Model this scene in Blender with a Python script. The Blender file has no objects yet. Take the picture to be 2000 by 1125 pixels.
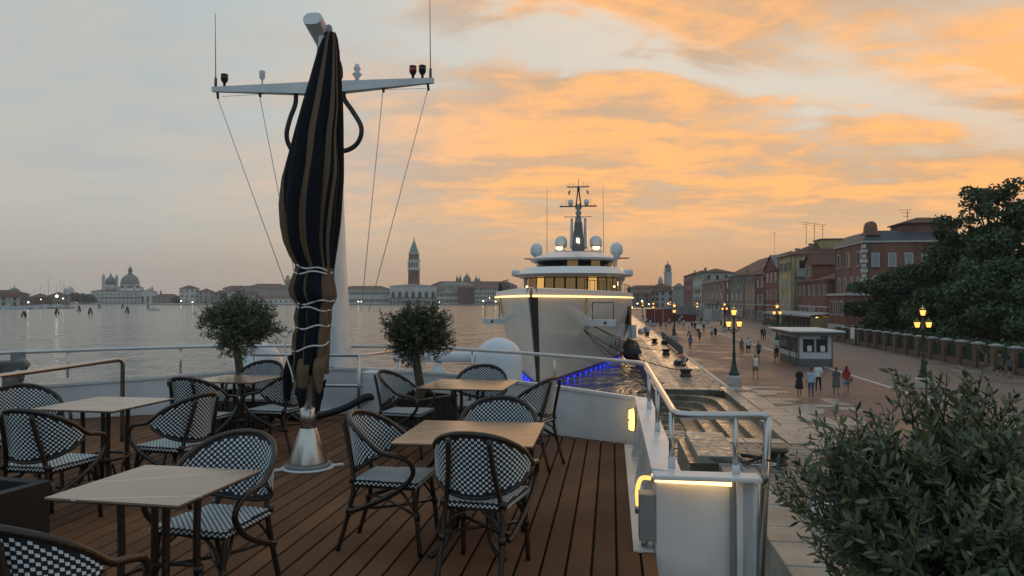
import bpy, math, random
import numpy as np
from mathutils import Vector, Matrix, noise
random.seed(7); np.random.seed(7)
PI = math.pi; R = math.radians
scn = bpy.context.scene
col = scn.collection

# ---------------------------------------------------------------- camera
YAW, PITCH, HC = R(7.69), R(0.93), 6.8
CY, SY = math.cos(YAW), math.sin(YAW)
cam = bpy.data.cameras.new('camera'); cam.lens = 26.0; cam.sensor_width = 36.0
cam.clip_start = 0.05; cam.clip_end = 8000
camo = bpy.data.objects.new('camera', cam); col.objects.link(camo)
camo.location = (0, 0, HC); camo.rotation_euler = (PI/2 + PITCH, 0, YAW)
scn.camera = camo
scn.view_settings.view_transform = 'Standard'; scn.view_settings.look = 'None'
scn.view_settings.exposure = 0.42; scn.view_settings.gamma = 1.0
scn.view_settings.use_curve_mapping = False
scn.cycles.use_denoising = True
scn.cycles.max_bounces = 8; scn.cycles.volume_bounces = 1
scn.cycles.sample_clamp_indirect = 4.0
scn.cycles.caustics_reflective = False; scn.cycles.caustics_refractive = False

# ---------------------------------------------------------------- sky
SUN_AZ, SUN_EL = R(4.0), R(-1.5)         # azimuth measured from +Y (along the quay) towards +X; sun just set
HAZE_DENSITY = 0.00014
SKY_GAIN = 0.97
world = bpy.data.worlds.new('World'); scn.world = world; world.use_nodes = True
def build_sky():
    nt = world.node_tree; nt.nodes.clear()
    def nd(t): return nt.nodes.new(t)
    def lk(a, b): nt.links.new(a, b)
    def m(op, a, b=None, c=None, clamp=False):
        n = nd('ShaderNodeMath'); n.operation = op; n.use_clamp = clamp
        for i, v in enumerate((a, b, c)):
            if v is None: continue
            if isinstance(v, (int, float)): n.inputs[i].default_value = v
            else: lk(v, n.inputs[i])
        return n.outputs[0]
    def ss(x, a, b):
        n = nd('ShaderNodeMapRange'); n.interpolation_type = 'SMOOTHSTEP'
        lk(x, n.inputs[0]); n.inputs[1].default_value = a; n.inputs[2].default_value = b
        return n.outputs[0]
    def mix(f, a, b, bl='MIX'):
        n = nd('ShaderNodeMix'); n.data_type = 'RGBA'; n.blend_type = bl
        if isinstance(f, (int, float)): n.inputs[0].default_value = f
        else: lk(f, n.inputs[0])
        for i, v in ((6, a), (7, b)):
            if isinstance(v, tuple): n.inputs[i].default_value = (*v, 1)
            else: lk(v, n.inputs[i])
        return n.outputs[2]
    tc = nd('ShaderNodeTexCoord'); sep = nd('ShaderNodeSeparateXYZ'); lk(tc.outputs['Generated'], sep.inputs[0])
    x, y, z = sep.outputs
    zc = m('MAXIMUM', z, 0.0)
    def dotaz(deg):
        return m('ADD', m('MULTIPLY', x, math.sin(R(deg))), m('MULTIPLY', y, math.cos(R(deg))))
    west = dotaz(9)                       # 1 towards the afterglow, -1 opposite
    side = ss(west, -0.10, 0.60)
    warm = m('MULTIPLY', ss(dotaz(45), 0.14, 0.76), side)       # the warm half of the western sky
    hor = ss(zc, 0.30, 0.0)
    low = ss(zc, 0.13, 0.0)
    # clear air
    up_c = mix(warm, (0.345, 0.402, 0.410), (0.58, 0.53, 0.45))
    lo_c = mix(warm, (0.310, 0.288, 0.262), (0.42, 0.240, 0.120))
    clear = mix(hor, up_c, mix(ss(zc, 0.0, 0.15), lo_c, mix(warm, (0.395, 0.372, 0.335), (0.57, 0.345, 0.175))))
    # cloud sheet: a plane far above, seen in perspective
    inv = m('DIVIDE', 1.0, m('ADD', zc, 0.16))
    px, py = m('MULTIPLY', x, inv), m('MULTIPLY', y, inv)
    cmb = nd('ShaderNodeCombineXYZ'); lk(px, cmb.inputs[0]); lk(py, cmb.inputs[1])
    def nz(scale, det, rough, dist, rot, sx, sy, off):
        mp = nd('ShaderNodeMapping'); lk(cmb.outputs[0], mp.inputs[0])
        mp.inputs['Rotation'].default_value = (0, 0, R(rot)); mp.inputs['Scale'].default_value = (sx, sy, 1)
        mp.inputs['Location'].default_value = off
        n = nd('ShaderNodeTexNoise'); lk(mp.outputs[0], n.inputs[0])
        n.inputs['Scale'].default_value = scale; n.inputs['Detail'].default_value = det
        n.inputs['Roughness'].default_value = rough; n.inputs['Distortion'].default_value = dist
        return n.outputs[0]
    big = nz(1.3, 3, 0.5, 0.4, -22, 0.8, 1.1, SKY_OFF1)
    fine = nz(2.6, 7, 0.56, 0.55, -24, 0.75, 1.25, SKY_OFF2)
    tiny = nz(7.5, 6, 0.6, 0.5, -20, 0.8, 1.2, SKY_OFF1)
    lump = m('ADD', m('ADD', m('MULTIPLY', big, 0.48), m('MULTIPLY', fine, 0.42)), m('MULTIPLY', tiny, 0.10))
    # a long clear lane through the sheet
    lane = m('ADD', m('ADD', m('MULTIPLY', px, -0.39), m('MULTIPLY', py, 0.92)), m('ADD', -1.83, m('MULTIPLY', m('SUBTRACT', fine, 0.5), 0.75)))
    gap = ss(m('ABSOLUTE', lane), 0.035, 0.175)
    fade = ss(zc, 0.035, 0.14)
    cov = m('MULTIPLY', m('MULTIPLY', ss(lump, 0.325, 0.485), fade), m('ADD', 0.12, m('MULTIPLY', gap, 0.88)))
    glowf = m('MULTIPLY', ss(dotaz(45), 0.17, 0.66), side)                                  # how far the afterglow reaches
    tone = m('ADD', m('MULTIPLY', fine, 0.66), m('MULTIPLY', tiny, 0.34))
    dull = mix(glowf, (0.345, 0.345, 0.345), (0.46, 0.295, 0.175))
    mid = mix(glowf, (0.40, 0.375, 0.345), (0.61, 0.325, 0.140))
    hot = mix(glowf, (0.44, 0.39, 0.335), (0.92, 0.405, 0.102))
    cl = mix(ss(tone, 0.37, 0.52), dull, mid); cl = mix(ss(tone, 0.45, 0.62), cl, hot)
    k = m('MULTIPLY', cov, m('ADD', 0.50, m('MULTIPLY', glowf, 0.40)))
    sky = mix(k, clear, cl)
    sky = mix(m('MULTIPLY', ss(zc, 0.36, 0.75), 0.85), sky, (0.33, 0.41, 0.47))   # overhead: high blue grey veil
    # the eastern half is darker and bluer
    east = ss(west, 0.55, -0.75)
    sky = mix(east, sky, mix(ss(zc, 0.0, 0.5), (0.30, 0.365, 0.40), (0.295, 0.38, 0.44)))
    nis = nd('ShaderNodeTexSky'); nis.sky_type = 'NISHITA'; nis.sun_disc = False
    nis.sun_elevation = SUN_EL; nis.sun_rotation = SUN_AZ; nis.altitude = 10
    nb = nd('ShaderNodeBackground'); lk(nis.outputs[0], nb.inputs[0]); nb.inputs[1].default_value = 0.05
    bg = nd('ShaderNodeBackground'); lk(sky, bg.inputs[0]); bg.inputs[1].default_value = SKY_GAIN
    add = nd('ShaderNodeAddShader'); lk(nb.outputs[0], add.inputs[0]); lk(bg.outputs[0], add.inputs[1])
    out = nd('ShaderNodeOutputWorld'); lk(add.outputs[0], out.inputs[0])
SKY_OFF1, SKY_OFF2 = (1.1, 9.3, 0.0), (8.4, 4.1, 0.0)
build_sky()
sl = bpy.data.lights.new('sun', 'SUN'); sl.energy = 0.22; sl.angle = R(14); sl.color = (1.0, 0.62, 0.34)
so = bpy.data.objects.new('sun', sl); col.objects.link(so)
so.rotation_euler = Vector((-math.sin(SUN_AZ)*math.cos(SUN_EL), -math.cos(SUN_AZ)*math.cos(SUN_EL), -math.sin(R(2.0)))).to_track_quat('-Z', 'Y').to_euler()
so.location = (0, 300, 60)

# ---------------------------------------------------------------- helpers
F = 1444.4
def at(px, py, z):
    "surveyed point: sight line of a photo pixel down to the level z (world metres)"
    d = (HC - z)*F/(py - 586.0); xc = (px - 1000.0)/F*d
    return Vector((xc*CY - d*SY, xc*SY + d*CY, z))
def far(px, d, z=0.0):
    "a point d metres out along the bearing of a photo column"
    xc = (px - 1000.0)/F*d
    return Vector((xc*CY - d*SY, xc*SY + d*CY, z))
def zat(py, d): return HC + (586.0 - py)/F*d

class MB:
    def __init__(s): s.v = []; s.f = []; s.m = []; s.s = []
    def add(s, vs, fs, mat=0, smooth=False):
        o = len(s.v); s.v += [tuple(p) for p in vs]
        for f in fs: s.f.append([o + i for i in f]); s.m.append(mat); s.s.append(smooth)
        return s
    def box(s, c, d, rz=0, mat=0, M=None, taper=1.0):
        h = [x/2 for x in d]; vs = []
        for k in (-1, 1):
            t = taper if k > 0 else 1
            for a, b in ((-1, -1), (1, -1), (1, 1), (-1, 1)):
                p = Vector((a*h[0]*t, b*h[1]*t, k*h[2]))
                if M is not None: p = M @ p
                elif rz: p = Vector((p.x*math.cos(rz) - p.y*math.sin(rz), p.x*math.sin(rz) + p.y*math.cos(rz), p.z))
                vs.append(p + Vector(c))
        return s.add(vs, [(3, 2, 1, 0), (4, 5, 6, 7), (0, 1, 5, 4), (1, 2, 6, 5), (2, 3, 7, 6), (3, 0, 4, 7)], mat)
    def tube(s, pts, r, n=8, mat=0, closed=False, smooth=True):
        P = [Vector(p) for p in pts]; N = len(P)
        rr = r if isinstance(r, (list, tuple)) else [r]*N
        T = []
        for i in range(N):
            a = P[i-1] if (i > 0 or closed) else P[i]; b = P[(i+1) % N] if (i < N-1 or closed) else P[i]
            t = (b - a); T.append(t.normalized() if t.length > 1e-9 else Vector((0, 0, 1)))
        u = T[0].orthogonal().normalized(); vs = []
        for i in range(N):
            u = (u - T[i]*u.dot(T[i])); u = u.normalized() if u.length > 1e-6 else T[i].orthogonal().normalized()
            w = T[i].cross(u)
            for k in range(n):
                a = 2*PI*k/n; vs.append(P[i] + (u*math.cos(a) + w*math.sin(a))*rr[i])
        fs = []
        for i in range(N if closed else N-1):
            j = (i+1) % N
            for k in range(n):
                l = (k+1) % n; fs.append((i*n+k, i*n+l, j*n+l, j*n+k))
        s.add(vs, fs, mat, smooth)
        if not closed:
            o = len(s.v) - N*n
            s.f.append([o + k for k in range(n-1, -1, -1)]); s.m.append(mat); s.s.append(False)
            s.f.append([o + (N-1)*n + k for k in range(n)]); s.m.append(mat); s.s.append(False)
        return s
    def lathe(s, prof, n=16, c=(0, 0, 0), mat=0, smooth=True, a0=0.0):
        vs = []; fs = []
        for (r, z) in prof:
            for k in range(n):
                a = a0 + 2*PI*k/n; vs.append((c[0] + r*math.cos(a), c[1] + r*math.sin(a), c[2] + z))
        for i in range(len(prof)-1):
            for k in range(n):
                l = (k+1) % n; fs.append((i*n+k, i*n+l, (i+1)*n+l, (i+1)*n+k))
        s.add(vs, fs, mat, smooth); o = len(s.v) - len(vs)
        if prof[0][0] > 1e-4: s.f.append([o + k for k in range(n-1, -1, -1)]); s.m.append(mat); s.s.append(False)
        if prof[-1][0] > 1e-4: s.f.append([o + (len(prof)-1)*n + k for k in range(n)]); s.m.append(mat); s.s.append(False)
        return s
    def prism(s, poly, z0, z1, mat=0, top=None):
        n = len(poly); tp = top or poly
        vs = [(p[0], p[1], z0) for p in poly] + [(p[0], p[1], z1) for p in tp]
        fs = [tuple(range(n-1, -1, -1)), tuple(range(n, 2*n))] + [(i, (i+1) % n, n+(i+1) % n, n+i) for i in range(n)]
        return s.add(vs, fs, mat)
    def grid(s, rows, mat=0, smooth=True, closed=False):
        n = len(rows[0]); vs = [p for r in rows for p in r]; fs = []
        for i in range(len(rows)-1):
            for k in range(n if closed else n-1):
                l = (k+1) % n; fs.append((i*n+k, i*n+l, (i+1)*n+l, (i+1)*n+k))
        return s.add(vs, fs, mat, smooth)
    def mesh(s, name, mats, org=None):
        me = bpy.data.meshes.new(name)
        vs = s.v if org is None else [(a-org[0], b-org[1], c-org[2]) for a, b, c in s.v]
        me.from_pydata(vs, [], s.f)
        me.polygons.foreach_set('material_index', s.m); me.polygons.foreach_set('use_smooth', s.s)
        for k in (mats if isinstance(mats, (list, tuple)) else [mats]): me.materials.append(M[k])
        me.update(); return me
    def build(s, name, mats, parent=None, org=None, bevel=0, **kw):
        o = obj(name, s.mesh(name, mats, org), parent, **kw)
        if bevel:
            b = o.modifiers.new('bevel', 'BEVEL'); b.width = bevel; b.segments = 2; b.limit_method = 'ANGLE'
        return o
def obj(name, me, parent=None, loc=None, rz=0, sc=None, kind=None, label=None):
    o = bpy.data.objects.new(name, me); col.objects.link(o)
    if parent is not None: o.parent = parent
    if loc is not None: o.location = loc
    if rz: o.rotation_euler = (0, 0, rz)
    if sc is not None: o.scale = sc
    if kind: o['kind'] = kind
    if label: o['label'] = label
    return o
def tag(o, label, cat, group=None):
    o['label'] = label; o['category'] = cat
    if group: o['group'] = group
    return o
def thing(name, label, cat, loc=(0, 0, 0), rz=0, group=None):
    o = obj(name, None, None, loc, rz); o.empty_display_size = 0.2
    return tag(o, label, cat, group)
def struct(o): o['kind'] = 'structure'; return o
def dup(root, loc, rz, label, group=None):
    c = root.copy(); col.objects.link(c); c.location = loc; c.rotation_euler = (0, 0, rz); c['label'] = label
    if group: c['group'] = group
    for ch in list(root.children):
        d = ch.copy(); col.objects.link(d); d.parent = c
        for g in list(ch.children):
            e = g.copy(); col.objects.link(e); e.parent = d
    return c
def bez(pts, n=6):
    "Catmull-Rom through pts"
    P = [Vector(p) for p in pts]; P = [P[0]*2 - P[1]] + P + [P[-1]*2 - P[-2]]; out = []
    for i in range(1, len(P)-2):
        a, b, c, d = P[i-1], P[i], P[i+1], P[i+2]
        for k in range(n):
            t = k/n
            out.append(0.5*((2*b) + (c-a)*t + (2*a-5*b+4*c-d)*t*t + (3*b-a-3*c+d)*t**3))
    out.append(P[-2]); return out
def lerp(a, b, t): return a + (b-a)*t
def interp(tab, x):
    if x <= tab[0][0]: return tab[0][1]
    for (a, u), (b, v) in zip(tab, tab[1:]):
        if x <= b: return u + (v-u)*(x-a)/(b-a)
    return tab[-1][1]

# ---------------------------------------------------------------- materials
M = {}
def mat(key, c, rough=0.6, metal=0.0, var=0.0, vscale=8.0, c2=None, bump=0.0, bscale=30.0, emit=None, es=0.0,
        spec=0.5, coat=0.0, stretch=(1, 1, 1), trans=0.0, rvar=0.0):
    m = bpy.data.materials.new(key); m.use_nodes = True; M[key] = m
    nt = m.node_tree; b = nt.nodes['Principled BSDF']
    b.inputs['Base Color'].default_value = (*c, 1); b.inputs['Roughness'].default_value = rough
    b.inputs['Metallic'].default_value = metal; b.inputs['Specular IOR Level'].default_value = spec
    b.inputs['Coat Weight'].default_value = coat
    if emit: b.inputs['Emission Color'].default_value = (*emit, 1); b.inputs['Emission Strength'].default_value = es
    if trans: b.inputs['Transmission Weight'].default_value = trans
    if var or bump or rvar:
        tc = nt.nodes.new('ShaderNodeTexCoord'); mp = nt.nodes.new('ShaderNodeMapping')
        nt.links.new(tc.outputs['Object'], mp.inputs[0]); mp.inputs['Scale'].default_value = stretch
    if var or rvar:
        n = nt.nodes.new('ShaderNodeTexNoise'); n.inputs['Scale'].default_value = vscale; n.inputs['Detail'].default_value = 6
        n.inputs['Roughness'].default_value = 0.65
        nt.links.new(mp.outputs[0], n.inputs[0])
        oi = nt.nodes.new('ShaderNodeObjectInfo'); ad = nt.nodes.new('ShaderNodeMath'); ad.operation = 'MULTIPLY'
        ad.inputs[1].default_value = 37.0; nt.links.new(oi.outputs['Random'], ad.inputs[0])
        n.noise_dimensions = '4D'; nt.links.new(ad.outputs[0], n.inputs['W'])
        mr = nt.nodes.new('ShaderNodeMapRange'); mr.inputs[1].default_value = 0.3; mr.inputs[2].default_value = 0.7
        nt.links.new(n.outputs[0], mr.inputs[0])
        if var:
            mx = nt.nodes.new('ShaderNodeMix'); mx.data_type = 'RGBA'
            nt.links.new(mr.outputs[0], mx.inputs[0])
            if c2 is None: c2 = tuple(min(1, x*(1+var)) for x in c); c1 = tuple(x*(1-var) for x in c)
            else: c1 = c
            mx.inputs[6].default_value = (*c1, 1); mx.inputs[7].default_value = (*c2, 1)
            # slight difference from piece to piece
            hv = nt.nodes.new('ShaderNodeHueSaturation'); vr = nt.nodes.new('ShaderNodeMapRange')
            nt.links.new(oi.outputs['Random'], vr.inputs[0]); vr.inputs[3].default_value = 1 - var*0.5; vr.inputs[4].default_value = 1 + var*0.5
            nt.links.new(vr.outputs[0], hv.inputs['Value']); nt.links.new(mx.outputs[2], hv.inputs['Color'])
            nt.links.new(hv.outputs[0], b.inputs['Base Color'])
        if rvar:
            rr = nt.nodes.new('ShaderNodeMapRange'); nt.links.new(n.outputs[0], rr.inputs[0])
            rr.inputs[1].default_value = 0.35; rr.inputs[2].default_value = 0.65
            rr.inputs[3].default_value = max(0.03, rough-rvar); rr.inputs[4].default_value = min(1, rough+rvar)
            nt.links.new(rr.outputs[0], b.inputs['Roughness'])
    if bump:
        n2 = nt.nodes.new('ShaderNodeTexNoise'); n2.inputs['Scale'].default_value = bscale; n2.inputs['Detail'].default_value = 5
        nt.links.new(mp.outputs[0], n2.inputs[0])
        bp = nt.nodes.new('ShaderNodeBump'); bp.inputs['Strength'].default_value = bump; bp.inputs['Distance'].default_value = 0.02
        nt.links.new(n2.outputs[0], bp.inputs['Height']); nt.links.new(bp.outputs[0], b.inputs['Normal'])
    return m
mat('plank', (0.112, 0.053, 0.026), 0.85, var=0.4, vscale=60, c2=(0.190, 0.096, 0.048), bump=0.5, bscale=220, spec=0.25)
mat('seam', (0.008, 0.007, 0.006), 0.95, bump=0.6, bscale=90, spec=0.1)
mat('white_paint', (0.62, 0.65, 0.67), 0.45, var=0.07, vscale=2.2, rvar=0.05)
mat('worn_white', (0.42, 0.45, 0.46), 0.45, var=0.25, vscale=9, c2=(0.66, 0.68, 0.69), rvar=0.15, stretch=(1, 1, .5))
mat('grey_paint', (0.20, 0.215, 0.22), 0.5, var=0.1)
mat('steel', (0.50, 0.50, 0.50), 0.30, 1.0)
mat('brushed', (0.55, 0.53, 0.49), 0.34, 1.0)
mat('rattan', (0.012, 0.008, 0.006), 0.34, var=0.5, vscale=14, c2=(0.030, 0.017, 0.010), bump=0.3, bscale=60)
mat('weave_navy', (0.009, 0.012, 0.022), 0.5)
mat('weave_white', (0.70, 0.78, 0.80), 0.5, var=0.1, vscale=40)
mat('canvas_navy', (0.0075, 0.011, 0.016), 0.85, var=0.25, vscale=90, bump=0.3, bscale=500, spec=0.15)
mat('canvas_tan', (0.135, 0.094, 0.060), 0.85, var=0.2, vscale=60, bump=0.3, bscale=500, spec=0.15)
mat('rope_white', (0.62, 0.63, 0.64), 0.8, bump=0.5, bscale=150)
mat('rope_dark', (0.02, 0.018, 0.016), 0.85, bump=0.6, bscale=80)
mat('rubber', (0.010, 0.010, 0.011), 0.55, bump=0.2, bscale=8)
mat('black_metal', (0.014, 0.014, 0.016), 0.4)
mat('lens_red', (0.30, 0.03, 0.015), 0.25)
mat('planter', (0.012, 0.011, 0.011), 0.55, bump=0.3, bscale=120, stretch=(1, 1, .1))
mat('soil', (0.02, 0.013, 0.009), 0.95, bump=0.8, bscale=40)
mat('blue_tarp', (0.03, 0.07, 0.16), 0.5, var=0.2)
mat('yellow_cap', (0.34, 0.22, 0.06), 0.6, var=0.2)
mat('bark_olive', (0.10, 0.085, 0.06), 0.9, var=0.4, vscale=15, bump=0.8, bscale=30, stretch=(1, 1, .3))
mat('bark', (0.05, 0.04, 0.03), 0.95, var=0.3)
mat('olive_leaf', (0.050, 0.074, 0.036), 0.45, var=0.6, vscale=5.0, c2=(0.14, 0.165, 0.09))
mat('olive_young', (0.12, 0.13, 0.045), 0.5, var=0.3, vscale=3.0)
mat('leaf_dark', (0.020, 0.036, 0.016), 0.65, var=0.5, vscale=0.6, c2=(0.075, 0.12, 0.045))
mat('leaf_pine', (0.014, 0.034, 0.014), 0.7, var=0.5, vscale=0.5, c2=(0.058, 0.118, 0.042))
mat('leaf_far', (0.02, 0.04, 0.025), 0.8, var=0.3, vscale=0.05)
mat('stone_edge', (0.13, 0.135, 0.115), 0.46, var=0.5, vscale=3.5, c2=(0.29, 0.285, 0.245), bump=0.5, bscale=9, rvar=0.22)
mat('stone_step', (0.075, 0.074, 0.055), 0.36, var=0.5, vscale=3, c2=(0.20, 0.175, 0.13), bump=0.5, bscale=8, rvar=0.18)
mat('paver', (0.075, 0.085, 0.080), 0.5, var=0.5, vscale=4, c2=(0.17, 0.175, 0.16), bump=0.5, bscale=14, rvar=0.2)
mat('joint', (0.045, 0.043, 0.038), 0.9, var=0.3, vscale=3)
mat('flag', (0.17, 0.175, 0.165), 0.4, var=0.35, vscale=4, c2=(0.29, 0.28, 0.25), bump=0.4, bscale=12, rvar=0.2)
mat('white_stone', (0.42, 0.41, 0.38), 0.55, var=0.2, vscale=4)
mat('cast_iron', (0.035, 0.020, 0.016), 0.55, var=0.4, vscale=10, bump=0.4, bscale=20)
mat('lamp_green', (0.010, 0.035, 0.026), 0.4, 0.2, var=0.2)
mat('kiosk', (0.46, 0.52, 0.54), 0.45, var=0.1, vscale=3)
mat('kiosk_dark', (0.10, 0.105, 0.11), 0.5)
mat('glass_dark', (0.018, 0.022, 0.026), 0.12)
mat('paper', (0.62, 0.63, 0.62), 0.7)
mat('mesh_green', (0.008, 0.028, 0.018), 0.7, var=0.3, vscale=2)
mat('fence_mesh', (0.10, 0.13, 0.16), 0.6, var=0.2)
mat('cap_stone', (0.30, 0.31, 0.30), 0.6, var=0.2)
mat('brick_pillar', (0.13, 0.085, 0.058), 0.85, var=0.25, vscale=6, bump=0.4, bscale=20)
mat('hoarding_red', (0.16, 0.030, 0.022), 0.6, var=0.25, vscale=1)
mat('hoarding_grey', (0.20, 0.20, 0.21), 0.6, var=0.15, vscale=1)
mat('hull_white', (0.70, 0.73, 0.72), 0.20, coat=0.2, spec=0.5, var=0.04, vscale=.3)
mat('hull_stem', (0.045, 0.045, 0.042), 0.3)
mat('boot_stripe', (0.055, 0.022, 0.035), 0.4)
mat('yacht_white', (0.60, 0.62, 0.63), 0.3)
mat('yacht_glass', (0.012, 0.014, 0.017), 0.06)
mat('teak', (0.20, 0.12, 0.065), 0.7, var=0.2)
mat('dome_white', (0.58, 0.63, 0.68), 0.4)
mat('tile_roof', (0.105, 0.052, 0.036), 0.85, var=0.35, vscale=1.2, bump=0.6, bscale=5)
mat('lead_roof', (0.13, 0.145, 0.155), 0.6, var=0.2, vscale=.4)
mat('slate', (0.06, 0.07, 0.08), 0.6, var=0.2, vscale=.4)
mat('copper', (0.13, 0.24, 0.21), 0.6, var=0.1, vscale=.1)
mat('gold', (0.5, 0.33, 0.1), 0.4, 1.0)
mat('istria', (0.50, 0.49, 0.46), 0.7, var=0.18, vscale=.06)
mat('far_brick', (0.17, 0.085, 0.062), 0.9, var=0.2, vscale=.08)
mat('far_dark', (0.05, 0.05, 0.05), 0.7)
mat('wood_pile', (0.025, 0.022, 0.018), 0.9, var=0.3)
mat('skin', (0.34, 0.19, 0.125), 0.6); mat('skin_dark', (0.10, 0.055, 0.035), 0.6)
mat('hair_dark', (0.012, 0.009, 0.008), 0.6); mat('hair_red', (0.10, 0.028, 0.012), 0.6); mat('hair_fair', (0.15, 0.10, 0.05), 0.6)
mat('shoe', (0.02, 0.02, 0.02), 0.6)
for k, c in dict(c_white=(.60, .63, .66), c_palblue=(.38, .47, .58), c_black=(.012, .012, .014), c_grey=(.085, .095, .11), c_red=(.36, .035, .025),
                 c_denim=(.05, .085, .17), c_paldenim=(.17, .24, .34), c_khaki=(.20, .17, .10), c_navy=(.018, .024, .045), c_orange=(.75, .16, .06),
                 c_floral=(.17, .15, .13), c_maroon=(.07, .016, .018), c_cream=(.42, .38, .32), c_olive=(.09, .1, .05), c_blue=(.09, .18, .33)).items():
    mat(k, c, 0.85, var=0.12, vscale=12)
for k, c in dict(w_pink=(.235, .155, .125), w_white=(.27, .27, .25), w_redbrown=(.145, .050, .038), w_greygreen=(.165, .155, .125), w_tan=(.20, .135, .085),
                 w_darkred=(.105, .040, .034), w_red=(.170, .048, .040), w_yellow=(.31, .245, .125), w_brick=(.150, .068, .050), w_bigbrick=(.150, .075, .055),
                 w_cream=(.30, .25, .17), w_far=(.27, .25, .22), w_far2=(.20, .165, .14), w_far3=(.33, .32, .30)).items():
    mat(k, tuple(x*1.3 for x in c), 0.9, var=0.42, vscale=.55, bump=0.3, bscale=4, stretch=(1, 1, .35))
mat('stone_trim', (0.46, 0.45, 0.42), 0.7, var=0.15)
mat('shutter_dark', (0.018, 0.028, 0.024), 0.7); mat('shutter_pale', (0.26, 0.29, 0.30), 0.7); mat('shutter_brown', (0.06, 0.03, 0.02), 0.7)
mat('awning', (0.36, 0.37, 0.37), 0.8, var=0.1)
def emitter(key, c, s):
    m = bpy.data.materials.new(key); m.use_nodes = True; M[key] = m; nt = m.node_tree; nt.nodes.clear()
    e = nt.nodes.new('ShaderNodeEmission'); e.inputs[0].default_value = (*c, 1); e.inputs[1].default_value = s
    o = nt.nodes.new('ShaderNodeOutputMaterial'); nt.links.new(e.outputs[0], o.inputs[0])
emitter('led_warm', (1.0, 0.58, 0.20), 3.2)
emitter('led_yacht', (1.0, 0.56, 0.20), 2.2)
emitter('bulb', (1.0, 0.50, 0.13), 7.0)
emitter('lantern', (1.0, 0.40, 0.09), 2.2)
emitter('lamp_hot', (1.0, 0.66, 0.26), 5.0)
emitter('amber_glow', (1.0, 0.52, 0.13), 1.3)
emitter('deck_glass', (1.0, 0.55, 0.13), 2.6)
emitter('far_light', (1.0, 0.80, 0.52), 5.0)
emitter('lit_window', (1.0, 0.55, 0.16), 0.55)
emitter('lit_dim', (0.62, 0.40, 0.16), 0.17)
emitter('blue_light', (0.012, 0.04, 1.0), 2.2)

def table_material():
    m = mat('table_top', (0.25, 0.178, 0.118), 0.21, var=0.05, vscale=5)
    nt = m.node_tree; b = nt.nodes['Principled BSDF']
    tc = nt.nodes.new('ShaderNodeTexCoord'); sp = nt.nodes.new('ShaderNodeSeparateXYZ'); nt.links.new(tc.outputs['Object'], sp.inputs[0])
    n = nt.nodes.new('ShaderNodeTexNoise'); n.inputs['Scale'].default_value = 5; nt.links.new(tc.outputs['Object'], n.inputs[0])
    def mm(op, a, bb):
        k = nt.nodes.new('ShaderNodeMath'); k.operation = op
        for i, v in enumerate((a, bb)):
            if isinstance(v, (int, float)): k.inputs[i].default_value = v
            else: nt.links.new(v, k.inputs[i])
        return k.outputs[0]
    tot = None
    for (cx, cy, off, w) in ((0.55, -0.84, 0.10, .0035), (0.42, -0.91, 0.30, .0025), (0.30, -0.95, -0.28, .0035)):
        d = mm('ADD', mm('MULTIPLY', sp.outputs[0], cx), mm('MULTIPLY', sp.outputs[1], cy))
        d = mm('ADD', mm('ADD', d, off), mm('MULTIPLY', n.outputs[0], 0.05))
        l = mm('LESS_THAN', mm('ABSOLUTE', d, 0), w)
        tot = l if tot is None else mm('MAXIMUM', tot, l)
    old = b.inputs['Base Color'].links[0].from_socket
    mx = nt.nodes.new('ShaderNodeMix'); mx.data_type = 'RGBA'; nt.links.new(tot, mx.inputs[0]); nt.links.new(old, mx.inputs[6])
    mx.inputs[7].default_value = (.52, .50, .47, 1); nt.links.new(mx.outputs[2], b.inputs['Base Color'])
table_material()
def ground_material(key, c1, c2, c3, sx, sy):
    "paving too small to build: courses of little stones with joints"
    m = bpy.data.materials.new(key); m.use_nodes = True; M[key] = m; nt = m.node_tree; b = nt.nodes['Principled BSDF']
    tc = nt.nodes.new('ShaderNodeTexCoord')
    br = nt.nodes.new('ShaderNodeTexBrick'); nt.links.new(tc.outputs['Object'], br.inputs[0])
    br.inputs['Color1'].default_value = (*c1, 1); br.inputs['Color2'].default_value = (*c2, 1); br.inputs['Mortar'].default_value = (*c3, 1)
    br.inputs['Scale'].default_value = 1; br.inputs['Brick Width'].default_value = sx; br.inputs['Row Height'].default_value = sy; br.inputs['Mortar Size'].default_value = 0.012
    n = nt.nodes.new('ShaderNodeTexNoise'); n.inputs['Scale'].default_value = 0.35; n.inputs['Detail'].default_value = 8; nt.links.new(tc.outputs['Object'], n.inputs[0])
    mr = nt.nodes.new('ShaderNodeMapRange'); mr.inputs[1].default_value = .3; mr.inputs[2].default_value = .7; mr.inputs[3].default_value = .65; mr.inputs[4].default_value = 1.35
    nt.links.new(n.outputs[0], mr.inputs[0])
    hv = nt.nodes.new('ShaderNodeHueSaturation'); nt.links.new(br.outputs[0], hv.inputs['Color']); nt.links.new(mr.outputs[0], hv.inputs['Value'])
    nt.links.new(hv.outputs[0], b.inputs['Base Color'])
    r2 = nt.nodes.new('ShaderNodeMapRange'); nt.links.new(n.outputs[0], r2.inputs[0]); r2.inputs[1].default_value = .35; r2.inputs[2].default_value = .65
    r2.inputs[3].default_value = .42; r2.inputs[4].default_value = .75; nt.links.new(r2.outputs[0], b.inputs['Roughness'])
    bp = nt.nodes.new('ShaderNodeBump'); bp.inputs['Strength'].default_value = .4; bp.inputs['Distance'].default_value = .02
    nt.links.new(br.outputs['Fac'], bp.inputs['Height']); bp.invert = True; nt.links.new(bp.outputs[0], b.inputs['Normal'])
ground_material('brick_paving', (.138, .080, .064), (.165, .098, .078), (.065, .048, .042), .26, .13)
ground_material('grey_paving', (.118, .098, .090), (.140, .118, .106), (.068, .060, .055), .9, .42)
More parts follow.
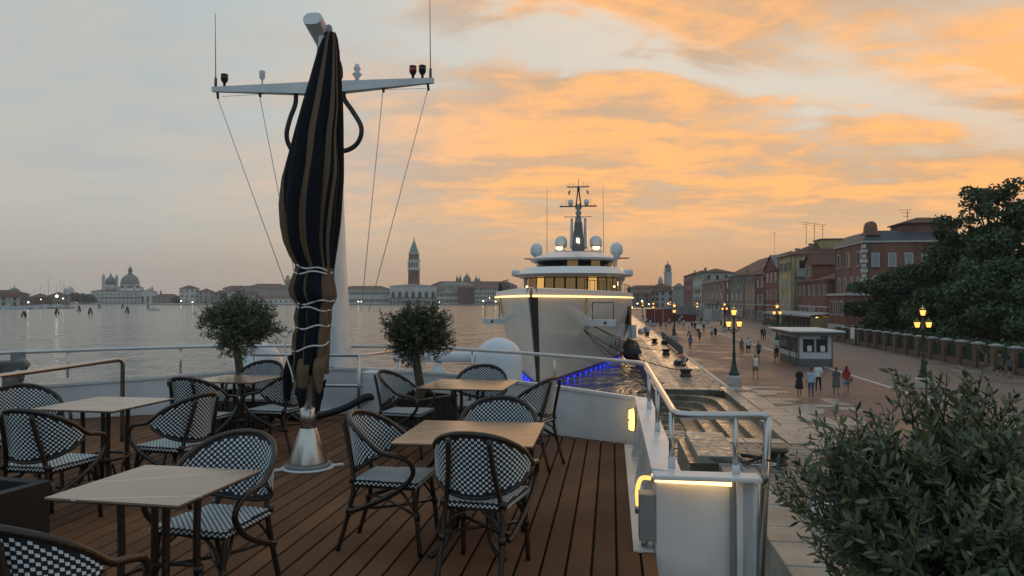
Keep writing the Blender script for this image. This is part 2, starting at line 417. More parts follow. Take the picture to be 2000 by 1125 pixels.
def weather(key, scale=1.3, lo=.72, hi=1.22):
    "broad fading and foot wear over a material"
    nt = M[key].node_tree; b = nt.nodes['Principled BSDF']; old = b.inputs['Base Color'].links[0].from_socket
    g = nt.nodes.new('ShaderNodeNewGeometry'); n = nt.nodes.new('ShaderNodeTexNoise'); n.inputs['Scale'].default_value = scale; n.inputs['Detail'].default_value = 5
    nt.links.new(g.outputs['Position'], n.inputs[0]); r = nt.nodes.new('ShaderNodeMapRange'); nt.links.new(n.outputs[0], r.inputs[0])
    r.inputs[1].default_value = .3; r.inputs[2].default_value = .7; r.inputs[3].default_value = lo; r.inputs[4].default_value = hi
    h = nt.nodes.new('ShaderNodeHueSaturation'); nt.links.new(old, h.inputs['Color']); nt.links.new(r.outputs[0], h.inputs['Value']); nt.links.new(h.outputs[0], b.inputs['Base Color'])
weather('plank'); weather('white_paint', 2.2, .86, 1.06); weather('worn_white', 3.0, .75, 1.1); weather('hull_white', .12, .9, 1.05); weather('stone_edge', .8, .6, 1.25); weather('paver', .7, .6, 1.25); weather('stone_step', .6, .6, 1.3)
def water_material():
    m = bpy.data.materials.new('water'); m.use_nodes = True; M['water'] = m; nt = m.node_tree; b = nt.nodes['Principled BSDF']
    b.inputs['Base Color'].default_value = (.085, .103, .092, 1); b.inputs['Roughness'].default_value = .10; b.inputs['IOR'].default_value = 1.9
    tc = nt.nodes.new('ShaderNodeTexCoord')
    def nz(sc, det, st, rot=0):
        mp = nt.nodes.new('ShaderNodeMapping'); nt.links.new(tc.outputs['Object'], mp.inputs[0]); mp.inputs['Scale'].default_value = st
        mp.inputs['Rotation'].default_value = (0, 0, R(rot))
        n = nt.nodes.new('ShaderNodeTexNoise'); n.inputs['Scale'].default_value = sc; n.inputs['Detail'].default_value = det
        n.inputs['Roughness'].default_value = .55; n.inputs['Distortion'].default_value = .5
        nt.links.new(mp.outputs[0], n.inputs[0]); return n.outputs[0]
    def bump(h, s, d, prev=None):
        bp = nt.nodes.new('ShaderNodeBump'); bp.inputs['Strength'].default_value = s; bp.inputs['Distance'].default_value = d
        nt.links.new(h, bp.inputs['Height'])
        if prev: nt.links.new(prev, bp.inputs['Normal'])
        return bp.outputs[0]
    n1 = bump(nz(.13, 4, (1, .75, 1), 20), 1.0, 2.6)
    n2 = bump(nz(.6, 4, (1, .6, 1), -10), 1.0, .55, n1)
    n3 = bump(nz(3.2, 3, (1, .7, 1), 8), .8, .055, n2)
    nt.links.new(n3, b.inputs['Normal'])
water_material()
# ================================================================ setting: water, quay, promenade
DZ, QZ = 5.18, 1.2
def sheet(name, x0, x1, y0, y1, z, k, thick=0.0):
    mb = MB()
    if thick: mb.box(((x0+x1)/2, (y0+y1)/2, z - thick/2), (x1-x0, y1-y0, thick))
    else: mb.add([(x0, y0, z), (x1, y0, z), (x1, y1, z), (x0, y1, z)], [(0, 1, 2, 3)])
    return struct(mb.build(name, k))
sheet('water', -2400, 2400, -90, 2400, 0.0, 'water')
BX, BY0, BY1 = 6.8, 31.0, 47.3           # the stepped landing cut into the quay
quay = MB()
quay.box((5.5, -32.0, -.4), (3.7, 116, 3.16)); quay.box((5.0, 28.6, -.4), (4.7, 4.8, 3.16)); quay.box((5.0, 273.6, -.4), (4.7, 452.6, 3.16)); quay.box((7.08, 39.15, -.4), (.54, 16.3, 3.16))
quay = struct(quay.build('quay', 'stone_step'))
prom = MB(); prom.box((12.45, 205, -.3), (10.15, 590, 2.98)); prom = struct(prom.build('promenade', 'brick_paving'))
pm2 = MB(); pm2.box((17.7, 205, -.296), (.34, 590, 3.0)); struct(pm2.build('white_stone_line', 'white_stone'))
pm3 = MB(); pm3.box((198, 205, -.3), (360, 590, 2.98)); struct(pm3.build('pavement', 'grey_paving'))
kb = MB(); kb.box((7.36, 273.6, -.28), (.26, 452.6, 3.0)); struct(kb.build('kerb', 'white_stone'))

def stone(poly, z0, z1, k, name, parent, j=0.0):
    cx = sum(p[0] for p in poly)/len(poly); cy = sum(p[1] for p in poly)/len(poly)
    top = [(cx + (p[0]-cx)*(1-.035) , cy + (p[1]-cy)*(1-.035)) for p in poly]
    mb = MB(); n = len(poly); dz = [random.uniform(-j, j) for _ in poly]
    vs = [(p[0]-cx, p[1]-cy, z0-z1) for p in poly] + [(p[0]-cx, p[1]-cy, -.018) for p in poly] + [(p[0]-cx, p[1]-cy, d) for p, d in zip(top, dz)]
    fs = [(i, (i+1) % n, n+(i+1) % n, n+i) for i in range(n)] + [(n+i, n+(i+1) % n, 2*n+(i+1) % n, 2*n+i) for i in range(n)] + [tuple(range(2*n, 3*n))]
    mb.add(vs, fs); return mb.build(name, k, parent, loc=(cx, cy, z1))
def rect(x0, y0, x1, y1, g=.02, w=.05):
    r = lambda: random.uniform(-w, w)
    return [(x0+g+r()*.3, y0+g+r()*.3), (x1-g+r()*.3, y0+g+r()*.3), (x1-g+r()*.3, y1-g+r()*.3), (x0+g+r()*.3, y1-g+r()*.3)]
# edge stones of the quay and the pavers behind them
y = 8.0
while y < 112:
    if BY0 - .2 < y < BY1: y = BY1 + .02; continue
    l = random.uniform(1.2, 2.1)
    if y < BY0 < y + l + .4: l = BY0 - y
    up = .20 if 26.15 < y < BY0 else 0
    xa, xb = (2.92, 4.42) if (y > BY1 or up) else (3.58, 4.75)
    if not up and y < 26.2 < y + l: l = 26.2 - y
    stone(rect(xa, y, xb, y+l), .2, QZ + .03 + up, 'stone_edge', 'edge_stone', quay, .012); y += l
def pave(y0, y1, x0=4.44, x1=7.2, rows=.56):
    y = y0
    while y < y1:
        x = x0 - random.uniform(0, .5)
        while x < x1:
            w = random.uniform(.62, 1.15); a, b = max(x, x0), min(x+w, x1)
            if b - a > .12: stone(rect(a, y, b, min(y+rows, y1), .014), QZ-.1, QZ+.006, 'paver', 'paver', quay, .006)
            x += w
        y += rows
pave(11, 26.2, 4.77); pave(26.2, BY0-1.0); pave(BY1+.9, 62, rows=.75)
# light stone band round the landing
x = 4.44
while x < 6.6: stone(rect(x, BY0-1.0, x+.75, BY0), .2, QZ+.03, 'flag', 'edge_stone', quay, .01); x += .75
x = 4.44
while x < 6.6: stone(rect(x, BY1, x+.75, BY1+.9), .2, QZ+.03, 'stone_edge', 'edge_stone', quay, .01); x += .75
y = BY0 - 1.0
while y < BY1 + .8: stone(rect(6.8, y, 7.42, y+1.05), .2, QZ+.03, 'flag', 'edge_stone', quay, .01); y += 1.05
# round paved apron and loose large flags beside the brick field
cx, cy = 7.3, 31.6
for ring, (r0, r1, n) in enumerate(((.1, 1.3, 5), (1.32, 2.5, 8))):
    for k in range(n):
        a0, a1 = -PI/2 + PI*k/n + .012, -PI/2 + PI*(k+1)/n - .012
        arc = [(cx + r1*math.cos(lerp(a0, a1, t/4)), cy + r1*math.sin(lerp(a0, a1, t/4))) for t in range(5)]
        arc += [(cx + r0*math.cos(lerp(a1, a0, t/2)), cy + r0*math.sin(lerp(a1, a0, t/2))) for t in range(3)]
        stone(arc, QZ-.05, QZ+.035, 'flag', 'flagstone', prom)
GX = [7.5 + .95*i for i in range(6)]; jit = {}
def gp(i, j):
    if (i, j) not in jit: jit[(i, j)] = (7.5 + .98*i + (random.uniform(-.22, .22) if i else 0) + .3*(j % 2)*(i > 0), 33.6 + 1.15*j + random.uniform(-.25, .25))
    return jit[(i, j)]
for j in range(15):
    for i in range(5):
        if random.random() > (1.0, .92, .72, .42, .2)[i] - .028*max(0, j-5): continue
        q = [gp(i, j), gp(i+1, j), gp(i+1, j+1), gp(i, j+1)]; mx_, my_ = sum(a[0] for a in q)/4, sum(a[1] for a in q)/4
        stone([(mx_ + (a[0]-mx_)*.975, my_ + (a[1]-my_)*.975) for a in q], QZ-.05, QZ+.02, 'flag', 'flagstone', prom, .004)
# landing steps: each step one curved tread
steps = thing('landing_steps', 'wet stone steps curving down into the water beside the quay', 'steps', (BX, BY1, 0))
def lpath(off, rad=3.0):
    xr, yf = BX - off, BY1 - off; r = max(.3, rad - off); P = [(2.95, yf)]
    for t in range(9):
        a = PI/2 - PI/2*t/8; P.append((xr - r + r*math.cos(a), yf - r + r*math.sin(a)))
    P.append((xr, BY0)); return P
for k in range(4):
    A, B = lpath(k*.74), lpath(k*.74 + .80); z = QZ - .27*(k+1); mb = MB()
    for i in range(len(A)-1):
        a, b, c, d = A[i], A[i+1], B[i+1], B[i]
        mb.add([(*a, -.6), (*b, -.6), (*c, -.6), (*d, -.6), (*a, z), (*b, z), (*c, z), (*d, z)],
               [(4, 7, 6, 5), (0, 4, 5, 1), (1, 5, 6, 2), (2, 6, 7, 3), (3, 7, 4, 0)])
    mb.build('step', 'stone_step', steps, org=(BX, BY1, 0))

# ================================================================ own ship: deck, bulwark, rails
XC = -4.26                                   # ship's centre line
HALF = [(4.53, -4.0), (4.53, 8.40), (3.46, 9.0), (2.1, 9.78), (.95, 10.12), (0, 10.2)]   # half outline of the deck edge
def yfront(x):
    d = abs(x - XC)
    return interp([(0, 10.2), (.95, 10.12), (2.1, 9.78), (3.46, 9.0), (4.53, 8.40)], d)
deck = MB()
ol = [(XC + a, b) for a, b in HALF] + [(XC - a, b) for a, b in HALF[-2::-1]]
deck.prism(ol, DZ - .2, DZ - .012)
deck = struct(deck.build('deck', 'seam'))
x = XC - 4.53; PW = .152
while x < XC + 4.5:
    a, b = x + .008, min(x + PW - .008, XC + 4.53)
    ya, yb = yfront(a) - .004, yfront(b) - .004
    mb = MB(); y0 = -3.9
    mb.add([(a-x, y0, -.03), (b-x, y0, -.03), (b-x, yb, -.03), (a-x, ya, -.03), (a-x, y0, -.004), (b-x, y0, -.004), (b-x, yb, -.004), (a-x, ya, -.004),
            (a-x+.004, y0, 0), (b-x-.004, y0, 0), (b-x-.004, yb-.003, 0), (a-x+.004, ya-.003, 0)],
           [(0, 1, 5, 4), (1, 2, 6, 5), (2, 3, 7, 6), (3, 0, 4, 7), (4, 5, 9, 8), (5, 6, 10, 9), (6, 7, 11, 10), (7, 4, 8, 11), (8, 9, 10, 11)])
    mb.build('plank', 'plank', deck, loc=(x, 0, DZ)); x += PW

def wallpath(path, t, z0, z1f, name, k, parent, flare=0.0):
    "vertical plate along a path; z1f gives the top height at each point"
    P = [Vector(p) for p in path]; mb = MB(); N = []
    for i in range(len(P)):
        a = P[max(0, i-1)]; b = P[min(len(P)-1, i+1)]; d = (b-a).normalized(); N.append(Vector((d.y, -d.x)))
    for i in range(len(P)-1):
        q = []
        for j in (i, i+1):
            p, n = P[j], N[j]; z1 = z1f(p)
            q.append([(p.x, p.y, z0), (p.x + n.x*flare, p.y + n.y*flare, z1), (p.x + n.x*(t+flare), p.y + n.y*(t+flare), z1), (p.x + n.x*t, p.y + n.y*t, z0)])
        a, b = q
        mb.add(a + b, [(0, 1, 5, 4), (1, 2, 6, 5), (2, 3, 7, 6), (3, 0, 4, 7), (0, 3, 2, 1), (4, 5, 6, 7)])
    return mb.build(name, k, parent)
STB = [(.27, 4.86), (.27, 8.40), (-.80, 9.0), (-2.16, 9.78), (-3.31, 10.12), (XC, 10.2)]
PORT = [(XC - (p[0]-XC), p[1]) for p in STB[::-1]]; PORT[-1] = (PORT[-1][0], -3.9)
ztop = lambda p: DZ + (interp([(4.8, .50), (8.4, .50), (9.0, .56), (10.2, .62)], p[1]) if p[0] > -5 else interp([(8.4, .42), (9.0, .43), (9.8, .50), (10.2, .60)], p[1]))
bul = thing('ship_bulwark', 'white painted steel bulwark round the bow of the terrace deck', 'bulwark', (.27, 4.86, DZ))
bul.location = (0, 0, 0)
# path runs aft to bow on starboard: outward is to the right of travel
wallpath(STB[:2], .05, DZ-.3, ztop, 'side_plate', 'worn_white', bul)
wallpath(STB[1:], .05, DZ-.1, ztop, 'bow_plate', 'white_paint', bul)
wallpath(PORT, .05, DZ-.1, ztop, 'bow_plate', 'white_paint', bul)
def cap(path, w, name, k, zo=.0, out=.0, th=.035):
    P = [Vector(p) for p in path]; mb = MB(); rows = []
    for i in range(len(P)):
        a = P[max(0, i-1)]; b = P[min(len(P)-1, i+1)]; d = (b-a).normalized(); n = Vector((d.y, -d.x)); z = ztop(P[i]) + zo
        i0, o0 = P[i] + n*(out-.02), P[i] + n*(out+w)
        rows.append([(i0.x, i0.y, z), (o0.x, o0.y, z-.02), (o0.x, o0.y, z+th-.02), (i0.x, i0.y, z+th)])
    mb.grid(rows, 0, False, True); mb.f.append([3, 2, 1, 0]); mb.m.append(0); mb.s.append(False)
    mb.build(name, k, bul)
cap(STB, .17, 'cap_rail', 'white_paint', .002); cap(PORT, .17, 'cap_rail', 'white_paint', .002)
wallpath([(p[0]+.16, p[1]+.02) for p in STB[:2]], .02, 2.0, lambda p: ztop(p)-.03, 'outer_plate', 'white_paint', bul, 0)
# end panel of the bulwark, its post and the flaring shell beside it
mb = MB(); mb.box((.58, 4.86, DZ-.45), (.60, .035, 1.88)); mb.build('end_panel', 'white_paint', bul)
mb = MB(); mb.box((.585, 4.80, DZ+.508), (.66, .16, .03)); mb.build('end_cap', 'white_paint', bul, bevel=.008)
mb = MB(); mb.box((.745, 4.826, DZ-.45), (.022, .03, 1.84)); mb.build('panel_seam', 'grey_paint', bul)
mb = MB(); mb.box((.79, 4.815, DZ-.45), (.035, .05, 1.86)); mb.build('panel_frame', 'white_paint', bul)
rows = []
for i in range(13):
    z = DZ + .46 - i*.11; f = max(0, (i-6)/6.0)**2*.16
    rows.append([(.905 + f, 4.79, z), (.905 + f, 5.6, z), (.87 + f, 5.6, z), (.87 + f, 4.79, z)])
mb = MB(); mb.grid(rows, 0, True, True); mb.build('shell_plate', 'white_paint', bul)
mb = MB(); mb.tube([(.27, 4.84, DZ+.47), (.74, 4.785, DZ+.47)], .016, 8); o = mb.build('light_strip', 'led_warm', bul, label='glowing warm light strip under the cap')
mb = MB(); mb.tube([(.262, 4.9, DZ+.487), (.262, 8.38, DZ+.487)], .009, 6); mb.build('light_strip', 'led_warm', bul, label='glowing warm light strip under the cap')
mb = MB(); mb.box((.2, 6.6, DZ+.004), (.13, 3.5, .02)); mb.build('waterway', 'worn_white', bul)
for yy in (5.5, 6.6, 7.7):
    mb = MB(); mb.add([(.268, yy-.01, DZ), (.268, yy-.01, DZ+.46), (.19, yy-.01, DZ), (.268, yy+.01, DZ), (.268, yy+.01, DZ+.46), (.19, yy+.01, DZ)],
                      [(0, 2, 1), (3, 4, 5), (0, 1, 4, 3), (1, 2, 5, 4), (2, 0, 3, 5)]); mb.build('stiffener', 'worn_white', bul)
hull = MB()
hol = [(XC + 5.05, -14), (XC + 5.05, 7.6), (XC + 4.2, 9.2), (XC + 2.6, 11.2), (XC + 1.0, 12.6), (XC, 13.0)]
hol = hol + [(2*XC - p[0], p[1]) for p in hol[-2::-1]]
hull.prism([(XC + (p[0]-XC)*.9, p[1]*.97) for p in hol], -1.0, 3.6, 0, hol); hull.prism(hol, 3.602, 4.5)
tag(hull.build('ship_hull', 'white_paint'), 'white hull of the moored cruise ship under the terrace deck', 'ship')
mb = MB(); mb.box((1.75, 2.3, DZ-.35), (2.0, 2.2, .68)); struct(mb.build('side_deck', 'white_paint'))

# rails
rail = thing('bow_railing', 'brushed steel handrail on posts round the bow terrace', 'railing', (.45, 4.85, DZ))
def relt(o, pts): return [(p[0]-o[0], p[1]-o[1], p[2]-o[2]) for p in pts]
RO = (.45, 4.85, DZ); RZ = DZ + .885
def rtube(pts, r, name, parent, org, k='steel', n=10):
    mb = MB(); mb.tube(relt(org, pts), r, n); return mb.build(name, k, parent)
stern = [(1.02, 4.84, RZ-.42), (1.015, 4.86, RZ-.02), (.985, 4.88, RZ+.0), (.94, 4.885, RZ), (.50, 4.83, RZ), (.43, 4.86, RZ), (.40, 4.95, RZ)]
side = [(.40, 4.95, RZ), (.38, 8.60, RZ), (.30, 8.82, RZ), (-.2, 9.3, RZ), (-1.28, 10.12, RZ+.01), (-2.4, 10.72, RZ+.02), (-3.42, 10.95, RZ+.02), (XC, 11.0, RZ+.02)]
rtube(stern[2:] + side[1:], .026, 'handrail', rail, RO)
pr = [(2*XC - p[0], p[1], p[2]) for p in side[::-1]]; pr[-1] = (pr[-1][0], -3, RZ)
rtube(pr, .026, 'handrail', rail, RO)
for (a, b) in [(.385, 4.95), (.375, 6.3), (.37, 7.6), (-.75, 9.72), (-2.0, 10.52), (-3.0, 10.86)]:
    rtube([(a, b, DZ+.5), (a, b, RZ)], .018, 'post', rail, RO)
    rtube([(a, b, DZ+.49), (a, b, DZ+.60)], .024, 'post_sleeve', rail, RO, 'white_paint')
    if a < 0: rtube([(2*XC-a, b, DZ+.5), (2*XC-a, b, RZ)], .018, 'post', rail, RO)
rtube([(.775, 4.84, DZ+.5), (.775, 4.86, RZ)], .018, 'post', rail, RO); rtube([(.775, 4.84, DZ+.50), (.775, 4.84, DZ+.58)], .024, 'post_sleeve', rail, RO, 'white_paint')
rtube([(.985, 4.88, RZ), (.97, 4.84, RZ-.1), (.90, 4.74, DZ-.1)], .026, 'slanted_leg', rail, RO)
# guard rail in front of the mast
gr = thing('mast_guard_rail', 'two bar steel guard rail in front of the white mast', 'railing', (-3.42, 9.72, DZ)); GO = (-3.42, 9.72, DZ)
for z in (RZ-.02, DZ+.45):
    rtube([(-4.95, 9.66, z), (-3.44, 9.72, z), (-3.40, 9.76, z), (-3.28, 10.12, z), (-3.15, 10.8, z)], .022, 'bar', gr, GO)
for (a, b) in ((-3.42, 9.73), (-4.92, 9.66), (-3.16, 10.75)): rtube([(a, b, DZ), (a, b, RZ-.02)], .022, 'post', gr, GO)
# short stair rail on the port side
p1, p2 = far(241, 8.5), far(0, 6.85)
sr = thing('stair_rail', 'short steel stair rail with rounded corner at the port side', 'railing', (p1.x, p1.y, DZ)); SO = (p1.x, p1.y, DZ)
d = (p2 - p1); 
rtube([(p1.x, p1.y, DZ), (p1.x, p1.y, RZ), (p1.x + d.x*.02, p1.y + d.y*.02, RZ+.045), (p1.x + d.x*.06, p1.y + d.y*.06, RZ+.055), (p2.x, p2.y, RZ+.03), (p1.x + d.x*1.3, p1.y + d.y*1.3, RZ+.03)], .024, 'handrail', sr, SO)
rtube([(p1.x, p1.y, DZ+.5), (p1.x + d.x*1.2, p1.y + d.y*1.2, DZ+.46)], .02, 'bar', sr, SO)
rtube([(p2.x, p2.y, DZ), (p2.x, p2.y, RZ+.03)], .024, 'post', sr, SO)
# electrical fittings on the starboard plate
jb = thing('junction_box', 'grey electrical box with cable on the inside of the bulwark end', 'electrical box', (.245, 4.93, DZ+.2))
mb = MB(); mb.box((-.02, -.02, .02), (.11, .13, .30)); mb.build('case', 'grey_paint', jb, bevel=.006)
mb = MB(); mb.tube(bez([(-.02, -.03, -.13), (-.03, -.04, -.22), (-.0, -.04, -.3), (-.01, -.03, -.42)]), .008, 6); mb.build('cable', 'grey_paint', jb)
mb = MB(); mb.box((-.045, .02, -.34), (.03, .05, .34)); mb.box((-.05, .02, -.3), (.06, .07, .03)); mb.box((-.05, .02, -.42), (.05, .06, .03)); mb.build('conduit', 'grey_paint', jb)
cl = thing('lit_pipe', 'hooked conduit pipe above the electrical box, warm light on it added as glow', 'lamp', (.22, 5.02, DZ+.15))
mb = MB(); mb.tube(bez([(-.05, 0, .10), (-.055, 0, .18), (-.045, 0, .25), (-.02, 0, .285), (.04, 0, .285)]), .015, 8); mb.build('glass', 'amber_glow', cl)  # orange light on the bent pipe put in as glow, not lamp glass
mb = MB(); mb.tube([(.035, 0, .285), (.06, 0, .285)], .034, 8); mb.build('holder', 'steel', cl); mb = MB(); mb.tube([(-.05, 0, .05), (-.05, 0, .10)], .02, 8); mb.build('holder', 'steel', cl)
def bulkhead(loc, label, rz, size=1.0):
    t = thing('bulkhead_lamp', label, 'lamp', loc, rz, 'lit deck lamps')
    def oval(w, h, y0, y1, k, name, par=t):
        mb = MB(); P = [(w*math.cos(2*PI*i/18), h*math.sin(2*PI*i/18)) for i in range(18)]
        mb.add([(a, y0, b) for a, b in P] + [(a*.8, y1, b*.86) for a, b in P], [(i, (i+1) % 18, 18+(i+1) % 18, 18+i) for i in range(18)] + [tuple(range(18, 36))], 0, True)
        return mb.build(name, k, par)
    oval(.072*size, .15*size, 0, -.03, 'grey_paint', 'base'); oval(.055*size, .125*size, -.025, -.085, 'deck_glass', 'glass')
    mb = MB(); mb.box((0, -.085, 0), (.012, .012, .25*size)); mb.box((0, -.088, .0), (.105*size, .012, .012)); mb.build('guard', 'grey_paint', t)
    return t
bulkhead((.262, 8.22, DZ+.31), 'oval caged deck lamp glowing on the bow bulwark corner', R(-80))
mb = MB(); mb.tube(bez([(.12, 8.42, DZ+.2), (.06, 8.44, DZ+.14), (.03, 8.45, DZ+.07), (.10, 8.42, DZ+.04), (.16, 8.39, DZ+.07), (.17, 8.38, DZ+.0)]), .006, 5)
mb.build('lamp_cable', 'white_paint', bul)
for (px, py, dd) in ((1735, 1082, 3.9), (1945, 1040, 4.1)):
    p = far(px, dd, 0); z = zat(py, dd)
    t = bulkhead((p.x, p.y, z), 'warm side deck lamp glimmering through the near olive tree, %s one' % ('left' if px < 1800 else 'right'), YAW, 1.25)
    mb = MB(); mb.box((0, .06, -.3), (.22, .1, .9)); mb.build('bracket', 'white_paint', t)
    pl = bpy.data.lights.new('lamp_light', 'POINT'); pl.energy = 3.0; pl.color = (1, .62, .28); pl.shadow_soft_size = .08
    po = bpy.data.objects.new('lamp_light', pl); col.objects.link(po); po.parent = t; po.location = (0, -.16, 0)
# foredeck fittings beyond the bulwark
def dome(px0, px1, ytop, d, zb, label):
    c = far((px0+px1)/2, d); r = (px1-px0)/F*d/2; h = zat(ytop, d) - zb
    t = thing('satellite_dome', label, 'satellite dome', (c.x, c.y, zb), 0, 'satellite domes on the foredeck')
    mb = MB(); mb.lathe([(r*.86, .3*0+.12), (r*1.0, .2)] + [(r*1.0, h*.3), (r, h - r)] + [(r*math.cos(a), h - r + r*math.sin(a)) for a in [PI/2*i/8 for i in range(1, 8)]] + [(0.0, h)], 28)
    mb.build('cover', 'dome_white', t)
    mb = MB(); mb.lathe([(r*.5, -.4), (r*.5, .12), (r*.86, .13)], 16); mb.build('foot', 'white_paint', t)
dome(929, 1020, 659, 11.6, 4.9, 'tall white satellite dome in front of the yacht bow')
dome(458, 552, 668, 11.8, 4.9, 'white satellite dome half hidden behind the left olive tree')
c = far(856, 11.9); zr = zat(697, 11.9)
t = thing('radar_scanner', 'white radar scanner bar on a pedestal past the bow rail', 'radar', (c.x, c.y, zr-.35))
mb = MB(); L = .72; rows = []
for xx in (-L, -L+.02, L-.02, L):
    s = .75 if abs(xx) == L else 1
    rows.append([(xx, .07*s*math.cos(2*PI*i/12), .35 + .085*s*math.sin(2*PI*i/12)) for i in range(12)])
mb.grid(rows, 0, True, True)
for r_, rev in ((0, 1), (3, 0)):
    f = [r_*12 + i for i in range(12)]; mb.f.append(f[::-1] if rev else f); mb.m.append(0); mb.s.append(False)
mb.build('scanner', 'dome_white', t, rz=YAW)
mb = MB(); mb.lathe([(.11, -.75), (.11, -.1), (.135, -.02), (.135, .10), (.10, .17), (.05, .2), (.05, .27)], 14); mb.build('pedestal', 'dome_white', t)
c = far(18, 9.2)
t = thing('search_light', 'grey swivelling searchlight with yellow collar at the left edge', 'searchlight', (c.x, c.y, DZ+.30), R(40))
mb = MB(); mb.lathe([(.14, -.3), (.14, .02), (.17, .06), (.17, .14), (.12, .16)], 14); mb.build('collar', 'yellow_cap', t)
mb = MB(); mb.lathe([(.11, .15), (.16, .2), (.16, .34), (.12, .4)], 12); mb.box((.0, 0, .44), (.34, .22, .26)); mb.build('body', 'kiosk_dark', t, bevel=.03)
mb = MB(); mb.tube([(-.1, -.05, .46), (-.32, -.05, .46), (-.38, -.05, .46)], [.15, .17, .16], 14); mb.tube([(.12, 0, .5), (.2, 0, .56)], [.10, .06], 10); mb.box((.1, .04, .62), (.16, .12, .1)); mb.build('lamp_head', 'grey_paint', t)
mb = MB(); mb.tube([(.1, -.11, .42), (.1, -.14, .42)], .04, 10); mb.build('knob', 'white_paint', t)
c = far(60, 8.6)
t = thing('covered_crate', 'low crate under a blue tarpaulin at the port bulwark', 'crate', (c.x, c.y, DZ), YAW)
mb = MB(); mb.box((0, 0, .22), (.62, .5, .44), taper=.86); mb.build('tarpaulin', 'blue_tarp', t, bevel=.03)
mb = MB(); mb.box((0, 0, .06), (.66, .54, .12)); mb.build('base', 'grey_paint', t)
# ================================================================ mast
MX, MY = XC + .03, 10.60
mast = thing('ship_mast', 'tapered white steel mast with cross yard standing behind the parasol', 'mast', (MX, MY, DZ))
def rrect(w, d, r, n=4):
    P = []
    for sx, sy, a0 in ((1, 1, 0), (-1, 1, 90), (-1, -1, 180), (1, -1, 270)):
        for k in range(n+1):
            a = R(a0 + 90*k/n); P.append((sx*(w-r) + r*math.cos(a), sy*(d-r) + r*math.sin(a)))
    return P
MH = 5.35
def mc(z): return 0.0                         # rake aft
mb = MB(); rows = []
for z, w, d in ((-.6, .36, .34), (0, .35, .33), (2.2, .25, .22), (4.4, .165, .15), (5.56, .13, .12)):
    rows.append([(a, b + mc(max(z, 0)), z) for a, b in rrect(w, d, min(w, d)*.35)])
mb.grid(rows, 0, True, True); mb.build('column', 'white_paint', mast)
# head of the mast, bent towards the terrace
ax = Vector((0, -.94, .34)).normalized(); u = Vector((1, 0, 0)); w_ = ax.cross(u)
mb = MB(); rows = []
for s, k in ((-.15, 1), (.62, 1)):
    c = Vector((0, 0, 5.43)) + ax*s
    rows.append([c + u*a + w_*b for a, b in rrect(.14, .10, .095, 6)])
mb.grid(rows, 0, True, True); n = len(rows[0]); mb.f.append([n + i for i in range(n)][::-1]); mb.m.append(0); mb.s.append(False); mb.f.append(list(range(n))); mb.m.append(0); mb.s.append(False)
mb.build('mast_head', 'white_paint', mast)
YZ = 4.737; yy = -.22                        # cross yard
mb = MB(); rows = []
for xx, h in ((-1.72, .035), (-.15, .085), (.15, .085), (1.69, .035)):
    zc_ = YZ + .085 - h
    rows.append([(xx, yy - h*.9, zc_ - h), (xx, yy + h*.9, zc_ - h), (xx, yy + h*.9, zc_ + h), (xx, yy - h*.9, zc_ + h)])
mb.grid(rows, 0, False, True); mb.f += [[0, 1, 2, 3], [15, 14, 13, 12]]; mb.m += [0, 0]; mb.s += [False]*2
mb.build('yard', 'white_paint', mast)
zt = YZ + .085
for xx in (-1.67, 1.64):
    mb = MB(); mb.tube([(xx, yy, zt), (xx, yy, zt+.14)], .022, 6); mb.tube([(xx, yy, zt+.1), (xx - .015, yy, zt+(1.12 if xx < 0 else 1.5))], [.008, .004], 5); mb.build('whip_antenna', 'kiosk_dark', mast)
for xx, k in ((-1.53, 'black_metal'), (1.38, 'lens_red'), (1.52, 'black_metal')):
    mb = MB(); mb.lathe([(.02, 0), (.02, .05), (.045, .08), (.05, .12), (.05, .17), (.055, .175), (.05, .19), (0, .195)], 12, (xx, yy, zt), 0, True)
    mb.lathe([(.052, .10), (.054, .10), (.054, .16), (.052, .16)], 12, (xx, yy, zt), 1); mb.build('signal_lamp', ['black_metal', k], mast)
mb = MB(); mb.lathe([(.012, 0), (.012, .08), (.04, .12), (.045, .2), (.045, .22), (0, .24)], 12, (-.93, yy, zt-.01)); mb.build('sensor', 'white_paint', mast)
mb = MB(); mb.lathe([(.03, -.02), (.03, .06), (.075, .11), (.03, .15), (.055, .19), (.035, .23), (.03, .26), (0, .27)], 12, (.54, yy, zt-.01)); mb.build('wind_sensor', 'white_paint', mast)
mb = MB(); mb.tube(bez([(.18, yy, zt+.0), (.30, yy, zt+.05), (.30, yy, zt+.22), (.24, yy, zt+.36), (.12, yy, zt+.42), (.02, yy, zt+.4)]), .014, 6); mb.build('cable_loop', 'rubber', mast)
mb = MB(); mb.tube(bez([(.33, yy, YZ-.06), (.35, yy, YZ-.18), (.50, yy-.05, YZ-.38), (.64, yy-.1, YZ-.62), (.60, yy-.1, YZ-.82), (.42, yy-.05, YZ-.93), (.12, yy, YZ-.94)]), .036, 8); mb.build('cable_hose', 'rubber', mast)
mb = MB(); mb.tube(bez([(-.40, yy, YZ-.06), (-.41, yy, YZ-.22), (-.47, yy-.05, YZ-.45), (-.52, yy-.05, YZ-.68), (-.49, yy, YZ-.85), (-.36, yy, YZ-1.0), (-.1, yy, YZ-1.02)]), .036, 8); mb.build('cable_hose', 'rubber', mast)
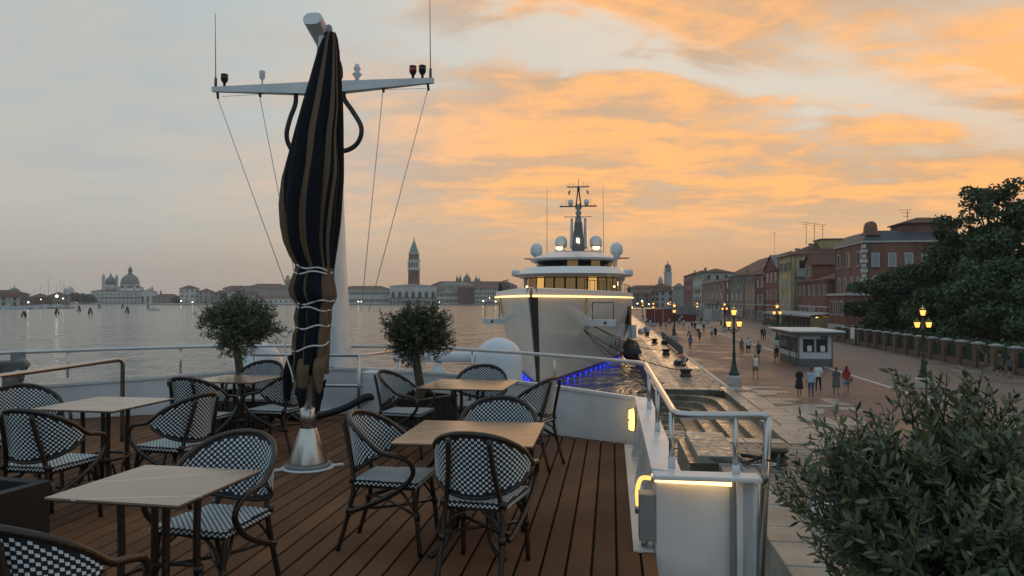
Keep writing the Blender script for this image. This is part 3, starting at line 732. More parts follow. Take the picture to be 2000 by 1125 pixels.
for xx, bx in ((-1.64, -.55), (-.97, -.42), (.93, .50), (1.60, .62)):
    mb = MB(); mb.tube([(xx, yy, YZ-.0), (xx+.01, yy, YZ-.09)], .02, 5); mb.build('halyard_block', 'black_metal', mast)
    end = (bx, .1, 1.45) if xx > 0 else (bx, .0, 1.6)
    mb = MB(); mb.tube([(xx, yy, YZ-.08), end], .0065, 5); mb.build('halyard', 'rope_white', mast)
for s in (-1, 1):
    mb = MB(); mb.tube([(s*1.57, yy, YZ-.06), (s*.9, yy, YZ-.05)], .004, 4); mb.build('yard_line', 'rope_white', mast)
mb = MB(); mb.box((.08, -.30, 1.05), (.34, .02, .42)); mb.build('hatch', 'white_paint', mast, bevel=.01)
mb = MB(); mb.box((.2, -.345, .62), (.11, .03, .07)); mb.build('vent', 'black_metal', mast)
mb = MB(); mb.box((.1, -.36, .03), (1.0, .34, .06)); mb.build('plinth', 'white_paint', mast, bevel=.01)
t = thing('black_hose', 'thick black hose lying on the deck at the mast foot', 'hose', (-3.6, 9.6, DZ))
mb = MB(); mb.tube(bez([(-.95, -.3, .75), (-.85, -.28, .5), (-.92, -.25, .2), (-.75, -.2, .07), (-.35, -.1, .06), (.02, .05, .16), (.3, .15, .30), (.42, .3, .2)]), .05, 8); mb.build('hose', 'rubber', t)
for (px0, px1, py0, py1, dd) in ((708, 760, 726, 800, 10.2),):
    c = far((px0+px1)/2, dd); w = (px1-px0)/F*dd; h = zat(py0, dd) - DZ
    t = thing('deck_locker', 'pale steel locker standing inside the bow bulwark right of the mast', 'locker', (c.x, c.y, DZ), 0)
    mb = MB(); mb.box((0, .1, h/2), (w, .35, h)); mb.build('case', 'white_paint', t, bevel=.01)
    mb = MB(); mb.box((0, -.083, h/2), (w*.86, .016, h*.82)); mb.build('door', 'white_paint', t)
    mb = MB(); mb.box((w*.3, -.1, h/2), (.02, .02, .08)); mb.build('handle', 'steel', t)

# ================================================================ parasol
UD = 7.18
U0 = far(603, UD, DZ)
par = thing('closed_parasol', 'closed navy and tan striped parasol bound with white rope', 'parasol', U0, YAW)
def up(px, py): return ((px - 603)/F*UD, zat(py, UD) - DZ)      # local x, z of a silhouette point
SIL = [(62, 633, 653), (75, 626, 657), (100, 619, 660), (150, 605, 664), (200, 590, 667), (250, 577, 668), (300, 565, 668), (350, 553, 667), (400, 548, 664), (440, 550, 661),
       (470, 556, 657), (500, 568, 653), (518, 579, 651), (528, 578, 650), (545, 571, 650), (565, 566, 654), (580, 570, 656), (593, 582, 650), (602, 580, 646), (620, 576, 646), (640, 580, 644), (652, 574, 643),
       (680, 572, 643), (700, 572, 642), (715, 570, 641), (730, 572, 641)]
NA = 240
def fabric():
    mb = MB(); rows = []; zs = []
    ys = [62 + (730-62)*i/110 for i in range(111)]
    for y_ in ys:
        l = interp([(a, b) for a, b, c in SIL], y_); r = interp([(a, c) for a, b, c in SIL], y_)
        xl, z = up(l, y_); xr, _ = up(r, y_); cx_ = (xl+xr)/2; hw = (xr-xl)/2; f = min(1, (y_-62)/240)
        row = []
        for k in range(NA):
            a = 2*PI*k/NA
            pl = 1 + .24*f*(abs(math.sin(a*4 + .5*math.sin(z*2.1) + .8)) - .55)
            pl += .09*f*noise.noise(Vector((math.cos(a)*2.2, math.sin(a)*2.2, z*2.6)))
            for yt_ in (518, 533, 596, 640, 680): pl -= .05*math.exp(-((y_-yt_)/7.0)**2)
            pl /= 1.08
            row.append((cx_ + hw*pl*math.cos(a), hw*.86*pl*math.sin(a), z))
        a_, b_ = min(q[0] for q in row), max(q[0] for q in row)
        row = [(xl + (q[0]-a_)/(b_-a_)*(xr-xl), q[1], q[2]) for q in row]
        rows.append(row)
    mb.grid(rows, 0, True, True)
    # stripes: sewn panels, navy with tan bands
    for i in range(len(mb.f)):
        k = i % NA; row = i//NA; y_ = ys[row]
        a = (360*k/NA + 360 - 270) % 360   # 0 = facing the camera, grows to the right
        if row < 76: tan = a > 349 or a < 5 or 35 < a < 46 or 51 < a < 58 or 120 < a < 145 or 200 < a < 225 or (row > 42 and 286 < a < 290 + (row-42)*.95)
        else: tan = 255 < a < 322 or 344 < a < 353 or 36 < a < 100 or 150 < a < 170
        mb.m[i] = 1 if tan else 0
    rim = [len(rows)-1]
    return mb
o = fabric().build('canopy', ['canvas_navy', 'canvas_tan'], par)
sm = o.modifiers.new('thick', 'SOLIDIFY'); sm.thickness = .006
def tail(rows_, k, y, bulge=.05, fold=1.5):
    "hanging corner of a folded panel: cloth swelling out in front of the pole; rows are (level, left, right)"
    mb = MB(); R_ = []; n = 10
    lv = [rows_[0][0] + (rows_[-1][0]-rows_[0][0])*i/12 for i in range(13)]
    for q in lv:
        l = interp([(a, b) for a, b, c in rows_], q); r = interp([(a, c) for a, b, c in rows_], q); row = []
        for j in range(n+1):
            u_ = j/n; x_, z_ = up(lerp(l, r, u_), q)
            g_ = min(1, (q - rows_[0][0])/max(1, .35*(rows_[-1][0]-rows_[0][0])))
            row.append((x_, y + .10*(1-g_)**1.5 - bulge*g_*math.sin(PI*u_) - .018*math.sin(fold*2*PI*u_ + z_*5), z_ + .012*math.sin(u_*7 + q)))
        R_.append(row)
    mb.grid(R_, 0, True); o = mb.build('canopy_corner', k, par); s_ = o.modifiers.new('t', 'SOLIDIFY'); s_.thickness = .008
tail([(695, 566, 577), (740, 563, 578), (776, 565, 576)], 'canvas_navy', -.16, .04, 1)
tail([(690, 588, 613), (735, 588, 613), (765, 590, 610), (785, 599, 605)], 'canvas_tan', -.16, .05)
tail([(742, 588, 611), (765, 589, 609), (787, 598, 605)], 'canvas_navy', -.185, .05)
tail([(690, 617, 643), (735, 618, 641), (762, 630, 637)], 'canvas_tan', -.13, .05)
tail([(742, 622, 641), (765, 624, 640), (800, 624, 631)], 'canvas_navy', -.13, .05)
def wrap(y0, y1, rad=1.06, ph=0.0):
    pts = []
    for k in range(25):
        a = PI*1.02 + PI*.96*k/24                                    # front half, left to right
        y_ = lerp(y0, y1, k/24); l = interp([(p, b) for p, b, c in SIL], y_); r = interp([(p, c) for p, b, c in SIL], y_)
        xl, z = up(l, y_); xr, _ = up(r, y_); hw = (xr-xl)/2 - .004
        pts.append(((xl+xr)/2 + hw*math.cos(a), hw*.86*rad*math.sin(a), z + .012*math.sin(k*.5+ph)))
    mb = MB(); mb.tube(pts, .0085, 6); mb.build('rope_turn', 'rope_white', par)
wrap(518, 531); wrap(534, 533, ph=1); wrap(597, 585); wrap(596, 608, ph=2); wrap(643, 634); wrap(688, 668, ph=1)
a, b = up(574, 644); c, d = up(578, 735)
mb = MB(); mb.tube(bez([(a, -.12, b), (a-.03, -.16, b-.1), (lerp(a, c, .5)-.03, -.18, lerp(b, d, .5)), (c+.02, -.2, d+.06), (c+.04, -.2, d-.04)]), .008, 6)
mb.lathe([(0, -.03), (.025, -.02), (.03, 0), (.02, .025), (0, .03)], 8, (a, -.13, b)); mb.build('rope_end', 'rope_white', par)
x1, z1 = up(632, 70)
mb = MB(); mb.tube([(.0, 0, .30), (x1, 0, z1)], .055, 16); mb.build('pole', 'steel', par)
mb = MB(); mb.lathe([(.076, .37), (.076, .57), (.06, .58)], 24); mb.build('sleeve', 'brushed', par)
mb = MB(); mb.lathe([(.188, .05), (.188, .06), (.076, .385), (.07, .39)], 28); mb.build('cone_base', 'brushed', par)
mb = MB(); mb.lathe([(.215, .015), (.22, .02), (.22, .045), (.19, .05)], 28); mb.build('ring', 'grey_paint', par)
mb = MB(); mb.lathe([(.25, .0), (.25, .012), (.21, .016)], 24); mb.box((.26, .05, .015), (.14, .05, .015), .5); mb.box((-.22, -.14, .012), (.12, .05, .015), .7); mb.build('base_plate', 'white_paint', par)
xt, ztp = up(640, 60)
mb = MB(); mb.lathe([(.035, -.05), (.04, .0), (.03, .06), (.0, .08)], 14, (xt, 0, ztp)); mb.build('finial', 'grey_paint', par)

# ================================================================ bistro chairs and tables
def chair_meshes():
    out = {}
    # back shell: plan curve and its upper and lower edges
    def shell(th, v, off=0.0):
        rx, ry = .285 + off, .245 + off
        c = math.cos(th); s = math.sin(th)
        x_ = rx*s; y_ = -.02 - ry*c
        zt_ = .655 + .205*max(0, c)**.75; zb = .655 - .155*max(0, c)**.8
        lean = .05*(v-.4)*c
        return (x_, y_ - lean, lerp(zb, zt_, v))
    TH = R(86)
    mb = MB(); nu, nv = 36, 8
    for off in (0, .008):
        mb.grid([[shell(lerp(-TH, TH, i/nu), j/nv, off) for i in range(nu+1)] for j in range(nv+1)], 0, True)
    out['backrest'] = mb.mesh('backrest', 'weave_navy')
    mb = MB(); step = .0165; arc = .285*2*TH*.96; ncol = int(arc/step); hrow = .0155
    for i in range(ncol):
        th = lerp(-TH, TH, (i+.5)/ncol)
        z0, z1 = shell(th, 0)[2], shell(th, 1)[2]; base = .50
        for j in range(24):
            if (i+j) % 2: continue
            z = base + (j+.5)*hrow
            if z - hrow*.4 < z0 + .012 or z + hrow*.4 > z1 - .014: continue
            dth = .40*2*TH/ncol; q = []
            for off in (-.0025, .0105):
                for (dt, dzz) in ((-1, -1), (1, -1), (1, 1), (-1, 1)):
                    q.append(shell(th + dt*dth, (z + dzz*hrow*.40 - z0)/max(.02, z1-z0), off))
            mb.add(q, [(0, 1, 2, 3), (7, 6, 5, 4), (0, 4, 5, 1), (1, 5, 6, 2), (2, 6, 7, 3), (3, 7, 4, 0)])
    out['back_weave'] = mb.mesh('back_weave', 'weave_white')
    arms = []
    for s in (-1, 1):
        top = [shell(s*th, 1.02, .006) for th in (0, R(20), R(40), R(58), R(72))]
        P = top + [(s*.292, .00, .665), (s*.295, .09, .648), (s*.288, .165, .625), (s*.275, .205, .57), (s*.268, .195, .51), (s*.258, .12, .43), (s*.245, .0, .36), (s*.225, -.17, .285), (s*.21, -.235, .265)]
        arms.append(bez(P, 5))
    mb = MB(); mb.tube(arms[0][::-1] + arms[1][1:], .0165, 8); out['arm_rail'] = mb.mesh('arm_rail', 'rattan')
    mb = MB(); mb.tube([shell(lerp(-TH*1.02, TH*1.02, i/30), -.02, .006) for i in range(31)], .011, 7); out['back_rim'] = mb.mesh('back_rim', 'rattan')
    for s, nm in ((-1, 'l'), (1, 'r')):
        mb = MB(); mb.tube(bez([(s*.185, -.325, 0), (s*.18, -.25, .26), (s*.165, -.225, .45), (s*.135, -.272, .66), (s*.12, -.318, .84)]), .0155, 8)
        for z, yv in ((.265, -.25), (.46, -.226)): mb.tube([(s*.18, yv-.004, z-.02), (s*.177, yv, z+.02)], .021, 8)
        out['rear' + nm] = mb.mesh('leg', 'rattan')
        mb = MB(); mb.tube(bez([(s*.212, .235, 0), (s*.205, .21, .25), (s*.20, .185, .43)]), .0155, 8); mb.tube([(s*.206, .215, .225), (s*.205, .21, .27)], .020, 8)
        out['front' + nm] = mb.mesh('leg', 'rattan')
        mb = MB(); mb.tube([(s*.18, -.245, .28), (s*.10, -.09, .265), (s*-.02, .04, .255), (s*-.205, .21, .25)], .010, 6); out['str' + nm] = mb.mesh('stretcher', 'rattan')
        for q, P in enumerate(([(s*.203, .205, .27), (s*.195, .14, .36), (s*.17, .08, .41)], [(s*.203, .205, .27), (s*.15, .2, .36), (s*.09, .19, .41)], [(s*.178, -.24, .29), (s*.12, -.225, .37), (s*.05, -.21, .405)])):
            mb = MB(); mb.tube(bez(P, 4), .009, 6); out['brace%s%d' % (nm, q)] = mb.mesh('brace', 'rattan')
    mb = MB(); mb.tube([(.175, -.21, .425), (-.175, -.21, .425), (-.205, .19, .425), (.205, .19, .425)], .014, 7, closed=True, smooth=False); out['seat_frame'] = mb.mesh('seat_frame', 'rattan')
    def half(y_): return lerp(.195, .228, (y_+.225)/.44)
    mb = MB(); P = [(-half(-.225)+.03, -.225), (half(-.225)-.03, -.225), (half(-.2), -.195), (half(.2), .195), (half(.215)-.02, .218), (-half(.215)+.02, .218), (-half(.2), .195), (-half(-.2), -.195)]
    mb.prism(P, .432, .462); out['seat'] = mb.mesh('seat', 'weave_navy')
    mb = MB(); st = .0165; n = 27
    for j in range(n):
        y_ = -.215 + (j+.5)*st*.98
        for i in range(-14, 15):
            x_ = i*st
            if (i+j) % 2 or abs(x_) > half(y_) - .012: continue
            mb.box((x_, y_, .4625), (st*.60, st*1.15, .005))
    for s in (-1, 1):
        for j in range(n):
            y_ = -.2 + j*st*.96
            mb.box((s*(half(y_)+.0008), y_, .449 if j % 2 else .44), (.004, st*.75, .009))
    for i in range(-13, 14): mb.box((i*st, .2185, .449 if i % 2 else .44), (st*.75, .004, .009)); mb.box((i*st*.85, -.2255, .449 if i % 2 else .44), (st*.65, .004, .009))
    out['seat_weave'] = mb.mesh('seat_weave', 'weave_white')
    return out
CM = chair_meshes()
def chair(loc, rz, label):
    t = thing('bistro_chair', label, 'chair', loc, rz, 'woven bistro armchairs on the terrace deck')
    b = obj('backrest', CM['backrest'], t); obj('weave', CM['back_weave'], b, kind='stuff')
    s = obj('seat', CM['seat'], t); obj('weave', CM['seat_weave'], s, kind='stuff')
    for k in ('rearl', 'rearr', 'frontl', 'frontr'): obj('leg', CM[k], t)
    for k in ('strl', 'strr'): obj('stretcher', CM[k], t)
    for k in ('bracel', 'bracer'):
        for q in range(3): obj('brace', CM[k + str(q)], t)
    obj('arm_rail', CM['arm_rail'], t); obj('back_rim', CM['back_rim'], t); obj('seat_frame', CM['seat_frame'], t)
for (x_, y_, a, l) in (
    (-1.43, 4.79, -92, 'woven armchair in profile at the left side of the middle front table'),
    (-.76, 4.40, -7, 'woven armchair seen from behind, nearest at the middle front table'),
    (-.84, 5.40, 182, 'woven armchair facing the camera behind the middle front table'),
    (-2.13, 7.57, -95, 'woven armchair beside the dark planter, left of the table at the bow'),
    (-1.46, 8.16, 180, 'woven armchair facing the camera behind the table at the bow'),
    (-.84, 7.26, 72, 'woven armchair in front of the white bulwark, right of the bow table'),
    (-2.10, 3.72, 172, 'woven armchair facing the camera behind the near left table'),
    (-2.10, 2.52, -6, 'woven armchair cut off at the bottom left corner'),
    (-4.02, 4.88, -3, 'woven armchair seen from behind at the far left edge'),
    (-3.52, 5.62, 78, 'woven armchair facing left at the right side of the far left table'),
    (-4.98, 5.75, 235, 'woven armchair half hidden behind the far left table by the blue tarpaulin'),
    (-4.10, 6.98, -5, 'woven armchair seen from behind in front of the dark back table'),
    (-3.58, 7.55, 80, 'woven armchair facing left beside the parasol at the back table'),
    (-4.22, 8.38, 178, 'woven armchair facing the camera under the left olive tree')):
    chair((x_, y_, DZ), R(a), l)
def table(loc, rz, w, d, label):
    t = thing('bistro_table', label, 'table', loc, rz, 'square terrace tables with bamboo legs')
    mb = MB(); mb.box((0, 0, .7475), (w, d, .009)); top = mb.build('table_top', 'table_top', t)
    mb = MB(); mb.box((0, 0, .739), (w-.006, d-.006, .0075)); mb.build('edge_layer', 'black_metal', top)
    mb = MB(); mb.box((0, 0, .726), (.34, .34, .018)); mb.build('top_frame', 'rattan', t)
    for sx in (-1, 1):
        for sy in (-1, 1):
            mb = MB(); mb.tube(bez([(sx*.24, sy*.24, .008), (sx*.16, sy*.16, .06), (sx*.125, sy*.125, .18), (sx*.115, sy*.115, .45), (sx*.12, sy*.12, .72)]), .018, 8)
            mb.tube([(sx*.124, sy*.124, .28), (sx*.12, sy*.12, .33)], .024, 8); mb.build('leg', 'rattan', t)
            mb = MB(); mb.tube(bez([(sx*.13, sy*.02, .10), (sx*.12, sy*.07, .26), (sx*.125, sy*.11, .12)], 5), .009, 6); mb.build('brace', 'rattan', t)
    mb = MB(); mb.tube([(.185*math.cos(2*PI*k/24), .185*math.sin(2*PI*k/24), .305) for k in range(24)], .011, 7, closed=True); mb.build('ring', 'rattan', t)
table((-.905, 4.80, DZ), R(.5), .87, .86, 'stone topped bistro table in the middle front of the deck')
table((-1.46, 7.52, DZ), R(-4), .88, .84, 'stone topped bistro table in front of the bow planter')
table((-2.125, 3.27, DZ), R(-3.5), .66, .66, 'stone topped bistro table nearest the camera at lower left')
table((-4.22, 5.72, DZ), R(-2), .74, .78, 'stone topped bistro table at the far left by the stair rail')
table((-4.10, 7.72, DZ), R(-3), .74, .72, 'dark looking bistro table under the left olive tree')
# ================================================================ planters and olive trees
def planter(loc, w, h, label, rz=0):
    t = thing('planter', label, 'planter', loc, rz, 'dark slatted planters')
    for (a, b, r_) in ((0, -w/2, 0), (0, w/2, 0), (-w/2, 0, PI/2), (w/2, 0, PI/2)):
        for k in range(6):
            o_ = (k - 2.5)*w/6
            mb = MB(); mb.box((0, 0, h/2), (w/6-.008, .022, h-.03))
            mb.build('slat', 'planter', t, loc=(a + (o_ if r_ == 0 else 0), b + (o_ if r_ else 0), .01), rz=r_)
    mb = MB()
    for (a, b, c_, d_) in ((0, -w/2, w+.06, .06), (0, w/2, w+.06, .06), (-w/2, 0, .06, w-.06), (w/2, 0, .06, w-.06)): mb.box((a, b, h-.005), (c_, d_, .025))
    mb.build('rim', 'planter', t)
    mb = MB(); mb.box((0, 0, h/2-.04), (w-.03, w-.03, h-.05)); mb.build('soil', 'soil', t)
    return t
def leaf_mesh(name, n, sampler, size, mats, aspect=.24, youth=.12, droop=0.0):
    "n leaves, each a small folded lance shape of 4 triangles"
    pos = np.empty((n, 3)); dr = np.empty((n, 3))
    for i in range(n): p, d_ = sampler(); pos[i] = p; dr[i] = d_
    dr /= np.linalg.norm(dr, axis=1, keepdims=True) + 1e-9
    up_ = np.random.normal(size=(n, 3)); sd = np.cross(dr, up_); sd /= np.linalg.norm(sd, axis=1, keepdims=True) + 1e-9
    nn = np.cross(sd, dr); L = (size*np.random.uniform(.5, 1.35, n))[:, None]; W = L*aspect
    V = np.empty((n, 6, 3))
    V[:, 0] = pos; V[:, 1] = pos + dr*L*.35 + sd*W*.5 + nn*W*.12; V[:, 2] = pos + dr*L*.72 + sd*W*.40 + nn*W*.1; V[:, 3] = pos + dr*L
    V[:, 4] = pos + dr*L*.72 - sd*W*.40 + nn*W*.1; V[:, 5] = pos + dr*L*.35 - sd*W*.5 + nn*W*.12
    me = bpy.data.meshes.new(name)
    fc = np.array([[0, 1, 5], [1, 2, 4], [1, 4, 5], [2, 3, 4]]); fa = (fc[None] + 6*np.arange(n)[:, None, None]).reshape(-1)
    me.vertices.add(6*n); me.vertices.foreach_set('co', V.reshape(-1)); me.loops.add(len(fa)); me.loops.foreach_set('vertex_index', fa.astype(np.int32))
    nf = len(fa)//3; me.polygons.add(nf); me.polygons.foreach_set('loop_start', np.arange(0, 3*nf, 3, dtype=np.int32)); me.polygons.foreach_set('loop_total', np.full(nf, 3, dtype=np.int32))
    me.polygons.foreach_set('material_index', np.repeat((np.random.rand(n) < youth).astype(np.int32), 4))
    for k in mats: me.materials.append(M[k])
    me.update(calc_edges=True); me.validate(); return me
def olive(loc, h_trunk, crown_c, rad, ntwig, per, size, label, trunk_r=.035, twig=.16, youth=.08, upb=.35):
    t = thing('olive_tree', label, 'tree', loc, 0, 'potted olive trees on the terrace')
    mb = MB(); tp = Vector(crown_c) - Vector((0, 0, rad[2]*.62))
    mb.tube(bez([(0, 0, 0), (trunk_r*.4, 0, h_trunk*.4), tp*.8 + Vector((-trunk_r*.3, 0, 0)), tp]), [trunk_r*(1.15 - .4*k/18) for k in range(19)], 10); mb.build('trunk', 'bark_olive', t)
    br = MB(); twigs = []
    C_ = Vector(crown_c)
    for k in range(16 if upb < .7 else 46):
        d_ = Vector((random.gauss(0, 1), random.gauss(0, 1), random.gauss(.5, .8))).normalized()
        e = C_ + Vector((d_.x*rad[0], d_.y*rad[1], d_.z*rad[2]))*(.72 if upb < .7 else .95)
        br.tube(bez([tp, tp.lerp(e, .4) + Vector((0, 0, .06)), e], 4), [trunk_r*.4*(1 - .08*i) for i in range(9)], 5)
    for k in range(ntwig):
        while True:
            d_ = Vector((random.gauss(0, 1), random.gauss(0, 1), random.gauss(0, 1))).normalized()
            nz_ = noise.noise(d_*2.3 + Vector(loc)); rr_ = random.random()**.42*(1.0 + .46*nz_)
            p = Vector((d_.x*rad[0], d_.y*rad[1], d_.z*rad[2]))*rr_
            if upb > .7 and p.z < -.12 and random.random() < .55: continue
            if noise.noise((C_ + p)*(2.6/rad[0]*.5) + Vector(loc)) > -.28: break
        base = C_ + p; dirv = (p.normalized()*.8 + Vector((random.gauss(0, .45), random.gauss(0, .45), upb + random.gauss(0, .35)))).normalized()
        ln = twig*random.uniform(.5, 1.35)
        if rr_ > .9: ln *= 1.25
        e = base + dirv*ln; twigs.append((base, e, dirv))
        br.tube([base, base.lerp(e, .5) + Vector((0, 0, -.01)), e], [.0036, .003, .0017], 4)
    br.build('branches', 'bark_olive', t)
    it = [(tw, i) for tw in twigs for i in range(per)]; idx = [0]
    def samp():
        (b_, e_, dv), i = it[idx[0]]; idx[0] += 1
        f_ = (i + random.random()*.6)/per; p = b_.lerp(e_, f_)
        o_ = dv.orthogonal().normalized(); o_.rotate(Matrix.Rotation(i*2.2 + random.random()*1.2, 3, dv))
        return p, (dv*.75 + o_*.75 + Vector((0, 0, -.1)))
    me = leaf_mesh('crown', len(it), samp, size, ('olive_leaf', 'olive_young'), .29, youth)
    obj('crown', me, t)
    return t
for (px, dd, ph, lab, lab2, cx_, yt, yb, wl) in (
    (470, 9.35, .45, 'round olive tree in a pot beside the parasol on the left', 'dark planter under the left olive tree behind the chairs', 466, 580, 680, 158),
    (818, 9.0, .46, 'round olive tree standing in the slatted planter at the bow', 'dark slatted planter at the bow holding the right hand olive tree', 815, 597, 694, 140)):
    c = far(px, dd); p = planter((c.x, c.y, DZ), .62, ph, lab2, R(-30 if px > 600 else 0))
    zt_, zb = zat(yt, dd), zat(yb, dd); cz = (zt_+zb)/2 - DZ - ph + .0
    rx = wl/F*dd/2
    olive((c.x, c.y, DZ+ph-.04), .3, ((cx_-px)/F*dd, 0, cz), (rx*.86, rx*.80, (zt_-zb)/2*.98), 1850, 9, .040, lab, .055, .10, .04, .5)
c = far(1868, 3.05); pl = planter((c.x, c.y, DZ), .46, .42, 'dark planter below the large near olive tree')
olive((c.x, c.y, DZ+.38), .2, (0, 0, zat(1062, 3.05) - DZ - .38), (.52, .44, .46), 1450, 16, .050, 'large olive tree close by at the lower right corner', .03, .165, .10, .75)
t = thing('deck_box', 'dark open planter box at the left edge between the chairs', 'planter', (far(-235, 4.35).x, far(-235, 4.35).y, DZ), R(-8))
for (a, b, c_, d_) in ((0, -.45, 1.5, .07), (0, .45, 1.5, .07), (.72, 0, .07, .84), (-.72, 0, .07, .84)):
    mb = MB(); mb.box((a, b, .25), (c_, d_, .5)); mb.build('side', 'planter', t, bevel=.006)
mb = MB(); mb.box((0, 0, .2), (1.36, .82, .36)); mb.build('soil', 'soil', t)
# ================================================================ the yacht
YX, HB, DK = -5.6, 8.15, 7.0
yacht = thing('motor_yacht', 'large white motor yacht moored bow towards us along the quay', 'yacht', (YX, 52, 0)); YO = (YX, 52, 0)
def ypart(mb, name, k, parent=None, **kw): return mb.build(name, k, parent or yacht, org=YO if parent is None else YO, **kw)
def stemY(z): return 56.2 - 4.7*(max(z, 0)/7.0)**1.15
def hbreadth(s, zf):
    L = lerp(48, 46, zf); B = lerp(7.4, HB, min(1, zf*1.3)); p = lerp(1.06, .88, zf**.8)
    return B*math.sin(PI/2*min(1, max(0, s)/L))**p
SS = [0, .15, .4, .8, 1.5, 2.5, 4, 6, 8.5, 11.5, 15, 19, 24, 30, 36, 42, 60, 85, 108]
ZS = [-.8, .0, .45, .9, 1.6, 2.4, 3.3, 4.2, 5.0, 5.8, 6.5, 7.0]
def hullpt(s, z, side, off=0.0):
    zf = max(0, min(1, z/7.0)); return (YX + side*(hbreadth(s, zf) + off), stemY(z) + s - off*.5*(s < 2), z)
for side in (-1, 1):
    mb = MB(); rows = [[hullpt(s, z, side) for s in SS] for z in ZS[2:]]
    if side > 0: rows = rows[::-1]
    mb.grid(rows, 0, True); ypart(mb, 'hull_side', 'hull_white')
    mb = MB(); rows = [[hullpt(s, z, side) for s in SS] for z in ZS[:3]]
    mb.grid(rows if side < 0 else rows[::-1], 0, True); ypart(mb, 'boot_stripe', 'boot_stripe')
    # bulwark lip and light line
    mb = MB(); rows = []
    for s in SS:
        a = hullpt(s, 7.0, side); fl = .32
        rows.append([(a[0] + side*.04, a[1]-.05, 6.98), (a[0] + side*fl*.4, a[1]-.12, 7.1), (a[0] + side*fl*.2, a[1]-.02, 7.62), (a[0] - side*.35, a[1] + .4, 7.70), (a[0] - side*.5, a[1]+.6, 7.0)])
    mb.grid(rows, 0, False); ypart(mb, 'bulwark_lip', 'yacht_white')
    mb = MB(); mb.tube([(hullpt(s, 7.0, side)[0] + side*.14, hullpt(s, 7.0, side)[1] - .13, 7.08) for s in SS[:-3]], .075, 6); ypart(mb, 'light_line', 'led_yacht')
    # deck rail on the lip
    pts = [(hullpt(s, 7.0, side)[0] - side*.2, hullpt(s, 7.0, side)[1] + .3, 8.55) for s in SS if s >= 11]
    mb = MB(); mb.tube(pts, .035, 5)
    ypart(mb, 'deck_rail', 'black_metal')
    for s in [11.5 + 1.6*k for k in range(24)]:
        a = hullpt(s, 7.0, side); mb = MB(); mb.tube([(a[0] - side*.2, a[1]+.3, 7.6), (a[0] - side*.2, a[1]+.3, 8.55)], .035, 4); ypart(mb, 'stanchion', 'black_metal')
    for k in range(15):
        s = 4 + k*2.0; a = hullpt(s, .0, side, .06)
        mb = MB(); mb.box((a[0], a[1], .05), (.10, 1.3, .07)); ypart(mb, 'underwater_light', 'blue_light')
mb = MB()
a0 = [(stemY(z), z) for z in ZS]
rows = [[(YX + .13 + .30*z/7, y_ + .25 + .2*z/7, z), (YX + .05, y_ - .10, z), (YX - .05, y_ - .10, z), (YX - .13 - .10*z/7, y_ + .22, z)] for y_, z in a0]
mb.grid(rows, 0, False); ypart(mb, 'stem_plate', 'hull_stem')
pl = [(hullpt(s, 7.0, 1)[0], hullpt(s, 7.0, 1)[1], 6.99) for s in SS]; mb = MB()
mb.add(pl + [(2*YX - p[0], p[1], 6.99) for p in pl[::-1]], [tuple(range(2*len(pl)))]); ypart(mb, 'foredeck', 'teak')
mb = MB(); mb.box((YX, 160.3, 3.2), (16.2, .4, 7.5)); ypart(mb, 'transom', 'hull_white')
def plan(front, hw, back, n=18, p=.55, nose=9.0):
    P = []
    for k in range(n+1):
        t_ = lerp(-1, 1, k/n); a = t_*PI/2
        P.append((YX + hw*math.sin(a), front + nose*(1 - max(0, math.cos(a))**p)))
    return P + [(YX + hw, back), (YX - hw, back)]
def tier(front, hw, back, z0, z1, name, k, nose=9.0, rake=0.0, in_=0.0, smooth=False):
    A = plan(front, hw, back, nose=nose); B = plan(front + rake, hw - in_, back, nose=nose)
    mb = MB(); mb.prism(A, z0, z1, 0, B); return ypart(mb, name, k)
tier(101, 6.5, 150, 7.0, 10.0, 'main_deck_house', 'yacht_glass', 8, .6)
tier(97.5, 7.6, 152, 9.95, 10.35, 'brow', 'yacht_white', 11, -.6, -.2); tier(96.9, 7.85, 152, 10.35, 11.35, 'upper_shell', 'yacht_white', 11, 2.2, .9)
tier(106, 5.75, 148, 11.35, 12.6, 'bridge_house', 'yacht_glass', 8, .5)
tier(102.5, 6.35, 148, 12.5, 12.75, 'bridge_brow', 'yacht_white', 9, -.3, -.15); tier(102.2, 6.5, 148, 12.75, 13.8, 'sun_deck_shell', 'yacht_white', 9, 4.5, 2.1)
tier(113, 4.2, 140, 13.75, 14.4, 'mast_plinth', 'kiosk_dark', 5, 1.0, .8)
# windows set round the curved fronts
def panes(front, hw, nose, z0, z1, n, lo, hi, rake, kinds):
    def pt(t_, off=0):
        a = t_*PI/2; return Vector((YX + (hw+off)*math.sin(a), front - off + nose*(1 - max(0, math.cos(a))**.55), 0))
    for k in range(n):
        t0, t1 = lerp(lo, hi, k/n) + .006, lerp(lo, hi, (k+1)/n) - .006
        mb = MB(); r = []
        for z, rk in ((z0, 0), (z1, rake)):
            r.append([(*(pt(lerp(t0, t1, j/3), .06).xy + Vector((0, rk))), z) for j in range(4)])
        mb.grid(r, 0, True); ypart(mb, 'window', kinds[k % len(kinds)])
        q0, q1 = pt(t1 - .004, .10), pt(t1 + .020, .10)
        mb = MB(); mb.add([(q0.x, q0.y, z0-.05), (q1.x, q1.y, z0-.05), (q1.x, q1.y + rake, z1+.05), (q0.x, q0.y + rake, z1+.05)], [(0, 1, 2, 3)]); ypart(mb, 'mullion', 'yacht_glass')
panes(101, 6.5, 8, 7.9, 9.85, 11, -.82, .82, .5, ['lit_dim', 'lit_dim', 'lit_window', 'lit_dim', 'lit_dim'])
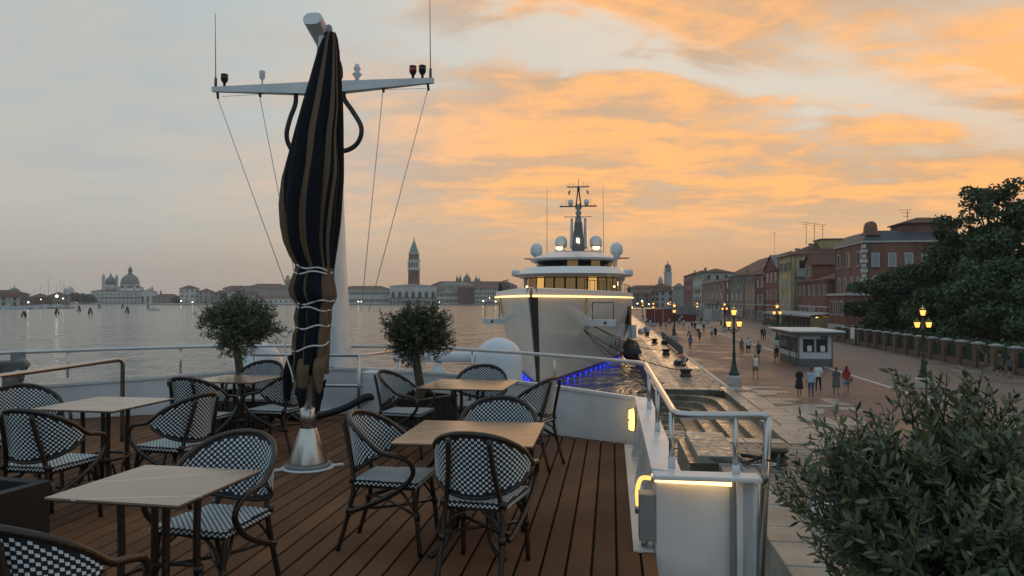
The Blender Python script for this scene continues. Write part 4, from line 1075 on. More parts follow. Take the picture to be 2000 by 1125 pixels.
panes(106, 5.75, 8, 11.42, 12.45, 9, -.86, .86, .4, ['yacht_glass', 'yacht_glass', 'yacht_glass', 'yacht_glass', 'lit_dim', 'yacht_glass', 'lit_dim', 'yacht_glass', 'yacht_glass'])
for s in (-1, 1):
    mb = MB(); mb.box((YX + s*6.75, 106.2, 8.6), (.4, 1.2, 3.0)); ypart(mb, 'side_pillar', 'yacht_white')
    mb = MB(); mb.lathe([(.1, 0), (.16, .1), (.1, .22), (0, .25)], 8, (YX + s*5.9, 100.5, 8.5)); ypart(mb, 'deck_lamp', 'lamp_hot')
    # wing shells below the bridge
    mb = MB(); mb.box((YX + s*7.9, 107, 10.6), (1.3, 6, .95), M=Matrix.Rotation(s*-.12, 3, 'Y')); ypart(mb, 'bridge_wing', 'yacht_white', bevel=.3)
    for (dx, y_, z_, r) in ((2.95, 126, 15.75, 1.02), (6.35, 118, 14.0, .98)):
        mb = MB(); mb.lathe([(r*.55, -.75), (r*.5, -.2), (r*.9, .1), (r, .5)] + [(r*math.cos(a), r*.95 + r*math.sin(a)) for a in [PI/2*i/7 for i in range(0, 7)]] + [(0, r*1.95)], 20, (YX + s*dx, y_, z_)); ypart(mb, 'satellite_dome', 'dome_white')
    mb = MB(); mb.box((YX + s*6.6, 118, 13.4), (3.4, .5, .18)); mb.box((YX + s*6.0, 118.5, 13.0), (.6, 2, .9)); ypart(mb, 'dome_bracket', 'kiosk_dark')
    mb = MB(); mb.lathe([(.95, -.8), (.9, -.1), (.7, .3), (.3, .5), (0, .55)], 14, (YX + s*3.05, 124.2, 15.2)); ypart(mb, 'dome_pedestal', 'yacht_white')
    mb = MB(); mb.tube([(YX + s*2.5, 123.2, 15.5), (YX + s*3.6, 123.2, 15.5)], .16, 6); ypart(mb, 'deck_lamp', 'lamp_hot')
    mb = MB(); mb.lathe([(.2, 0), (.2, .25), (0, .3)], 8, (YX + s*1.85, 122, 14.4)); ypart(mb, 'deck_lamp', 'lamp_hot')
    mb = MB(); mb.tube([(YX + s*4.35, 114, 13.4), (YX + s*4.3, 114, 24.4)], [.05, .025], 5); ypart(mb, 'whip_antenna', 'kiosk_dark')
    mb = MB(); mb.box((YX + s*1.15, 127, 18.2), (.7, 2.6, 5.2), taper=.62); ypart(mb, 'mast_fairing', 'yacht_white', bevel=.25)
mb = MB(); mb.box((YX, 125.5, 17.2), (2.3, 1.6, 5.8), taper=.52); ypart(mb, 'mast_panel', 'kiosk_dark')
mb = MB(); mb.box((YX, 125.6, 20.3), (1.0, 1.2, .9)); mb.lathe([(.5, 0), (.35, .5), (.55, .9), (.3, 1.3), (.4, 1.7), (.25, 2.4)], 10, (YX, 126, 20.7)); ypart(mb, 'mast_top', 'grey_paint')
for (z, w, th) in ((20.95, 4.7, .13), (22.75, 6.2, .22), (26.05, 3.7, .16)):
    mb = MB(); mb.box((YX, 126, z), (w, .3, th)); mb.box((YX - w*.5, 126, z+.06), (.12, .3, th*1.6)); ypart(mb, 'yard', 'kiosk_dark' if z > 21 else 'yacht_white')
for s in (-1, 1):
    mb = MB(); mb.tube([(YX + s*.45, 126, 22.3), (YX + s*.32, 126, 23.5), (YX + s*.12, 126, 25.2), (YX + s*.1, 126, 26.1)], .12, 6); ypart(mb, 'mast_leg', 'cast_iron')
    mb = MB(); mb.lathe([(.2, -.15), (.42, .15), (.45, .55), (.32, .85), (0, 1.0)], 12, (YX + s*1.35, 126, 23.0)); ypart(mb, 'satellite_dome', 'dome_white')
    for dx, z, h in ((.9, 26.1, .8), (1.5, 26.1, .6), (2.1, 22.9, 1.2), (2.7, 22.9, .5)):
        mb = MB(); mb.tube([(YX + s*dx, 126, z), (YX + s*dx, 126, z+h)], .035, 4); ypart(mb, 'aerial', 'kiosk_dark')
mb = MB(); mb.tube([(YX, 126, 26), (YX, 126, 27.4)], .05, 5); ypart(mb, 'aerial', 'kiosk_dark')
for s, k in ((-1, 'c_maroon'), (1, 'w_yellow')):
    mb = MB(); mb.add([(YX + s*1.35, 126, 25.6), (YX + s*1.7, 126.1, 25.3), (YX + s*1.75, 126.15, 24.7), (YX + s*1.45, 126.02, 24.9)], [(0, 1, 2, 3)]); mb.add([(YX + s*1.35, 126.02, 25.6), (YX + s*1.7, 126.12, 25.3), (YX + s*1.75, 126.17, 24.7), (YX + s*1.45, 126.04, 24.9)], [(3, 2, 1, 0)]); ypart(mb, 'flag', k)
# lit emblem on the mast panel
mb = MB()
for (x_, z, w, h) in ((-.22, .32, .10, .28), (-.05, .42, .3, .08), (.1, .26, .10, .3), (-.05, .16, .3, .08), (-.22, -.1, .10, .36), (.0, -.26, .3, .08), (.14, -.08, .10, .2), (.1, -.34, .22, .07)):
    mb.box((YX + x_, 124.62 + z*.19, 16.75 + z), (w, .06, h))
ypart(mb, 'emblem', 'far_light', kind='stuff')
# fold-out mooring platforms
for side, s0, zz, w in ((-1, 17.5, 4.75, 2.5), (1, 12.5, 4.80, 2.9)):
    a = Vector(hullpt(s0, zz, side))
    mb = MB(); mb.box((a.x + side*(w/2 - .5), a.y, zz), (w, 1.5, .55)); mb.box((a.x - side*.2, a.y, zz + .5), (.5, 1.3, 1.4), M=Matrix.Rotation(side*.7, 3, 'Y')); pf = ypart(mb, 'mooring_platform', 'dome_white')
    mb = MB(); z1 = zz + .27
    for q in (.4, w - .7): mb.tube([(a.x + side*q, a.y - .6, z1), (a.x + side*q, a.y - .6, z1+1.5)], .04, 5)
    mb.tube([(a.x + side*.4, a.y - .6, z1+1.5), (a.x + side*(w-.7), a.y - .6, z1+1.5)], .04, 5); mb.build('rail', 'cast_iron', yacht, org=YO)
    mb = MB(); mb.tube([(a.x + side*(w-1.4), a.y - .76, zz), (a.x + side*(w-1.4), a.y - .80, zz)], .13, 8); mb.build('fairlead', 'black_metal', yacht, org=YO)
    mb = MB(); p = Vector(hullpt(s0 - 1.0, 5.6, side, .05)); q = Vector(hullpt(s0 - 1.4, 6.9, side, .05)); mb.tube([p, q], .13, 6); mb.build('light_slot', 'lit_dim', yacht, org=YO)
for (s, z) in ((24, 2.2), (27, 2.25), (30, 2.3)):
    a = Vector(hullpt(s, z, 1, .03)); mb = MB(); mb.box(a, (.06, .8, 1.0)); ypart(mb, 'port_hole', 'grey_paint')
mb = MB(); a = Vector(hullpt(36, 5, 1, .05)); mb.box(a, (.3, 6, 2.2)); ypart(mb, 'shell_door', 'teak')
mb = MB(); a = Vector(hullpt(38, 3.2, 1, .3)); mb.box((a.x + .2, a.y-1, 3.0), (1.0, 2.5, 1.6)); ypart(mb, 'gangway_box', 'dome_white')
# mooring lines of the yacht
def line(a, b, sag, r, label, k='rope_dark', name='mooring_line', n=14, group=None):
    a, b = Vector(a), Vector(b); t = thing(name, label, 'rope', b, 0, group); mb = MB()
    mb.tube([a.lerp(b, i/n) - Vector((0, 0, sag*4*(i/n)*(1-i/n))) - b for i in range(n+1)], r, 5); mb.build('strand', k, t); return t
p = Vector(hullpt(11.0, 4.25, 1, .1)); q = Vector(hullpt(14.5, 4.4, 1, .1))
for i, (a, b, sg, w) in enumerate(((p, (5.4, 36.0+.5, .1), .6, 'steepest dark mooring line falling from the yacht bow'), (p, (3.4, 49.5, 1.3), .5, 'dark mooring line from the yacht bow to the landing steps'),
                                   (p, (5.4, 55.5, 1.6), .6, 'dark mooring line from the yacht bow to the middle bollard'), (q, (5.4, 77.5, 1.6), .5, 'dark mooring line from the yacht platform to the third bollard'),
                                   (q, (5.4, 98, 1.6), .6, 'dark mooring line from the yacht platform to the far bollard'))):
    if i == 0: b = (3.0, 47.2, .9)
    line(a, b, sg, .035, w)
for i, (y_, r, lab, k) in enumerate(((79.5, 1.0, 'big round black fender between yacht and quay', .95), (84.5, .95, 'black drum fender behind the round one at the quay', 1.6))):
    t = thing('fender', lab, 'fender', (2.15, y_, 1.15 + .3*i), 0, 'rubber fenders of the yacht'); mb = MB()
    mb.tube([(0, -r*k, 0), (0, -r*k*.85, 0), (0, -r*.45*k, 0), (0, r*.45*k, 0), (0, r*k*.85, 0), (0, r*k, 0)], [r*.1, r*.55, r*.95, r*.95, r*.55, r*.1], 20)
    mb.build('body', 'rubber', t); mb = MB(); mb.tube([(0, 0, r*.9), (-.3, .2, 4.2)], .03, 4); mb.build('lanyard', 'rope_dark', t)
# ================================================================ quay furniture
def bollard(y_, x_, label, sc=1.0, tilt=False):
    t = thing('bollard', label, 'bollard', (x_, y_, QZ), 0, 'cast iron bollards on the quay')
    mb = MB(); mb.lathe([(.42*sc, .0), (.42*sc, .08), (.34*sc, .12), (.32*sc, .34), (.36*sc, .40), (.43*sc, .44), (.44*sc, .52), (.40*sc, .56), (.36*sc, .565)], 20); mb.build('drum', 'cast_iron', t)
    mb = MB(); mb.lathe([(.37*sc, .565), (.33*sc, .60), (.1, .615), (0, .615)], 20); mb.build('cap', 'stone_step' if not tilt else 'cast_iron', t)
    return t
bollard(26.3, 5.5, 'nearest cast iron bollard with pale cap and ropes round it')
bollard(55.5, 5.35, 'second iron bollard along the quay, past the landing steps', 1.05)
bollard(77.5, 5.5, 'third iron bollard along the quay by the round fender'); bollard(98, 5.5, 'fourth iron bollard, far along the quay', .95); bollard(119, 5.5, 'fifth iron bollard, farthest along the quay', .95)
t = thing('capstan', 'low black mooring hook lying between the second and third bollards', 'mooring hook', (5.9, 65, QZ)); mb = MB()
mb.tube(bez([(-.5, 0, .1), (-.2, .1, .25), (.2, 0, .3), (.45, -.1, .5), (.3, -.2, .55)]), .13, 8); mb.box((-.1, 0, .06), (.9, .5, .12)); mb.build('hook', 'black_metal', t)
# own mooring line and chain at the nearest bollard
line((-.6, 12.2, 4.6), (4.6, 26.0, QZ+.12), .75, .028, 'long mooring line dropping from our ship to the nearest bollard')
t = thing('rope_bundle', 'thick dark mooring rope coiled to the nearest bollard', 'rope', (5.5, 26.3, QZ)); mb = MB()
mb.tube(bez([(-1.7, 1.6, .10), (-1.2, 1.0, .10), (-.7, .4, .16), (-.3, -.25, .22), (.15, -.38, .24), (.36, 0, .24), (.1, .36, .24), (-.35, .1, .24), (-.9, -.2, .08), (-1.4, -.3, .07)]), .065, 7); mb.build('strand', 'rope_dark', t)
mb = MB(); mb.tube(bez([(-1.2, -.2, .05), (-.8, -.45, .06), (-.3, -.5, .05), (.0, -.45, .1), (-.5, -.25, .1), (-.9, -.1, .05), (-1.3, -.5, .04)]), .03, 5); mb.build('loose_end', 'rope_white', t)
t = thing('chain', 'rusty chain slung between the quay edge and the nearest bollard', 'chain', (3.3, 25.9, QZ+.2)); mb = MB()
for k in range(15):
    c = Vector((.12*k, -.02*k, -.10*math.sin(PI*k/14) + .02)); 
    mb.tube([c + (Vector((.085*math.cos(a), .045*math.sin(a), 0)) if k % 2 else Vector((.085*math.cos(a), 0, .045*math.sin(a)))) for a in [2*PI*i/10 for i in range(10)]], .014, 4, closed=True)
mb.build('links', 'cast_iron', t, kind='stuff')
# street lamps
def lamp_meshes():
    o = {}
    mb = MB(); mb.lathe([(.50, 0), (.50, .55), (.46, .62), (.40, .66)], 8, smooth=False); o['plinth'] = mb.mesh('plinth', 'white_stone')
    mb = MB(); mb.lathe([(.36, .66), (.34, .78), (.26, .9), (.22, 1.1), (.16, 1.25), (.15, 1.4), (.11, 1.6), (.10, 2.0), (.12, 2.05), (.09, 2.15), (.075, 3.6), (.11, 3.68), (.075, 3.75), (.06, 4.55)], 12)
    o['post'] = mb.mesh('post', 'lamp_green')
    mb = MB(); mb.tube(bez([(-.38, 0, 3.78), (-.36, 0, 3.62), (-.2, 0, 3.58), (0, 0, 3.72), (.2, 0, 3.58), (.36, 0, 3.62), (.38, 0, 3.78)]), .03, 6); mb.tube(bez([(-.3, 0, 3.6), (-.12, 0, 3.45), (0, 0, 3.3)]), .02, 5); mb.tube(bez([(.3, 0, 3.6), (.12, 0, 3.45), (0, 0, 3.3)]), .02, 5); o['bracket'] = mb.mesh('bracket', 'lamp_green')
    mb = MB(); mb.lathe([(.12, 0), (.19, .34)], 8, smooth=False); o['glass'] = mb.mesh('glass', 'lantern')
    mb = MB(); mb.lathe([(.03, .05), (.06, .14), (.03, .26)], 8); o['flame'] = mb.mesh('bulb', 'lamp_hot')
    mb = MB(); mb.lathe([(.22, .34), (.20, .40), (.09, .50), (.05, .56), (.06, .6), (0, .66)], 8); mb.lathe([(.05, -.06), (.13, .0), (.12, .02)], 8)
    for k in range(8):
        a = 2*PI*k/8; mb.tube([(.122*math.cos(a), .122*math.sin(a), 0), (.193*math.cos(a), .193*math.sin(a), .345)], .011, 4)
    o['hood'] = mb.mesh('hood', 'lamp_green')
    return o
LM = lamp_meshes()
def lamp(x_, y_, label, rz=0, light=0):
    t = thing('street_lamp', label, 'street lamp', (x_, y_, QZ), rz, 'three lantern street lamps along the promenade')
    obj('plinth', LM['plinth'], t); obj('post', LM['post'], t); obj('bracket', LM['bracket'], t)
    for (dx, dz) in ((-.38, 3.84), (.38, 3.84), (0, 4.6)):
        l_ = obj('lantern', LM['hood'], t, (dx, 0, dz)); obj('glass', LM['glass'], l_); obj('bulb', LM['flame'], l_)
    if light:
        pl = bpy.data.lights.new('lantern_light', 'POINT'); pl.energy = light; pl.color = (1, .55, .2); pl.shadow_soft_size = .3
        po = bpy.data.objects.new('lantern_light', pl); col.objects.link(po); po.parent = t; po.location = (0, 0, 5.5)
lamp(7.95, 50.2, 'nearest green street lamp with three lit lanterns by the kerb', R(20), 60)
lamp(19.7, 50.4, 'nearest green street lamp on the garden side, in front of the brick fence', R(10), 60)
lamp(20.1, 94.4, 'second garden side street lamp, behind the ticket kiosk', R(15), 60)
lamp(8.6, 105, 'second quayside street lamp, at the end of the net fence', R(80), 60)
lamp(20.1, 137, 'third garden side street lamp, in front of the cafe awning', R(10), 60)
lamp(8.8, 161, 'third quayside street lamp, beside the red hoarding', R(85)); lamp(20.1, 180, 'fourth garden side street lamp, before the pale palazzo', R(80)); lamp(20.1, 262, 'fifth garden side street lamp, far off by the red brown house', R(80)); lamp(8.8, 216, 'fourth quayside street lamp, farthest one by the yacht rail', R(80))
# ticket kiosk
kx0, kx1, ky0, ky1 = 15.7, 18.35, 65.4, 72.6
k_ = thing('ticket_kiosk', 'pale grey ticket kiosk with wide flat roof on the promenade', 'kiosk', (kx0, ky0, QZ)); KO = (kx0, ky0, QZ)
def kb_(c, d, name, k, parent=None, bevel=0): mb = MB(); mb.box(c, d); return mb.build(name, k, parent or k_, org=KO, bevel=bevel)
cx, cy, w, l = (kx0+kx1)/2, (ky0+ky1)/2, kx1-kx0, ky1-ky0
kb_((cx, cy, QZ+.32), (w+.04, l+.04, .64), 'base', 'kiosk_dark'); kb_((cx, cy, QZ+1.66), (w, l, 2.04), 'wall', 'kiosk')
kb_((cx, cy, QZ+2.95), (w+1.75, l+1.75, .14), 'roof', 'kiosk', bevel=.04); kb_((cx, cy, QZ+2.76), (w+1.2, l+1.2, .24), 'roof_beam', 'kiosk_dark')
for dx in (-.55, .52):
    wn = kb_((cx+dx, ky0-.02, QZ+1.75), (.92, .06, 1.12), 'window', 'kiosk_dark')
    kb_((cx+dx, ky0-.055, QZ+1.75), (.84, .03, 1.04), 'pane', 'glass_dark', wn); kb_((cx+dx+.05, ky0-.08, QZ+1.5), (.36, .012, .48), 'notice', 'paper', wn)
kb_((cx+.7, ky0-.03, QZ+2.45), (.6, .03, .26), 'sign', 'kiosk_dark')
for j in range(4):
    yy_ = ky0 + .9 + j*1.75
    wn = kb_((kx0-.02, yy_+.35, QZ+1.72), (.06, 1.6, 1.25), 'window', 'kiosk_dark'); kb_((kx0-.055, yy_+.35, QZ+1.72), (.03, 1.48, 1.14), 'pane', 'glass_dark', wn)
for (a, b) in ((kx0-.03, ky0-.03), (kx1+.03, ky0-.03), (kx0-.03, ky0+.8), (kx0-.03, ky0+3.2)): kb_((a, b, QZ+1.4), (.08, .08, 2.7), 'corner_post', 'kiosk_dark')
# brick fence with green netting in front of the gardens
fx = 30.2; fe = thing('garden_fence', 'low brick fence with pale capped pillars and green netting before the gardens', 'fence', (fx, 60.4, QZ)); FO = (fx, 60.4, QZ)
pm = MB(); pm.box((0, 0, .97), (.62, .62, 1.94)); pm = pm.mesh('pillar', 'brick_pillar'); cm_ = MB(); cm_.box((0, 0, 2.0), (.82, .82, .13)); cm_.box((0, 0, 2.09), (.62, .62, .08), taper=.6); cm_ = cm_.mesh('pillar_cap', 'cap_stone')
wm = MB(); wm.box((0, 1.475, .26), (.34, 2.3, .52)); wm = wm.mesh('low_wall', 'brick_pillar'); nm = MB(); nm.box((.06, 1.475, 1.1), (.04, 2.32, 1.14)); nm = nm.mesh('netting', 'mesh_green')
for k in range(-4, 16):
    p_ = obj('pillar', pm, fe, (0, 2.95*k, 0)); obj('pillar_cap', cm_, p_); obj('low_wall', wm, fe, (0, 2.95*k, 0)); obj('netting', nm, fe, (0, 2.95*k, 0))
t = thing('notice_board', 'white notice board fixed to the garden fence pillars', 'notice board', (fx-.42, 60.4+2.95*12.5, QZ+.9)); mb = MB(); mb.box((0, 0, .55), (.06, 1.5, 1.35)); mb.build('panel', 'paper', t); mb = MB(); mb.box((.05, 0, .1), (.05, 1.6, 1.9)); mb.build('frame', 'kiosk_dark', t)
# net barrier along the kerb
t = thing('net_barrier', 'row of grey net barrier panels along the quay kerb', 'barrier', (6.9, 74, QZ))
for k in range(12):
    y0 = 2.9*k; mb = MB(); mb.box((.02*k, y0 + 1.4, .55), (.03, 2.75, 1.0)); pn = mb.build('net_panel', 'fence_mesh', t)
    mb = MB(); mb.tube([(.02*k, y0 + .02, 0), (.02*k, y0 + .02, 1.12)], .03, 5); mb.build('post', 'steel', t)
# hoardings at the far bridge
for (x0, x1, y_, h, k, lab) in ((8.5, 15, 190, 3.3, 'hoarding_red', 'red site hoarding beside the far quay'), (15.2, 22, 200, 4.0, 'hoarding_grey', 'grey site hoarding with red foot near the far bridge'), (22.6, 29.5, 208, 3.0, 'w_far3', 'short pale parapet wall of the far bridge')):
    t = thing('hoarding', lab, 'hoarding', ((x0+x1)/2, y_, QZ)); n = int((x1-x0)/2)
    for i in range(n):
        mb = MB(); w = (x1-x0)/n; mb.box((-(x1-x0)/2 + (i+.5)*w, random.uniform(-.1, .1), h/2), (w-.06, .14, h)); mb.build('panel', k if not (k == 'hoarding_grey' and False) else k, t)
    if k == 'hoarding_grey': mb = MB(); mb.box((0, -.25, .9), (x1-x0, .1, 1.8)); mb.build('banner', 'hoarding_red', t)
# cafe awnings
for (x0, y0, y1, lab, lit_) in ((34.5, 150, 176, 'white awning of the cafe terrace with dark planters', 0), (34.5, 136, 149, 'small lit cafe pavilion with pale roof beside the yellow house', 1)):
    t = thing('cafe_awning', lab, 'awning', (x0, y0, QZ)); L = y1 - y0
    mb = MB(); mb.add([(0, 0, 2.9), (0, L, 2.9), (4, L, 3.3), (4, 0, 3.3), (0, 0, 2.55), (0, L, 2.55)], [(0, 3, 2, 1), (0, 1, 5, 4)]); o = mb.build('canvas', 'awning', t); o.modifiers.new('t', 'SOLIDIFY').thickness = .05
    for k in range(6):
        mb = MB(); mb.box((.1, .2 + (L-.4)*k/5, 1.4), (.1, .1, 2.8)); mb.build('post', 'kiosk_dark', t)
    for k in range(5):
        mb = MB(); mb.box((-.1, .2 + (L-.4)*(k+.5)/5, .45), (.5, L/5-.6, .9)); mb.build('flower_box', 'mesh_green', t)
    mb = MB(); mb.box((3.8, L/2, 1.4), (.2, L-1, 2.6)); mb.build('back_wall', 'w_tan' if lit_ else 'shutter_brown', t)
    if lit_:
        for q in (2, 5):
            mb = MB(); mb.box((2.5, q, 2.2), (.2, .8, .5)); mb.build('lit_sign', 'bulb', t)
        mb = MB(); mb.box((2, .3, 1.3), (3.6, .1, 2.4)); mb.build('side_screen', 'w_yellow', t)
# ================================================================ houses along the promenade
WC = {}
def win_mesh(w, h, style):
    key = (round(w, 2), round(h, 2), style)
    if key in WC: return WC[key]
    fr, pn = MB(), MB(); t = .13; arch = style == 'arch'
    hh = h - w/2 if arch else h
    fr.box((-w/2 - t/2, -.05, hh/2), (t, .14, hh)); fr.box((w/2 + t/2, -.05, hh/2), (t, .14, hh)); fr.box((0, -.08, -.06), (w + 2*t + .12, .22, .12))
    if arch:
        n = 7
        for i in range(n):
            a0, a1 = PI*i/n, PI*(i+1)/n; r0, r1 = w/2, w/2 + t
            v = [(r*math.cos(a), y_, hh + r*math.sin(a)*1.15) for y_ in (-.12, .02) for r, a in ((r0, a0), (r1, a0), (r1, a1), (r0, a1))]
            fr.add(v, [(0, 3, 2, 1), (0, 4, 7, 3), (1, 2, 6, 5)])
        P = [(-w/2, 0), (w/2, 0)] + [(w/2*math.cos(PI*i/8), hh + w/2*1.15*math.sin(PI*i/8)) for i in range(9)]
        pn.add([(a, -.012, b) for a, b in P], [tuple(range(len(P)))])
    else:
        fr.box((0, -.05, h + t/2), (w + 2*t, .14, t)); pn.add([(-w/2, -.012, 0), (w/2, -.012, 0), (w/2, -.012, h), (-w/2, -.012, h)], [(0, 1, 2, 3)])
    sh = MB(); sh.box((0, -.09, h/2), (w*.46, .05, h))
    WC[key] = (fr.mesh('window', 'stone_trim'), pn.mesh('pane', 'glass_dark'), {k: sh_mesh(w, h, k) for k in ('shutter_dark', 'shutter_pale', 'shutter_brown')})
    return WC[key]
def sh_mesh(w, h, k):
    sh = MB(); sh.box((0, -.10, h/2), (w*.48, .05, h)); return sh.mesh('shutter', k)
def window(parent, loc, rz, w, h, style='rect', shut=None, closed=False):
    fr, pn, sh = win_mesh(w, h, style); o = obj('window', fr, parent, loc, rz); obj('pane', pn, o)
    if shut:
        for s in (-1, 1): obj('shutter', sh[shut], o, ((s*w*.25) if closed else s*(w*.74 + .1), 0, 0))
    return o
def roof_mesh(x0, x1, y0, y1, z, h, ov=.5):
    mb = MB(); a, b, c, d = x0-ov, x1+ov, y0-ov, y1+ov; mx = min(b-a, d-c)/2
    if (b-a) < (d-c): r0, r1 = ((a+b)/2, c+mx), ((a+b)/2, d-mx)
    else: r0, r1 = (a+mx, (c+d)/2), (b-mx, (c+d)/2)
    V = [(a, c, z), (b, c, z), (b, d, z), (a, d, z), (*r0, z+h), (*r1, z+h), (a, c, z-.18), (b, c, z-.18), (b, d, z-.18), (a, d, z-.18)]
    fs = [(6, 7, 1, 0), (7, 8, 2, 1), (8, 9, 3, 2), (9, 6, 0, 3), (9, 8, 7, 6)]
    fs += [(0, 1, 5, 4), (1, 2, 5), (2, 3, 4, 5), (3, 0, 4)] if not (b-a) < (d-c) else [(0, 1, 4), (1, 2, 5, 4), (2, 3, 5), (3, 0, 4, 5)]
    return mb.add(V, fs)
def house(name, label, x0, y0, y1, depth, z1, wall, fac=(), end=(), roof=('tile_roof', 2.2), cornice=True, extra=None, base=None):
    "x0 facade plane facing the water; fac/end lists of (z, n, w, h, style, shutter, closed, lo, hi)"
    t = thing(name, label, 'house', (x0, y0, QZ), 0, 'houses along the promenade'); O = (x0, y0, QZ)
    mb = MB(); mb.box((x0 + depth/2, (y0+y1)/2, (QZ+z1)/2), (depth, y1-y0, z1-QZ)); mb.build('wall', wall, t, org=O)
    if cornice:
        mb = MB(); mb.box((x0 + depth/2, (y0+y1)/2, z1-.16), (depth+.5, y1-y0+.5, .28)); mb.build('cornice', 'stone_trim', t, org=O)
    if base: mb = MB(); mb.box((x0 + depth/2, (y0+y1)/2, QZ+base[1]/2), (depth+.12, y1-y0+.12, base[1])); mb.build('plinth', base[0], t, org=O)
    if roof:
        rf = roof_mesh(x0, x0+depth, y0, y1, z1, roof[1]).build('roof', roof[0], t, org=O)
        for k in range(2):
            mb = MB(); cx_, cy_ = x0 + depth*random.uniform(.15, .5), lerp(y0, y1, random.uniform(.15, .85)); hh = z1 + random.uniform(1.4, 2.4)
            mb.box((cx_, cy_, (z1+hh)/2-.2), (.7, .7, hh-z1+.6)); mb.box((cx_, cy_, hh+.15), (1.0, 1.0, .3)); mb.build('chimney', 'w_far2', rf, org=O)
    for yy_ in (y0+.35, y1-.35):
        mb = MB(); mb.tube([(x0-.12, yy_, QZ+.3), (x0-.12, yy_, z1-.3)], .07, 6); mb.build('drain_pipe', 'kiosk_dark', t, org=O)
    mb = MB(); mb.tube([(x0+.6, y0-.12, QZ+.3), (x0+.6, y0-.12, z1-.3)], .07, 6); mb.build('drain_pipe', 'kiosk_dark', t, org=O)
    mb = MB(); mb.box((x0 + depth/2, (y0+y1)/2, QZ+4.3), (depth+.16, y1-y0+.16, .22)); mb.build('string_course', 'stone_trim', t, org=O)
    nd_ = max(1, int((y1-y0)/7))
    for k in range(nd_):
        mb = MB(); yd = lerp(y0, y1, (k+.5)/nd_); mb.box((x0-.03, yd, QZ+1.35), (.1, 1.3, 2.7)); mb.build('door', 'shutter_brown' if k % 2 else 'shutter_dark', t, org=O)
        mb = MB(); mb.box((x0-.05, yd, QZ+2.8), (.16, 1.7, .2)); mb.build('door_lintel', 'stone_trim', t, org=O)
    for (z, n, w, h, st, sh, cl, lo, hi) in fac:
        for k in range(n): window(t, (-.02, lerp(lo, hi, (k+.5)/n)*(y1-y0), z-QZ), -PI/2, w, h, st, sh, cl)
    for (z, n, w, h, st, sh, cl, lo, hi) in end:
        for k in range(n): window(t, (lerp(lo, hi, (k+.5)/n)*depth, -.02, z-QZ), 0, w, h, st, sh, cl)
    return t
def yof(px, X=40.0):
    "distance along the quay at which a column of the photo meets the facade line X"
    r = (px-1000)/F; return (X*CY + r*X*SY)/(r*CY - SY)
def zf(py, X, y): return HC + (586-py)/F*(-X*SY + y*CY)
def antenna(x_, y_, z_, h, label):
    t = thing('tv_antenna', label, 'antenna', (x_, y_, z_), 0, 'roof antennas'); mb = MB(); mb.tube([(0, 0, 0), (0, 0, h)], .05, 5); mb.build('mast', 'cast_iron', t)
    for k, (dz, w) in enumerate(((0, 1.5), (-.5, 1.0), (-1.1, .7))): mb = MB(); mb.tube([(-w, 0, h+dz), (w*.5, 0, h+dz)], .04, 4); mb.build('rod', 'cast_iron', t)
def HS(px_far, px_near, py_eave, **k):
    y0, y1 = yof(px_near), yof(px_far); return y0, y1, zf(py_eave, 40, y0)
S = lambda z, n, w=1.05, h=1.75, st='rect', sh=None, cl=False, lo=.06, hi=.94: (z, n, w, h, st, sh, cl, lo, hi)
# big brick palazzo by the gardens
y0, y1, z1 = HS(1632, 1688, 470)
h = house('brick_palazzo', 'big brick palazzo with pale quoins beside the park trees', 40, y0, y1, 15, z1, 'w_bigbrick',
          [S(z1-3.9, 1, 1.2, 2.2, 'rect', 'shutter_dark', True, 0, .3), S(z1-3.9, 1, 1.3, 2.2, 'rect', None, False, .3, .7), S(z1-3.9, 1, 1.3, 2.2, 'rect', 'shutter_dark', True, .68, 1), S(z1-8.7, 4, .95, 2.9, 'arch', None, False, .08, .95), S(z1-13.2, 3, 1.1, 2.3, 'arch', 'shutter_dark', True, .1, .9)],
          [S(z1-4.1, 4, 1.0, 2.0, 'rect', 'shutter_pale', True, .03, .70), S(z1-4.1, 2, 1.15, 2.1, 'rect', 'shutter_dark', True, .72, .96), S(z1-8.7, 1, 1.2, 2.9, 'arch', None, False, .04, .2), S(z1-9, 2, 1.1, 2.2, 'arch', None, False, .4, .7)], roof=None)
O = (40, y0, QZ)
for k in range(14): mb = MB(); q = .42 if k % 2 else .28; mb.box((40, y0, z1 - .9 - k*.78), (q*2, q*2, .62)); mb.build('quoin', 'stone_trim', h, org=O)
rf = MB(); rf.prism([(40-.3, y0-.3), (55.3, y0-.3), (55.3, y1+.3), (40-.3, y1+.3)], z1, z1+1.7, 0, [(41.5, y0+1.4), (54, y0+1.4), (54, y1-1), (41.5, y1-1)]); rf = rf.build('roof', 'slate', h, org=O)
mb = MB(); cxx = 41.2; P = [(-1.5, 0), (-1.0, .4), (-.9, 1.5), (-.7, 1.95), (-.4, 2.15), (0, 2.25), (.4, 2.15), (.7, 1.95), (.9, 1.5), (1.0, .4), (1.5, 0)]
mb.add([(cxx + a, y0+.2, z1+.9+b) for a, b in P] + [(cxx + a, y0+1.0, z1+.9+b) for a, b in P], [tuple(range(10, -1, -1)), tuple(range(11, 22))] + [(i, i+1, 12+i, 11+i) for i in range(10)]); mb.build('curved_gable', 'w_bigbrick', h, org=O)
mb = MB(); mb.box((50.5, y0+4, z1+1.6), (8, 6, 2.6)); mb.build('attic', 'w_bigbrick', h, org=O); roof_mesh(46.5, 54.5, y0+1, y0+7, z1+2.9, 1.1, .4).build('attic_roof', 'tile_roof', h, org=O)
